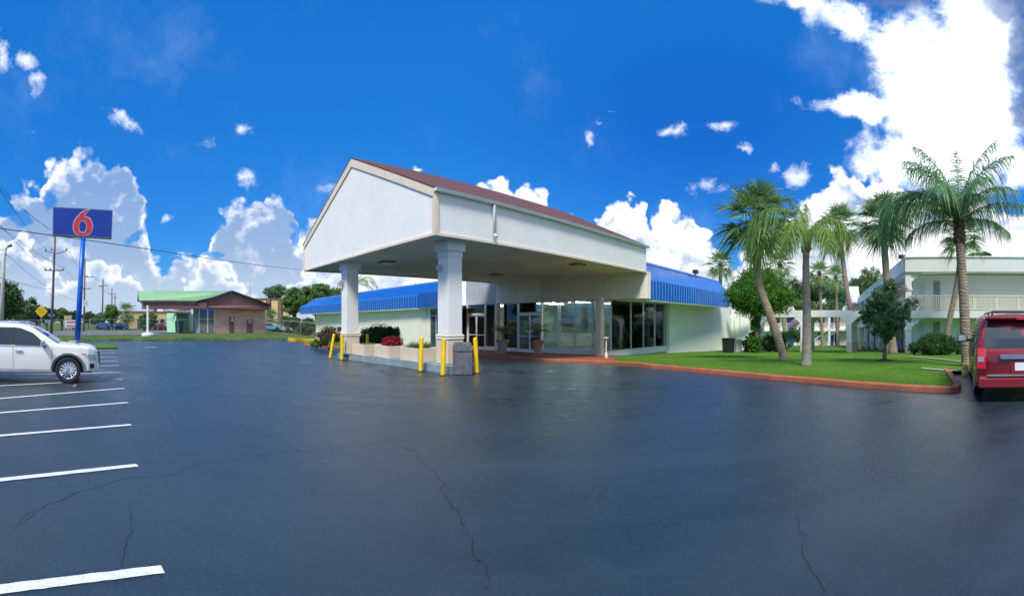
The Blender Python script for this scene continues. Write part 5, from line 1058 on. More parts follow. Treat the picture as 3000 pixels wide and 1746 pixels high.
# ================================================================== VEHICLES
def interp(P, x):
    if x <= P[0][0]: return P[0][1]
    for (a, b), (c, d) in zip(P, P[1:]):
        if x <= c: return b + (d - b) * (x - a) / (c - a)
    return P[-1][1]
class Car:
    """body lofted along x (front = +x); local space, metres"""
    def __init__(s, top, bot, W, belt, tumble, plan, arches, R=.43, round_=.10):
        s.top, s.bot, s.W, s.belt, s.tumble, s.plan, s.arches, s.R, s.rd = top, bot, W, belt, tumble, plan, arches, R, round_
    def zt(s, x): return interp(s.top, x)
    def zb(s, x, flat=False):
        z = interp(s.bot, x)
        if not flat:
            for ax in s.arches:
                if abs(x - ax) < s.R: z = max(z, .40 + math.sqrt(s.R ** 2 - (x - ax) ** 2) * .97)
        return z
    def y(s, x, z):
        w = s.W / 2 * interp(s.plan, x); b = interp(s.belt, x)
        if z < b: w *= 1 - .05 * max(0, (b - .25 - z) / .6) ** 2 - .015 * max(0, (z - (b - .25)) / .25)
        else: w = w * .985 - s.tumble * (z - b)
        t = s.zt(x); r = s.rd
        if z > t - r: w -= r * (1 - math.sqrt(max(0, 1 - ((z - (t - r)) / r) ** 2)))
        return w
    def body(s, dx=.03, nz=26):
        x0, x1 = s.top[0][0], s.top[-1][0]; n = int((x1 - x0) / dx); V = []; Fc = []
        for i in range(n + 1):
            x = x0 + (x1 - x0) * i / n; zb, zt = s.zb(x), s.zt(x); row = []; b = interp(s.belt, x)
            base = interp(s.bot, x)
            for j in range(nz):
                f = j / (nz - 1)
                z = zb + (zt - zb) * (1 - (1 - f) ** 1.35)
                row.append((x, s.y(x, z), z))
            half = row + [(x, row[-1][1] * .55, zt + .018), (x, 0, zt + .028)]
            full = half + [(p[0], -p[1], p[2]) for p in half[-2::-1]]
            V += full
        m = len(full)
        for i in range(n):
            for j in range(m - 1): Fc.append((i * m + j, i * m + j + 1, (i + 1) * m + j + 1, (i + 1) * m + j))
            Fc.append((i * m + m - 1, i * m, (i + 1) * m, (i + 1) * m + m - 1))
        Fc.append(tuple(range(m))[::-1]); Fc.append(tuple(n * m + k for k in range(m)))
        return V, Fc
    def panel(s, poly_top, poly_bot, off=.006, nx=14, nzz=6, sides=(1, -1)):
        """patch on the body side between two x->z curves"""
        mb = MB(); x0 = max(poly_top[0][0], poly_bot[0][0]); x1 = min(poly_top[-1][0], poly_bot[-1][0])
        for sd_ in sides:
            n0 = len(mb.v)
            for i in range(nx + 1):
                x = x0 + (x1 - x0) * i / nx; a, b = interp(poly_bot, x), interp(poly_top, x)
                for j in range(nzz + 1): z = a + (b - a) * j / nzz; mb.v.append((x, sd_ * (s.y(x, z) + off), z))
            for i in range(nx):
                for j in range(nzz):
                    q = n0 + i * (nzz + 1) + j; f = (q, q + nzz + 1, q + nzz + 2, q + 1); mb.f.append(f if sd_ < 0 else f[::-1])
        return mb
def wheel(parent, x, y, R, r_, W, spokes, sc_=1, side=1):
    mb = MB(); seg = 32; prof = [(r_, -W / 2 + .01), (R * .93, -W / 2), (R, -W / 2 + .04), (R, W / 2 - .04), (R * .93, W / 2), (r_, W / 2 - .01), (r_, -W / 2 + .01)]
    n0 = 0
    for rr, yy in prof:
        for k in range(seg): a = 2 * PI * k / seg; mb.v.append((x + rr * math.cos(a), y + yy, R + rr * math.sin(a)))
    for i in range(len(prof) - 1):
        for k in range(seg): k2 = (k + 1) % seg; mb.f.append((i * seg + k, (i + 1) * seg + k, (i + 1) * seg + k2, i * seg + k2))
    wh_ = obj('wheel', mb, M['black'], parent, world=False, smooth=False)
    yo = y + side * W / 2; mb = MB()
    def ring(ra, rb, ya, yb):
        n = len(mb.v)
        for rr, yy in ((ra, ya), (rb, yb)):
            for k in range(seg): a = 2 * PI * k / seg; mb.v.append((x + rr * math.cos(a), yy, R + rr * math.sin(a)))
        for k in range(seg): k2 = (k + 1) % seg; mb.f.append((n + k, n + seg + k, n + seg + k2, n + k2))
    ring(r_ + .004, r_ - .03, yo - side * .005, yo - side * .02); ring(r_ - .03, r_ - .05, yo - side * .02, yo - side * .09)
    for k in range(spokes):
        a = 2 * PI * k / spokes; 
        for da in (-.10, .10):
            c1_, s1_ = math.cos(a + da * .4), math.sin(a + da * .4); c2_, s2_ = math.cos(a + da * 1.6), math.sin(a + da * 1.6)
            p = Vector((x + .05 * c1_, yo - side * .03, R + .05 * s1_)); q = Vector((x + (r_ - .02) * c2_, yo - side * .025, R + (r_ - .02) * s2_)); mb.tube([p, q], .016, 4)
    n = len(mb.v); mb.v += [(x + .065 * math.cos(2 * PI * k / 12), yo - side * .01, R + .065 * math.sin(2 * PI * k / 12)) for k in range(12)]; mb.f.append(tuple(range(n, n + 12)))
    obj('rim', mb, M['chrome'], wh_, world=False)
    mb = MB(); n = 0; mb.v = [(x + (r_ - .02) * math.cos(2 * PI * k / seg), yo - side * .10, R + (r_ - .02) * math.sin(2 * PI * k / seg)) for k in range(seg)]; mb.f = [tuple(range(seg))]; obj('brake_disc', mb, M['dark'], wh_, world=False)
# ---- white SUV at the left edge (front half in the picture)
wp = G(200, 1121); hd_ = math.radians(50); SC = .86
suv = root('parked_car', wp, 'large white sport utility vehicle parked across the white stall lines', 'car', rz=hd_); suv.scale = (SC,) * 3
# origin is below the near (right-hand side) front wheel; local x forward, y left; near side is y = 0 -> shift body by +W/2
top = [(-4.15, 1.0), (-4.1, 1.35), (-3.95, 1.80), (-3.7, 1.90), (-2.2, 1.93), (-1.65, 1.90), (-1.3, 1.84), (-1.05, 1.72), (-.35, 1.27), (-.15, 1.24), (.45, 1.21), (.70, 1.17), (.85, 1.11), (.93, 1.02), (.965, .90), (.985, .55)]
bot = [(-4.15, .55), (-3.9, .42), (-3.2, .38), (-.6, .38), (.55, .36), (.985, .40)]
sv = Car(top, bot, 2.0, [(-4.2, 1.20), (-1.1, 1.18), (-.5, 1.16), (1, 1.10)], .30, [(-4.15, .90), (-3.9, .97), (-3, 1), (.3, 1), (.65, .97), (.85, .88), (.985, .74)], [0, -3.08], .50, .10)
holder = suv
def shifted(v, dy): 
    if isinstance(v, MB): v.v = [(p[0], p[1] + dy, p[2]) for p in v.v]; return v
    return ([(p[0], p[1] + dy, p[2]) for p in v[0]], v[1])
DY = .90
sb_ = obj('body', shifted(sv.body(), DY), M['suv'], suv, world=False, smooth=True)
for nm, tp, bt in (('window', [(-1.72, 1.78), (-1.55, 1.76), (-1.15, 1.60), (-.72, 1.24)], [(-1.72, 1.21), (-.72, 1.19)]), ('window', [(-2.75, 1.80), (-1.86, 1.79)], [(-2.75, 1.23), (-1.86, 1.22)]), ('window', [(-3.85, 1.62), (-3.6, 1.77), (-2.92, 1.80)], [(-3.85, 1.27), (-2.92, 1.24)])):
    w_ = obj(nm, shifted(sv.panel(tp, bt), DY), M['carglass'], suv, world=False, smooth=True)
obj('window_trim', shifted(sv.panel([(-3.9, 1.215), (-.65, 1.185)], [(-3.9, 1.195), (-.65, 1.165)], .012, 20, 1), DY), M['chrome'], suv, world=False)
# windscreen on the sloping top
mb = MB(); ny = 8
for i in range(7):
    x = -1.16 + .82 * i / 6
    for j in range(ny + 1): yy = (-1 + 2 * j / ny); w_ = sv.y(x, sv.zt(x) - .02) * .93; mb.v.append((x + .012, yy * w_ + DY, sv.zt(x) + .018 + .028 * (1 - abs(yy)) + .008))
for i in range(6):
    for j in range(ny): q = i * (ny + 1) + j; mb.f.append((q, q + 1, q + ny + 2, q + ny + 1))
obj('windscreen', mb, M['carglass'], suv, world=False, smooth=True)
for a_, b_ in ((-1.857, -1.723), (-2.917, -2.753)): obj('door_pillar', shifted(sv.panel([(a_, 1.79), (b_, 1.79)], [(a_, 1.22), (b_, 1.22)], .005, 2, 6), DY), M['dark'], suv, world=False)
for x in (-.52, -1.79, -2.83): obj('door_gap', shifted(sv.panel([(x - .008, 1.16), (x + .008, 1.16)], [(x - .008, .48), (x + .008, .48)], .003, 1, 8), DY), M['grey'], suv, world=False)
for x in (-1.60, -2.66):
    mb = MB(); mb.box((x, DY - sv.y(x, 1.0) - .02, 1.02), (.24, .05, .05)); mb.box((x, DY + sv.y(x, 1.0) + .02, 1.02), (.24, .05, .05)); obj('door_handle', mb, M['chrome'], suv, world=False, bevel=.012)
mb = MB()
for s_ in (-1, 1):
    yy = DY + s_ * (sv.y(-.8, 1.2) + .13); mb.box((-.80, yy, 1.27), (.16, .26, .20)); 
obj('wing_mirror', mb, M['chrome'], suv, world=False, bevel=.05)
mb = MB()
for s_ in (-1, 1): mb.box((-.75, DY + s_ * (sv.y(-.75, 1.15) + .03), 1.17), (.08, .16, .06))
obj('mirror_arm', mb, M['dark'], suv, world=False)
obj('fender_vent', shifted(sv.panel([(-.22, .99), (.16, .965)], [(-.20, .92), (.12, .92)], .01, 4, 2), DY), M['chrome'], suv, world=False)
obj('headlight', shifted(sv.panel([(.50, .95), (.70, .93), (.90, .90)], [(.50, .91), (.68, .76), (.90, .72)], .012, 8, 3), DY), M['lampglass'], suv, world=False, smooth=True)
obj('indicator', shifted(sv.panel([(.40, .955), (.58, .95)], [(.40, .945), (.58, .875)], .014, 4, 2), DY), M['amber'], suv, world=False)
obj('bumper_insert', shifted(sv.panel([(.70, .62), (.84, .62)], [(.70, .46), (.84, .46)], .012, 4, 2), DY), M['dark'], suv, world=False)
# grille and bumper on the nose
xn = .985; mb = MB(); mb.box((xn + .0, DY, .82), (.05, .62, .30)); obj('grille', mb, M['dark'], suv, world=False); mb = MB()
for s_ in (-1, 1): mb.tube([(xn + .02, DY + s_ * .44, .98), (xn + .035, DY + s_ * .34, .68), (xn + .035, DY + s_ * .26, .64)], .03, 6)
for z_ in (.72, .80, .88, .96): mb.box((xn + .028, DY, z_), (.02, .6, .018))
obj('grille_surround', mb, M['chrome'], suv, world=False)
mb = MB(); mb.box((xn - .03, DY, .52), (.12, 1.46, .20)); obj('bumper', mb, M['suv'], suv, world=False, bevel=.04); mb = MB(); mb.box((xn + .036, DY, .54), (.02, 1.1, .10)); obj('air_intake', mb, M['dark'], suv, world=False); mb = MB(); mb.box((xn - .04, DY, .40), (.10, 1.3, .05)); obj('bumper_lip', mb, M['chrome'], suv, world=False)
# arches, running boards, roof rails
def arch(sv, ax, w_, off=.012):
    mb = MB()
    for s_ in (1, -1):
        n0 = len(mb.v); n = 22
        for i in range(n + 1):
            a = PI * i / n
            for rr in (sv.R * .985, sv.R + w_): x = ax + rr * math.cos(a); z = .40 + rr * .97 * math.sin(a) ; z = max(z, interp(sv.bot, x)); mb.v.append((x, s_ * (sv.y(x, z) + off) + DY, z))
            mb.v.append((ax + sv.R * .97 * math.cos(a), s_ * (sv.y(ax, .8) - .06) + DY, max(.40 + sv.R * .94 * math.sin(a), interp(sv.bot, ax))))
        for i in range(n): q = n0 + i * 3; mb.f += [(q, q + 1, q + 4, q + 3), (q + 2, q, q + 3, q + 5)]
    return mb
for ax in (0, -3.08): obj('arch_trim', arch(sv, ax, .075), M['cladding'], suv, world=False, smooth=True)
mb = MB(); mb.box((-1.55, DY, .40), (4.6, 1.60, .16)); mb.box((0, DY, .62), (1.0, 1.40, .62)); mb.box((-3.08, DY, .62), (1.0, 1.40, .62)); obj('underbody', mb, M['dark'], suv, world=False)
for s_ in (-1, 1): mb = MB(); mb.box((-1.55, DY + s_ * 1.02, .36), (2.1, .14, .05)); obj('running_board', mb, M['cladding'], suv, world=False, bevel=.015)
for s_ in (-1, 1): mb = MB(); mb.tube([(-3.6, DY + s_ * .66, 1.92), (-3.5, DY + s_ * .66, 1.98), (-1.5, DY + s_ * .66, 1.98), (-1.25, DY + s_ * .66, 1.90)], .02, 6); obj('roof_rail', mb, M['chrome'], suv, world=False)
for ax in (0, -3.08):
    for s_ in (-1, 1): wheel(suv, ax, DY + s_ * (.90 - .0), .41, .275, .27, 14, side=s_)
# ---- dark red van, seen from behind
vc = pol(1.072, 10.15, T(*pol(1.072, 10.15).xy)); vh = math.atan2(math.cos(.927), math.sin(.927)); VS = 1.07
van = root('parked_car', vc, 'dark red minivan seen from behind, parked by the orange kerb', 'car', rz=vh); van.scale = (VS,) * 3
DY = 0
top = [(0, .98), (.03, 1.05), (.10, 1.25), (.22, 1.52), (.32, 1.66), (.55, 1.71), (1.5, 1.74), (2.8, 1.72), (3.3, 1.62), (4.0, 1.20), (4.3, 1.10), (4.9, .98), (5.05, .80), (5.1, .5)]
bot = [(0, .38), (.2, .30), (1.0, .22), (4.5, .22), (5.1, .30)]
vn = Car(top, bot, 1.98, [(-.1, 1.02), (5.2, .98)], .22, [(0, .92), (.12, .97), (.5, 1), (4.3, 1), (4.8, .92), (5.1, .75)], [1.05, 4.12], .38, .12)
obj('body', vn.body(), M['van'], van, world=False, smooth=True)
def rear(pts, off, nm, m_, smooth=False, par=None):
    """panel on the tail, given as (y, z) outline strips; follows the tailgate's slope"""
    mb = MB()
    def xr(z):
        P = [(.38, 0), (.98, 0), (1.05, .03), (1.25, .10), (1.52, .22), (1.66, .32)]
        return interp(P, z) - off
    rows = pts; n = 0; k_ = 8
    for (z, y0, y1) in rows:
        for j in range(k_ + 1): y = y0 + (y1 - y0) * j / k_; mb.v.append((xr(z) - .0, y, z))
    for i in range(len(rows) - 1):
        for j in range(k_): q = i * (k_ + 1) + j; mb.f.append((q, q + k_ + 1, q + k_ + 2, q + 1))
    return obj(nm, mb, m_, par or van, world=False, smooth=smooth)
rear([(1.06, -.80, .80), (1.25, -.79, .79), (1.42, -.76, .76), (1.58, -.71, .71)], .012, 'rear_window', M['carglass'])
mb = MB(); mb.box((.24, 0, 1.665), (.34, 1.46, .075)); obj('spoiler', mb, M['van'], van, world=False, bevel=.03)
mb = MB(); mb.box((.06, 0, 1.645), (.03, .30, .03)); obj('brake_light', mb, M['taillamp'], van, world=False)
for s_ in (-1, 1):
    mb = MB()
    for (z0, z1) in ((.70, .80), (.88, 1.08)): pass
    sh = [(z, s_ * .76, s_ * (vn.y(.04, min(z, .97)) + .012)) for z in (.66, .78, .90, 1.06)]
    tl_ = rear(sh, .025, 'tail_light', M['taillamp']); mb = MB()
    for i in range(4):
        x0 = .02 + i * .05; 
    pnl = vn.panel([(.0, 1.07), (.16, 1.10)], [(.0, .66), (.16, .68)], .012, 3, 4, sides=(s_,)); obj('side_lens', pnl, M['taillamp'], tl_, world=False)
    rear([(.80, s_ * .80, s_ * .92), (.90, s_ * .80, s_ * .92)], .032, 'reversing_lens', M['lampglass'], par=tl_)
mb = MB(); mb.box((-.04, 0, .90), (.06, .98, .075)); mb.box((-.035, 0, .86), (.05, .90, .02)); obj('chrome_handle_bar', mb, M['chrome'], van, world=False, bevel=.02)
rear([(.62, -.19, .19), (.78, -.19, .19)], .03, 'number_plate', M['plate']); rear([(.56, -.27, .27), (.83, -.27, .27)], .018, 'plate_recess', M['van'])
mb = MB(); mb.box((-.05, 0, .40), (.26, 1.84, .20)); mb.box((-.02, 0, .50), (.24, 1.80, .05)); obj('bumper', mb, M['van'], van, world=False, bevel=.045); mb = MB(); mb.box((-.08, 0, .535), (.20, 1.5, .02)); obj('step_pad', mb, M['cladding'], van, world=False)
for y_ in (-.80, .80): mb = MB(); mb.tube([(.004, y_ * .985, .58), (.004, y_, 1.02)], .006, 4); obj('tailgate_gap', mb, M['dark'], van, world=False)
mb = MB(); mb.tube([(.5, -.6, 1.78), (2.9, -.6, 1.79)], .018, 6); mb.tube([(.5, .6, 1.78), (2.9, .6, 1.79)], .018, 6); mb.tube([(.7, -.6, 1.80), (.7, .6, 1.80)], .02, 6); mb.tube([(1.9, -.6, 1.80), (1.9, .6, 1.80)], .02, 6)
for y_ in (-.6, .6):
    for x_ in (.5, 1.7, 2.9): mb.tube([(x_, y_, 1.70), (x_, y_, 1.79)], .02, 6)
obj('roof_rack', mb, M['dark'], van, world=False)
for tp, bt in (([(.42, 1.56), (.6, 1.60), (1.45, 1.60)], [(.42, 1.08), (1.45, 1.06)]), ([(1.55, 1.60), (2.55, 1.60)], [(1.55, 1.06), (2.55, 1.05)]), ([(2.63, 1.60), (3.0, 1.58), (3.75, 1.16)], [(2.63, 1.05), (3.75, 1.06)])): obj('side_window', vn.panel(tp, bt, .008), M['carglass'], van, world=False, smooth=True)
for s_ in (-1, 1):
    m0 = MB(); m0.box((3.55, s_ * 1.17, 1.15), (.13, .27, .20)); mi = obj('wing_mirror', m0, M['dark'], van, world=False, bevel=.04); m0 = MB(); m0.box((3.478, s_ * 1.17, 1.15), (.012, .21, .15)); obj('mirror_glass', m0, M['lampglass'], mi, world=False)
    m0 = MB(); m0.box((3.55, s_ * 1.01, 1.09), (.08, .12, .06)); obj('mirror_arm', m0, M['dark'], mi, world=False)
mb = MB(); mb.box((2.5, 0, .34), (4.5, 1.5, .2)); mb.box((1.05, 0, .5), (.74, 1.38, .5)); mb.box((4.12, 0, .5), (.74, 1.38, .5)); obj('underbody', mb, M['dark'], van, world=False)
for ax in (1.05, 4.12):
    for s_ in (-1, 1): wheel(van, ax, s_ * .86, .335, .215, .21, 9, side=s_)
mb = MB(); mb.lathe([(.5, 0)] * 1, (0, 0, 0), 4) if False else None
# yellow parking stud by the nook
p = G(2827, 1100); r = root('parking_stop', p, 'short yellow stub post at the kerb beside the van', 'post'); mb = MB(); mb.lathe([(.11, -.02), (.11, .26), (.07, .34), (.03, .36)], p, 10); obj('post', mb, M['yellow'], r); mb = MB(); mb.lathe([(.115, .12), (.115, .17)], p, 10); obj('band', mb, M['white'], r)
# ---- parked cars far off
fc = Car([(0, .8), (.1, 1.0), (.5, 1.2), (1.0, 1.42), (2.3, 1.45), (3.1, 1.0), (4.1, .9), (4.4, .7), (4.45, .45)], [(0, .4), (.4, .25), (4.2, .25), (4.45, .35)], 1.8, [(-.1, .95), (5, .92)], .28, [(0, .86), (.4, 1), (3.8, 1), (4.45, .78)], [.85, 3.55], .36)
def far_car(px, d, label, m_, rot, sc_=1.0, van_=False):
    p = pol(az(px), d); p.z = T(p.x, p.y); r = root('parked_car', p, label, 'car', 'cars parked far off behind the brick station', rz=rot); r.scale = (sc_, sc_, sc_ * (1.25 if van_ else 1))
    body = fc.body(.12, 9); body = ([(v[0] - 2.2, v[1], v[2]) for v in body[0]], body[1]); obj('body', body, m_, r, world=False, smooth=True)
    g_ = fc.panel([(.7, 1.30), (1.1, 1.38), (2.3, 1.38), (3.0, 1.02)], [(.7, .98), (3.0, .98)], .01, 8, 2); g_.v = [(v[0] - 2.2, v[1], v[2]) for v in g_.v]; obj('window', g_, M['carglass'], r, world=False)
    for ax in (.85, 3.55):
        for s_ in (-1, 1):
            mb = MB(); mb.tube([(ax - 2.2, s_ * .72, .33), (ax - 2.2, s_ * .92, .33)], .33, 14); obj('wheel', mb, M['black'], r, world=False)
cb1 = mat('mid_blue_car_paint', (.03, .12, .35), .3, coat=1); cb2 = mat('silver_car_paint', (.45, .50, .55), .3, coat=1, metal=.5); cb3 = mat('maroon_car_paint', (.22, .02, .05), .3, coat=1); cb4 = mat('light_blue_car_paint', (.16, .42, .62), .3, coat=1)
for a_ in ((308, 100, 'mid blue car parked leftmost beyond the fence', cb1, .3), (330, 102, 'dark blue car second beyond the fence left of the station', cb1, .2), (349, 101, 'dark blue car nearest the tan building corner', cb1, .1), (462, 96, 'white car parked under the green canopy beside the maroon one', M['suv'], .2), (480, 95, 'maroon car parked next to the mint kiosk', cb3, .3),
           (788, 92, 'light blue car parked right beside the brick station wall', cb4, .9), (806, 96, 'white car second from the brick station', M['suv'], .4), (826, 94, 'silver blue car in the middle of the far row', cb2, .3), (845, 97, 'white car fourth in the far row right of the station', M['suv'], .2), (866, 95, 'silver car at the right end of the far row', cb2, .3), (18, 72, 'silver car glimpsed over the roof of the white vehicle at the left', cb2, .2), (45, 75, 'white car glimpsed beyond the fence behind the white vehicle', M['suv'], .2)): far_car(*a_)
# ================================================================== VEGETATION
def unit(v): return v / (np.linalg.norm(v, axis=-1, keepdims=True) + 1e-9)
def leafcloud(cs, n, size, clump=.28, nclump=60, flat=.75, up=.3, shell=.55, noise_seed=0, aspect=.55):
    """leaf-sized faces gathered in clumps through one or more ellipsoids (cx,cy,cz,rx,ry,rz)"""
    cs = np.array(cs, float); vol = (cs[:, 3] * cs[:, 4] * cs[:, 5]) ** .67; pick = rng.choice(len(cs), nclump, p=vol / vol.sum())
    d = unit(rng.normal(size=(nclump, 3))); rad = (shell + (1 - shell) * rng.random(nclump) ** .6)[:, None]; cc = cs[pick, :3] + d * rad * cs[pick, 3:] * rng.uniform(.82, 1.06, (nclump, 1))
    k = rng.integers(0, nclump, n); cl = clump * cs[pick, 3:].mean(axis=1)[k][:, None] * rng.uniform(.5, 1.25, nclump)[k][:, None]
    g = rng.normal(size=(n, 3)); g = unit(g) * (rng.random((n, 1)) ** .45); g[:, 2] *= flat; p = cc[k] + g * cl * 1.35
    a = unit(rng.normal(size=(n, 3)) + np.array([0, 0, -.15])); b = unit(np.cross(a, rng.normal(size=(n, 3)))); s = (size * rng.uniform(.6, 1.3, (n, 1)))
    v = np.stack([p - a * s * .5, p + b * s * aspect * .5, p + a * s * .5, p - b * s * aspect * .5], 1).reshape(-1, 3)
    return v, np.arange(n * 4).reshape(-1, 4), cc
def tree(base, cs, n, size, leaf, label, name='tree', cat='tree', group=None, trunk_r=.16, nclump=60, clump=.28, limbs=7, shell=.55, barkm=None, lean=(0, 0), flat=.75, split=.45):
    b = Vector(base); r = root(name, b, label, cat, group); v, f, cc = leafcloud(cs, n, size, clump, nclump, flat, shell=shell)
    obj('crown', (v, f), leaf, r)
    c0 = np.array(cs, float); ctr = Vector(c0[:, :3].mean(axis=0)); top_ = b.lerp(ctr, .9); fork = b.lerp(ctr, split) + Vector((lean[0], lean[1], 0))
    mb = MB(); mb.tube([b - Vector((0, 0, .15)), b + Vector((0, 0, .25)), b.lerp(fork, .55), fork], [trunk_r * 1.45, trunk_r * 1.05, trunk_r * .9, trunk_r * .75], 9)
    idx = rng.choice(len(cc), min(limbs, len(cc)), replace=False)
    for i in idx: e = Vector(cc[i]); m_ = fork.lerp(e, .5) + Vector((0, 0, .12 * (e - fork).length)); mb.tube([fork - Vector((0, 0, trunk_r)), m_, e], [trunk_r * .55, trunk_r * .32, trunk_r * .10], 6)
    obj('trunk', mb, barkm or M['bark'], r, smooth=True); return r
def bush(base, cs, n, size, leaf, label, name='bush', cat='bush', group=None, nclump=50, clump=.35, shell=.6, stems=5):
    b = Vector(base); r = root(name, b, label, cat, group); v, f, cc = leafcloud(cs, n, size, clump, nclump, .85, shell=shell); keep = v.reshape(-1, 4, 3)[:, :, 2].min(axis=1) > b.z - .02; v = v.reshape(-1, 4, 3)[keep].reshape(-1, 3); obj('foliage', (v, np.arange(len(v)).reshape(-1, 4)), leaf, r)
    mb = MB()
    for i in rng.choice(len(cc), min(stems, len(cc)), replace=False): e = Vector(cc[i]); mb.tube([b + Vector((random.uniform(-.1, .1), random.uniform(-.1, .1), -.08)), b.lerp(e, .5) + Vector((0, 0, .05)), e], [.03, .02, .01], 5)
    obj('stems', mb, M['bark'], r); return r
def strips(P, D, W, L, droop, nseg=3, fold=None):
    """narrow tapering blades: start P, direction D, side vector W (unit) * width, length L, gravity droop"""
    n = len(P); rows = []
    for j in range(nseg + 1):
        t = j / nseg; c = P + D * (L * t)[:, None] + np.array([0, 0, -1.0]) * (droop * L * t * t)[:, None]; w = (1 - t) ** .6 * (1 if j else .55) if j < nseg else .04
        rows += [c - W * w, c + W * w]
    v = np.stack(rows, 1).reshape(-1, 3); m = 2 * (nseg + 1); f = []
    base = np.arange(n)[:, None] * m
    for j in range(nseg): f.append(base + np.array([2 * j, 2 * j + 1, 2 * j + 3, 2 * j + 2]))
    return v, np.concatenate(f, 0)
def join(parts):
    V = []; Fc = []; n = 0
    for v, f in parts: V.append(v); Fc.append(f + n); n += len(v)
    return np.concatenate(V), np.concatenate(Fc)
def sabal_crown(c, R, nleaf=40, seg=34, skirt=True, elmin=-55):
    parts = []; mb = MB(); c = np.array(c)
    for i in range(nleaf):
        t = (i + .5) / nleaf; el = math.radians(88 - (88 - elmin) * t ** .85 + random.uniform(-8, 8)); a = i * 2.39996 + random.uniform(-.25, .25)
        d = np.array([math.cos(el) * math.cos(a), math.cos(el) * math.sin(a), math.sin(el)]); pl = R * random.uniform(.40, .55); e = c + d * pl + np.array([0, 0, -.10 * pl])
        m_ = c + d * pl * .5 + np.array([0, 0, .03]); mb.tube([c, m_, e], [.022, .016, .010], 4, False)
        up = np.array([0, 0, 1.0]); s = np.cross(d, up); s = s / (np.linalg.norm(s) + 1e-6); nrm = np.cross(s, d)
        th = np.linspace(-1.95, 1.95, seg) + rng.normal(0, .03, seg); dd = d + nrm * -.12; dd = dd / np.linalg.norm(dd)
        D = np.cos(th)[:, None] * dd + np.sin(th)[:, None] * s + nrm * (np.abs(np.sin(th)) * .42)[:, None] ; D = unit(D)      # V-folded costapalmate blade
        L = R * .60 * (1 - .28 * (np.abs(th) / 1.95) ** 2) * rng.uniform(.88, 1.1, seg) * random.uniform(.85, 1.05)
        P = np.repeat(e[None], seg, 0) + D * .02; W = unit(np.cross(D, nrm + rng.normal(0, .35, (seg, 3)))) * (R * .0175)
        parts.append(strips(P, D, W, L, rng.uniform(.18, .55, seg), 3))
    return join(parts), mb
def queen_crown(c, L0, fronds, leaf_n=58, leafL=.30, spread=1.0, droopy=.75, wk=.0068):
    """fronds: list of (azimuth, elevation, length factor, curl)"""
    parts = []; mb = MB(); c = np.array(c)
    for (a, el, lf, curl) in fronds:
        L = L0 * lf; n = 26; h = np.array([math.cos(a), math.sin(a), 0]); pts = [c.copy()]; e = el
        for j in range(n): e_ = e - curl * (j / n) ** 1.25; pts.append(pts[-1] + (h * math.cos(e_) + np.array([0, 0, math.sin(e_)])) * L / n)
        pts = np.array(pts); mb.tube([tuple(p) for p in pts[::2]], [.028 * (1 - .85 * k_ / (n // 2)) for k_ in range(len(pts[::2]))], 5, False)
        tt = np.linspace(.10, .995, leaf_n); P = np.stack([np.interp(tt * n, np.arange(n + 1), pts[:, k_]) for k_ in range(3)], 1); tg = unit(np.gradient(P, axis=0))
        side = unit(np.cross(tg, np.array([0, 0, 1.0])) + 1e-6); up = np.cross(side, tg)
        for s_ in (-1, 1):
            LL = L * leafL * (np.sin(np.clip(tt * 1.05, 0, 1) * PI * .93 + .10) ** .55 * .9 + .12) * rng.uniform(.8, 1.1, leaf_n)
            D = unit(side * s_ * rng.uniform(.6, 1.0, (leaf_n, 1)) + tg * rng.uniform(.45, .8, (leaf_n, 1)) + up * rng.uniform(-.35, .5, (leaf_n, 1)))
            W = unit(np.cross(D, up + rng.normal(0, .5, (leaf_n, 3)))) * (L0 * wk); parts.append(strips(P, D, W, LL, rng.uniform(droopy * .6, droopy * 1.3, leaf_n), 4))
    return join(parts), mb
def palm(base, pts, r0, r1, label, name, crown_fn, leaf, trunk_m, boot=True, group=None, bootlen=.8):
    r = root(name, base, label, 'palm tree', group); P = [Vector(p) for p in pts]
    mb = MB(); n = 22; Q = []
    # smooth path through surveyed trunk points
    for i in range(n + 1):
        t = i / n * (len(P) - 1); k_ = min(int(t), len(P) - 2); u = t - k_; p0, p1, p2, p3 = P[max(k_ - 1, 0)], P[k_], P[k_ + 1], P[min(k_ + 2, len(P) - 1)]
        Q.append(.5 * ((2 * p1) + (p2 - p0) * u + (2 * p0 - 5 * p1 + 4 * p2 - p3) * u * u + (3 * p1 - p0 - 3 * p2 + p3) * u ** 3))
    rad = [(r0 + (r1 - r0) * i / n) * (1 + .035 * math.sin(i * 2.7) + (.35 if i == 0 else .12 if i == 1 else 0)) for i in range(n + 1)]
    mb.tube(Q, rad, 14); obj('trunk', mb, trunk_m, r, smooth=True); top = Q[-1]; ax = (Q[-1] - Q[-4]).normalized()
    if boot:
        mb = MB()
        for i in range(46):
            t = i / 46; a = i * 2.4; c = top - ax * (bootlen * (1 - t)); d = Vector((math.cos(a), math.sin(a), .55 + .5 * t)).normalized(); mb.tube([c + d * r1 * .6, c + d * (r1 * (1.35 + .5 * random.random())) + Vector((0, 0, .04)), c + d * (r1 * 2.0) + Vector((0, 0, .10))], [.055, .045, .012], 5)
        mb.tube([top - ax * bootlen, top - ax * bootlen * .5, top + ax * .15], [r1 * 1.02, r1 * 1.35, r1 * .9], 10); obj('boots', mb, M['boot'], r)
    (v, f), pm = crown_fn(tuple(top + ax * .05)); obj('crown', (v, f), leaf, r); obj('petioles', pm, M['petiole'], r, smooth=True)
    return r
def trunkpts(L, d, d2=None): return [Pd(x, y, d + ((d2 or d) - d) * i / (len(L) - 1)) for i, (x, y) in enumerate(L)]
def base_of(px, py): return G(px, py, .10)
def dist(p): return math.hypot(p.x, p.y)
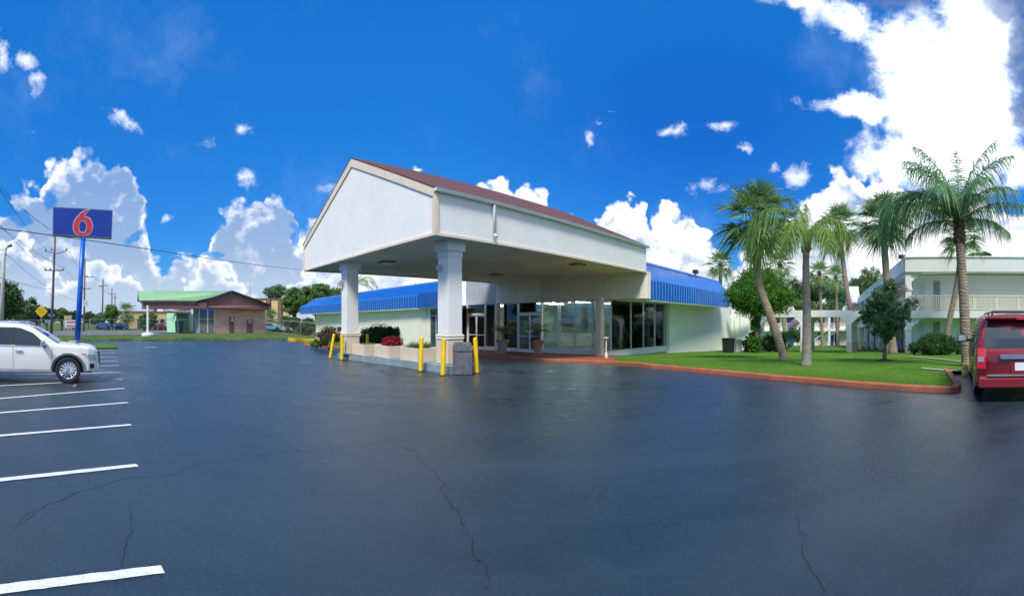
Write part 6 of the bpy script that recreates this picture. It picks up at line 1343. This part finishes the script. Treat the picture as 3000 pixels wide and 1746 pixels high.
# near sabal with leaning trunk
b = base_of(2299, 1055); d = dist(b)
palm(b, [b - Vector((0, 0, .1))] + trunkpts([(2284, 1005), (2253, 915), (2226, 840), (2217, 770), (2219, 690), (2218, 645)], d), .20, .165, 'tall cabbage palm with a strongly leaning lower trunk, leftmost of the near lawn palms', 'palm_tree', lambda c: sabal_crown(c, 2.25, 38, 36), M['sabal'], M['palmtrunk'], bootlen=1.1)
# near queen palm with drooping fronds, straight ringed trunk
b = base_of(2363, 1070); d = dist(b); rt = az(2363)
def fr(L): return [((PI / 2 - rt) + a_, e_, l_, c_) for a_, e_, l_, c_ in L]
QF = fr([(-1.45, 1.15, .88, 3.2), (1.5, 1.05, 1.15, 3.0), (-1.9, 1.25, .78, 2.9), (1.95, 1.25, 1.15, 3.0), (-1.2, .65, .70, 2.6), (1.25, .55, 1.0, 2.6), (2.8, .8, .9, 2.6), (-2.7, .7, .9, 2.6), (.5, .9, .8, 2.4), (-.6, 1.0, .8, 2.4), (0.1, 1.5, .5, .4), (2.3, 1.45, .55, .9), ])
palm(b, [b - Vector((0, 0, .1))] + trunkpts([(2364, 980), (2363, 880), (2361, 790), (2363, 705)], d), .185, .11, 'straight grey palm with long drooping yellow-green fronds, in the middle of the lawn', 'palm_tree', lambda c: queen_crown(c, 2.85, QF, 88, .28, droopy=1.3, wk=.0050), M['queen'], M['palmtrunk2'], bootlen=.5)
b = base_of(2520, 1024); b = pol(az(2520), 44, T(*pol(az(2520), 44).xy))
palm(b, [b] + trunkpts([(2497, 930), (2481, 850), (2468, 750), (2459, 662)], 44), .26, .20, 'dark green cabbage palm rising right behind the drooping yellow-green palm', 'palm_tree', lambda c: sabal_crown(c, 2.7, 34, 30), M['sabal'], M['palmtrunk'], bootlen=1.2)
b = base_of(2617, 1037); d = 31.5; b = pol(az(2617), d, T(*pol(az(2617), d).xy) + .08)
palm(b, [b] + trunkpts([(2610, 960), (2600, 840), (2592, 740), (2589, 672), (2588, 645)], d), .27, .20, 'tall cabbage palm with round crown behind the flowering shrub tree', 'palm_tree', lambda c: sabal_crown(c, 2.35, 46, 36), M['sabal'], M['palmtrunk'], bootlen=.7)
d = 30.5; b = pol(az(2766), d, T(*pol(az(2766), d).xy) + .08)
palm(b, [b] + trunkpts([(2775, 972), (2792, 890), (2804, 830), (2815, 740), (2818, 690)], d), .20, .17, 'cabbage palm leaning right behind the round hedge, crown half hidden', 'palm_tree', lambda c: sabal_crown(c, 1.9, 34, 30), M['sabal'], M['palmtrunk'], bootlen=.8)
b = base_of(2834, 1072); d = dist(b); rt = az(2810)
QG = fr([(1.35, 1.15, 1.25, 2.9), (1.2, .90, 1.22, 2.7), (1.55, 1.05, 1.1, 2.5), (-1.7, 1.2, .8, 1.7), (-1.45, .70, .80, 1.0), (1.45, .95, 1.05, 1.6), (1.8, .60, .95, 1.2), (2.8, 1.0, .85, 1.8), (-2.7, 1.1, .85, 1.7), (.4, 1.2, .8, 1.7), (-.5, 1.25, .8, 1.6), (.2, 1.53, .85, .4), (1.9, 1.42, .95, 1.0), (-1.6, 1.48, 1.0, .8), (1.2, 1.4, 1.0, 1.4), (-1.5, .3, .6, 1.2), (1.5, .2, .65, 1.2), (-1.9, 1.4, .95, 1.3), (2.2, 1.3, .95, 1.5)])
palm(b, [b - Vector((0, 0, .1))] + trunkpts([(2829, 1000), (2824, 880), (2817, 780), (2812, 720), (2809, 655)], d), .215, .14, 'largest feathery palm with thick trunk just left of the dark red van', 'palm_tree', lambda c: queen_crown(c, 3.35, QG, 110, .28, droopy=1.15, wk=.0050), M['queen2'], M['palmtrunk'], bootlen=.85)
# background palms
for (px, yb, yt, dd, R, lab, xt) in ((2112, 900, 775, 62, 2.6, 'sunlit cabbage palm rising behind the right end of the blue roof', 2110), (2302, 1000, 775, 58, 2.5, 'cabbage palm behind the round tree, left of the straight grey palm', 2284), (2200, 900, 752, 80, 1.7, 'small distant palm top peeking above the round tree', 2199), (2410, 1012, 800, 66, 2.4, 'slim courtyard palm seen between the walkway arches', 2400), (2455, 1010, 812, 72, 2.5, 'courtyard palm further right with crown against the dark trees', 2448)):
    b = pol(az(px), dd, T(*pol(az(px), dd).xy)); palm(b, [b] + trunkpts([((px + xt) / 2, (yb + yt) / 2), (xt, yt)], dd), .26, .2, lab, 'palm_tree', (lambda R: lambda c: sabal_crown(c, R, 30, 24))(R), M['sabal'], M['palmtrunk'], group=None, bootlen=1.0)
# palm behind the left wing: feather fronds peeking over the blue roof by the far pillar
d = 66; b = pol(az(1046), d, T(*pol(az(1046), d).xy)); rt = az(1046)
QH = [((PI / 2 - rt) + a_, e_, l_, c_) for a_, e_, l_, c_ in [(-1.5, .7, 1.0, 2.0), (1.5, .7, 1.0, 2.0), (-1.2, 1.1, 1.0, 2.2), (1.2, 1.0, 1.0, 2.2), (2.6, .8, .9, 2), (-2.6, .8, .9, 2), (.3, .8, .8, 2), (1.7, .2, .8, 1.4), (-1.7, .2, .8, 1.4), (-1.5, 1.4, .7, 1.0)]]
palm(b, [b] + trunkpts([(1046, 880), (1046, 835)], d), .2, .15, 'yellow-green palm top showing above the blue roof beside the far pillar', 'palm_tree', lambda c: queen_crown(c, 3.4, QH, 44, .28), M['queen'], M['palmtrunk'], boot=False)
for (px, yb, yt, dd, R, lab) in ((371, 963, 915, 104, 3.0, 'shaggy cabbage palm in front of the tan building left end'), (796, 955, 930, 98, 2.6, 'small palm in front of the tan end wall')):
    b = pol(az(px), dd, T(*pol(az(px), dd).xy)); palm(b, [b] + trunkpts([(px, (yb + yt) / 2), (px, yt)], dd), .35, .3, lab, 'palm_tree', (lambda R: lambda c: sabal_crown(c, R, 34, 20, elmin=-80))(R), M['sabal'], M['palmtrunk'], bootlen=1.0)
# round clipped tree with creeper-covered trunk
def ell(px, py, d, rx, ry, rz_, back=0): c = Pd(px, py, d + back); return (c.x, c.y, c.z, rx * d / F, ry * d / F, rz_ * d / F)
b = G(2213, 1031, .1); d = 35.5; b = pol(az(2213), d, T(*pol(az(2213), d).xy) + .1)
rt_ = tree(b, [ell(2222, 862, d, 86, 70, 62), ell(2172, 862, d, 44, 40, 44), ell(2285, 872, d, 42, 44, 44), ell(2225, 815, d, 60, 40, 30), ell(2225, 885, d, 66, 56, 34)], 42000, .13, M['leafC'], 'dense round-headed tree with creeper-wrapped trunk beside the end of the blue roof', trunk_r=.22, nclump=460, clump=.26, shell=.78, flat=1.0)
v, f, _ = leafcloud([ell(2212, 985, d, 15, 15, 46), ell(2208, 1010, d, 20, 18, 26), ell(2214, 940, d, 13, 13, 30)], 6000, .13, .35, 40, 1.0, shell=.5); obj('creeper', (v, f), M['vine'], rt_)
# flowering shrub tree
b = base_of(2592, 1057); d = dist(b)
cm = tree(b, [ell(2595, 880, d, 46, 40, 50), ell(2592, 935, d, 72, 56, 40), ell(2535, 925, d, 36, 30, 26), ell(2655, 905, d, 36, 30, 30), ell(2610, 845, d, 24, 24, 30), ell(2600, 975, d, 52, 40, 20), ell(2560, 900, d, 34, 30, 34), ell(2630, 940, d, 44, 34, 34)], 25000, .085, M['leafD'], 'small dark green shrub tree with pink blossoms on the lawn before the guest wing', trunk_r=.085, nclump=300, clump=.23, limbs=22, shell=.15, split=.35)
v, f, _ = leafcloud([ell(2497, 893, d, 15, 15, 18), ell(2516, 905, d, 12, 12, 10), ell(2622, 832, d, 14, 12, 12), ell(2645, 850, d, 18, 14, 16), ell(2655, 845, d, 10, 10, 14), ell(2545, 950, d, 10, 10, 8), ell(2600, 930, d, 10, 10, 8)], 1500, .05, .6, 22, 1, shell=.2); obj('blossom', (v, f), M['pink'], cm)
v, f, _ = leafcloud([ell(2680, 890, d, 34, 14, 8)], 300, .1, .8, 12, 1, shell=.1); o = obj('side_shoot', (v, f), M['leafD'], cm); o['kind'] = 'stuff'
c_ = Vector((b.x, b.y, b.z)); mb = MB(); mb.lathe([(.45, -.03), (.42, .03), (.2, .07), (.05, .08)], c_, 18); obj('mulch_ring', mb, M['mulch'], cm, smooth=True)
# hedges by the guest wing and office
d = 29.5; g = lambda px, d: pol(az(px), d, T(*pol(az(px), d).xy) + .08)
bush(g(2742, d), [ell(2742, 1012, d, 64, 40, 32), ell(2715, 1012, d, 38, 30, 28), ell(2770, 1010, d, 36, 30, 28), ell(2742, 995, d, 40, 30, 16)], 24000, .085, M['hedge'], 'large round clipped green shrub in front of the guest wing wall', nclump=240, clump=.28, shell=.80)
bush(g(2822, 31), [ell(2818, 1015, 31, 26, 20, 22)], 3000, .09, M['hedge'], 'smaller dark shrub just right of the large round clipped one', nclump=40)
bush(g(2678, 30.5), [ell(2680, 1018, 30.5, 18, 16, 18)], 2200, .09, M['hedge'], 'narrow shrub between the white column and the large round clipped shrub', nclump=30)
d = 37.5; bush(g(2270, d), [ell(2252, 1006, d, 22, 22, 28), ell(2282, 1006, d, 26, 22, 28), ell(2300, 1003, d, 18, 20, 26)], 8000, .12, M['hedge'], 'dark square-cut hedge behind the leaning palm trunk', name='hedge', cat='hedge', nclump=70, shell=.65)
d = 38; bush(g(2184, d), [ell(2185, 1012, d, 13, 12, 20), ell(2186, 995, d, 7, 7, 12)], 1800, .13, M['hedge'], 'small upright shrub between the air conditioner and the creeper trunk', nclump=24, shell=.3)
d = 60; bush(g(2345, d), [ell(2345, 960, d, 24, 20, 34), ell(2335, 975, d, 28, 20, 26)], 4500, .2, M['leafD'], 'dark shrub with pink tinge seen under the first walkway arch', nclump=50)
v_, f_, _ = leafcloud([ell(2328, 948, 58, 16, 10, 12)], 500, .14, .5, 12); obj('blossom', (v_, f_), M['pink'], bpy.data.objects[[o.name for o in COL.objects if o.get('label') == 'dark shrub with pink tinge seen under the first walkway arch'][0]])
# planting round the island and left wing
d = 29; bush(g(1110, d), [ell(1112, 985, d, 56, 36, 30), ell(1090, 990, d, 42, 34, 28), ell(1140, 985, d, 30, 30, 27)], 20000, .10, M['hedge'], 'wide dome-shaped dark hedge behind the planter boxes', name='hedge', cat='hedge', nclump=220, clump=.28, shell=.80)
d = 33; bush(g(963, d), [ell(966, 985, d, 32, 26, 26), ell(945, 995, d, 22, 20, 20), ell(985, 975, d, 20, 18, 22)], 6500, .10, M['brownleaf'], 'loose reddish-green shrub between the far pillar and the end of the left wing', nclump=70, shell=.5)
d = 34; bush(g(925, d), [ell(930, 1008, d, 20, 20, 8)], 1500, .10, M['leafB'], 'low pale ground shrub at the foot of the reddish shrub', nclump=20)
def tuft(c, n, h, w_, leaf, label, name, r0=.3, droop=.6, cat='plant', par=None):
    r = root(name, c, label, cat) if par is None else par; c = np.array(c); a = rng.random(n) * 2 * PI; e = rng.uniform(.5, 1.45, n); P = c + np.stack([np.cos(a), np.sin(a), np.zeros(n)], 1) * (r0 * rng.random((n, 1)) ** .5)
    D = np.stack([np.cos(a) * np.cos(e), np.sin(a) * np.cos(e), np.sin(e)], 1); W = unit(np.cross(D, rng.normal(size=(n, 3)))) * w_; v, f = strips(P, D, W, h * rng.uniform(.6, 1.1, n), rng.uniform(droop * .5, droop, n), 4); obj('foliage', (v, f), leaf, r); return r
tuft(pl3, 420, .50, .010, M['leafB'], 'grassy green clump growing in the planter by the near pillar', 'ornamental_grass', .33)
r = tuft(pl1, 160, .22, .010, M['leafB'], 'low green shoots growing in the planter by the far pillar', 'ornamental_grass', .3)
bush(pl2, [(pl2.x, pl2.y, pl2.z + .12, .45, .38, .24), (pl2.x + .1, pl2.y - .1, pl2.z + .2, .3, .28, .18)], 3800, .065, M['redleaf'], 'rounded crimson-leaved bedding plant in the middle planter box', name='red_plant', cat='plant', nclump=60, clump=.3, shell=.6)
# potted palms at the doors
def potted(px, py, col, label, plabel, h=.83, topy=942):
    p = G(px, py, .13); r = root('plant_pot', p, label, 'pot', 'urn-shaped pots by the lobby doors'); mb = MB(); mb.lathe([(.20, 0), (.22, .06), (.16, .12), (.21, .25), (.30, .62), (.33, .70), (.38, .74), (.38, .83), (.33, .83), (.31, .76)], p, 24); obj('urn', mb, col, r, smooth=True)
    mb = MB(); mb.lathe([(.315, .70), (.31, .74)], p, 20); obj('soil', mb, M['mulch'], r)
    c = p + Vector((0, 0, .76)); q = root('potted_palm', c, plabel, 'plant'); mb = MB()
    for k_ in range(3): mb.tube([c, c + Vector((random.uniform(-.12, .12), random.uniform(-.12, .12), .45))], [.045, .03], 7)
    obj('stem', mb, M['boot'], q, smooth=True); FR = [(i * 2.4, random.uniform(.6, 1.4), random.uniform(.8, 1.05), random.uniform(1.1, 1.8)) for i in range(15)]
    (v, f), pm = queen_crown(tuple(c + Vector((0, 0, .42))), .85, FR, 26, .30); obj('fronds', (v, f), M['sabal'], q); obj('rachis', pm, M['petiole'], q); return c
M['terra2'] = mat('orange_clay_pot', (.42, .22, .13), .8, var=.2)
potted(1473, 1038, M['terra'], 'grey-brown urn pot left of the lobby doors', 'dark green small palm in the grey-brown urn')
c = potted(1575, 1040.5, M['terra2'], 'orange clay urn pot right of the lobby doors', 'dark green small palm in the orange clay urn')
v, f, _ = leafcloud([(c.x - .25, c.y - .1, c.z + .06, .16, .12, .12)], 260, .06, .6, 8); r = root('flowering_plant', c, 'magenta flowers spilling over the orange clay urn', 'plant'); obj('blossom', (v, f), M['redleaf'], r); mb = MB(); mb.tube([tuple(c - Vector((0, 0, .05))), (c.x - .25, c.y - .1, c.z + .1)], .01, 5); obj('stem', mb, M['petiole'], r)
# background trees: (px centre, crown centre y, half width, half height, distance, leaf, label)
def bg(px, py, hw, hh, d, leaf, label, n=5200, size=.34, parts_=4, group=None, ncl=90):
    b = pol(az(px), d); b.z = T(b.x, b.y); L = []; k_ = F / d; n = int(n * 1.7); ncl = int(ncl * 1.5)
    for i in range(parts_):
        ox, oy = random.uniform(-.45, .45) * hw, random.uniform(-.4, .35) * hh; s = random.uniform(.45, .68); L.append(ell(px + ox, py + oy, d, hw * s, hw * s, hh * s))
    L.append(ell(px, py, d, hw * .7, hw * .7, hh * .75)); tree(b, L, n, size, leaf, label, trunk_r=.3, nclump=ncl, clump=.30, limbs=6, shell=.62, group=group)
bg(14, 880, 62, 78, 62, M['leafA'], 'large dark oak right behind the pale concrete lamp post', 9000, .30, 5, ncl=130)
bg(-60, 860, 70, 90, 58, M['leafA'], 'dark oak standing outside the large oak by the lamp post', 5000, .30)
bg(88, 912, 44, 42, 78, M['leafA'], 'dark green tree behind the yellow diamond sign', 6000, .30)
bg(135, 925, 30, 28, 92, M['leafA'], 'low dark tree just left of the tall utility pole')
bg(180, 922, 32, 26, 96, M['leafB'], 'soft green tree between the utility pole and the blue pole')
bg(215, 930, 24, 22, 110, M['leafA'], 'dark tree directly behind the blue pole')
bg(262, 930, 28, 22, 112, M['leafA'], 'distant dark tree just right of the blue pole')
bg(292, 935, 24, 20, 105, M['leafB'], 'low light green tree below the thin distant pole')
bg(328, 920, 30, 34, 98, M['leafB'], 'bushy light green tree left of the shaggy palm')
bg(436, 942, 30, 24, 92, M['leafB'], 'bright green bush-like tree under the green canopy roof')
bg(798, 858, 38, 28, 128, M['leafD'], 'isolated dark rounded tree above the tan end wall', 5000, .4)
bg(868, 880, 44, 46, 100, M['leafB'], 'tall light green tree right of the tan end wall', 8000, .34, 5)
bg(925, 880, 52, 56, 96, M['leafB'], 'tall light green tree behind the left end of the blue roof', 9000, .34, 5)
bg(850, 945, 34, 26, 94, M['leafA'], 'low dark tree behind the parked cars right of the station')
bg(900, 960, 36, 34, 84, M['leafA'], 'dark understorey tree at the left end of the blue-roofed wing', 5000, .26)
bg(990, 868, 40, 30, 100, M['leafB'], 'light tree top just over the blue roof left of the far pillar')
bg(1225, 845, 30, 14, 90, M['leafA'], 'dark tree top barely rising over the blue roof near the near pillar', 2600)
for i, (px, py, hw, hh, dd, lf, lab) in enumerate([(2165, 862, 40, 50, 104, 'leafA', 'dark tree behind the sunlit palm at the roof end'), (2235, 850, 46, 60, 112, 'leafA', 'tall dark tree rising behind the round-headed tree'), (2320, 862, 50, 62, 118, 'leafA', 'dark tree left of the straight grey palm trunk in the backdrop'), (2395, 850, 48, 56, 110, 'leafA', 'dark tree right behind the straight grey palm trunk'),
    (2450, 868, 44, 52, 104, 'leafD', 'blue-green tree above the second walkway arch'), (2500, 862, 48, 60, 114, 'leafA', 'dark tree above the third walkway arch'), (2560, 835, 50, 62, 118, 'leafB', 'tallest light green tree left of the guest wing roof'), (2616, 838, 40, 50, 124, 'leafA', 'dark tree directly behind the guest wing roof corner'),
    (2350, 905, 56, 34, 98, 'leafB', 'lower mid green tree behind the walkway roof'), (2430, 910, 50, 32, 96, 'leafA', 'lower dark tree behind the walkway roof further right'), (2865, 752, 36, 12, 90, 'leafA', 'dark tree top just peeking over the guest wing roof')]):
    bg(px, py, hw, hh, dd, M[lf], lab, 6500, .36)
# understorey along the far lawn edge left of the far block
for (px, py, hw, hh, dd, lab) in ((2500, 985, 30, 30, 70, 'leaning dark-trunked tree behind the right arch'), ):
    pass
b = g(2520, 50); mb = MB()
# grass: short blades along the lawn's kerb side and over the near lawn, weeds along the verge
def blades(name, pts, h, w_, leaf, droop=.5):
    n = len(pts); a = rng.random(n) * 2 * PI; e = rng.uniform(.7, 1.5, n); D = np.stack([np.cos(a) * np.cos(e), np.sin(a) * np.cos(e), np.sin(e)], 1); W = unit(np.cross(D, rng.normal(size=(n, 3)))) * w_
    v, f = strips(pts, D, W, h * rng.uniform(.5, 1.3, n), rng.uniform(0, droop, n), 1 if h < .2 else 2); o = obj(name, (v, f), leaf); return o
P = []
for i in range(60000):
    a = az(1800) + (az(2812) - az(1800)) * rng.random(); r0 = kr(a) + .2; r = r0 + (rng.random() ** 2.0) * 13
    if a > az(2716) and r > lawn_far(a) - .1: continue
    if a < az(2150) and r > online(K0, R0, 1500 + F * a).length - 1.1: continue
    p = pol(a, r); P.append((p.x, p.y, T(p.x, p.y) + .095))
o = blades('grass', np.array(P), .075, .006, M['blade']); tag(o, kind='stuff', label='short mown lawn grass behind the orange kerb', cat='grass')
P = []
for i in range(14000):
    a = -1.15 + (az(900) + 1.15) * rng.random(); r = far_left(max(a, az(-200))) + .05 + rng.random() ** 2.2 * 8; p = pol(a, r)
    if math.sin(a * 90) + math.sin(a * 37 + 1) + rng.normal() * .9 < -.2: continue
    P.append((p.x, p.y, T(p.x, p.y) - .03))
o = blades('weeds', np.array(P), .30, .02, M['leafB'], .8); tag(o, kind='stuff', label='rough weeds along the far edge of the parking lot', cat='weeds')
P = []
for i in range(9000):
    a = az(900) + (az(1275) - az(900)) * rng.random(); r = kr(a) + .25 + rng.random() ** 1.5 * 6; p = pol(a, r); P.append((p.x, p.y, T(p.x, p.y) + .095))
o = blades('ground_cover', np.array(P), .12, .012, M['blade'], .6); tag(o, kind='stuff', label='green ground cover in the bed before the left wing', cat='ground cover')

# ---- pieces of one part that stand apart become parts of their own
def split_pieces(o, limit=14):
    me = o.data; n = len(me.vertices); par = list(range(n))
    def find(i):
        while par[i] != i: par[i] = par[par[i]]; i = par[i]
        return i
    for e in me.edges:
        a, b_ = find(e.vertices[0]), find(e.vertices[1])
        if a != b_: par[a] = b_
    grp = {}
    for f in me.polygons: grp.setdefault(find(f.vertices[0]), []).append(tuple(f.vertices))
    if not 2 <= len(grp) <= limit: return
    name = o.name.split('.')[0]; L = list(grp.values())
    def make(fs):
        ids = sorted({i for f in fs for i in f}); mp_ = {i: k for k, i in enumerate(ids)}; m2 = bpy.data.meshes.new(name)
        m2.from_pydata([me.vertices[i].co[:] for i in ids], [], [tuple(mp_[i] for i in f) for f in fs]); m2.update(); m2.materials.append(me.materials[0]); sm_ = me.polygons[0].use_smooth
        m2.polygons.foreach_set('use_smooth', [sm_] * len(m2.polygons)); return m2
    ms = [make(fs) for fs in L]; o.data = ms[0]
    for m2 in ms[1:]:
        c = o.copy(); c.data = m2; COL.objects.link(c)
for nm in ('side_shoot0', 'arch_bracket', 'wall', 'door_pillar', 'door_notice', 'insulator', 'conduit', 'roof_edge', 'window', 'side_window', 'fender_vent', 'headlight', 'indicator', 'bumper_insert', 'arch_trim', 'door_gap', 'door_handle', 'wing_mirror', 'mirror_arm', 'window_trim', 'lettering', 'door_sign', 'stems0', 'side_lens', 'leg'):
    for o in [o for o in COL.objects if o.type == 'MESH' and o.name.split('.')[0] == nm and not o.children]:
        if nm == 'window' and o.parent and o.parent.get('category') != 'car': continue
        if nm == 'wall' and o.parent and o.parent.get('category') != 'building': continue
        split_pieces(o)
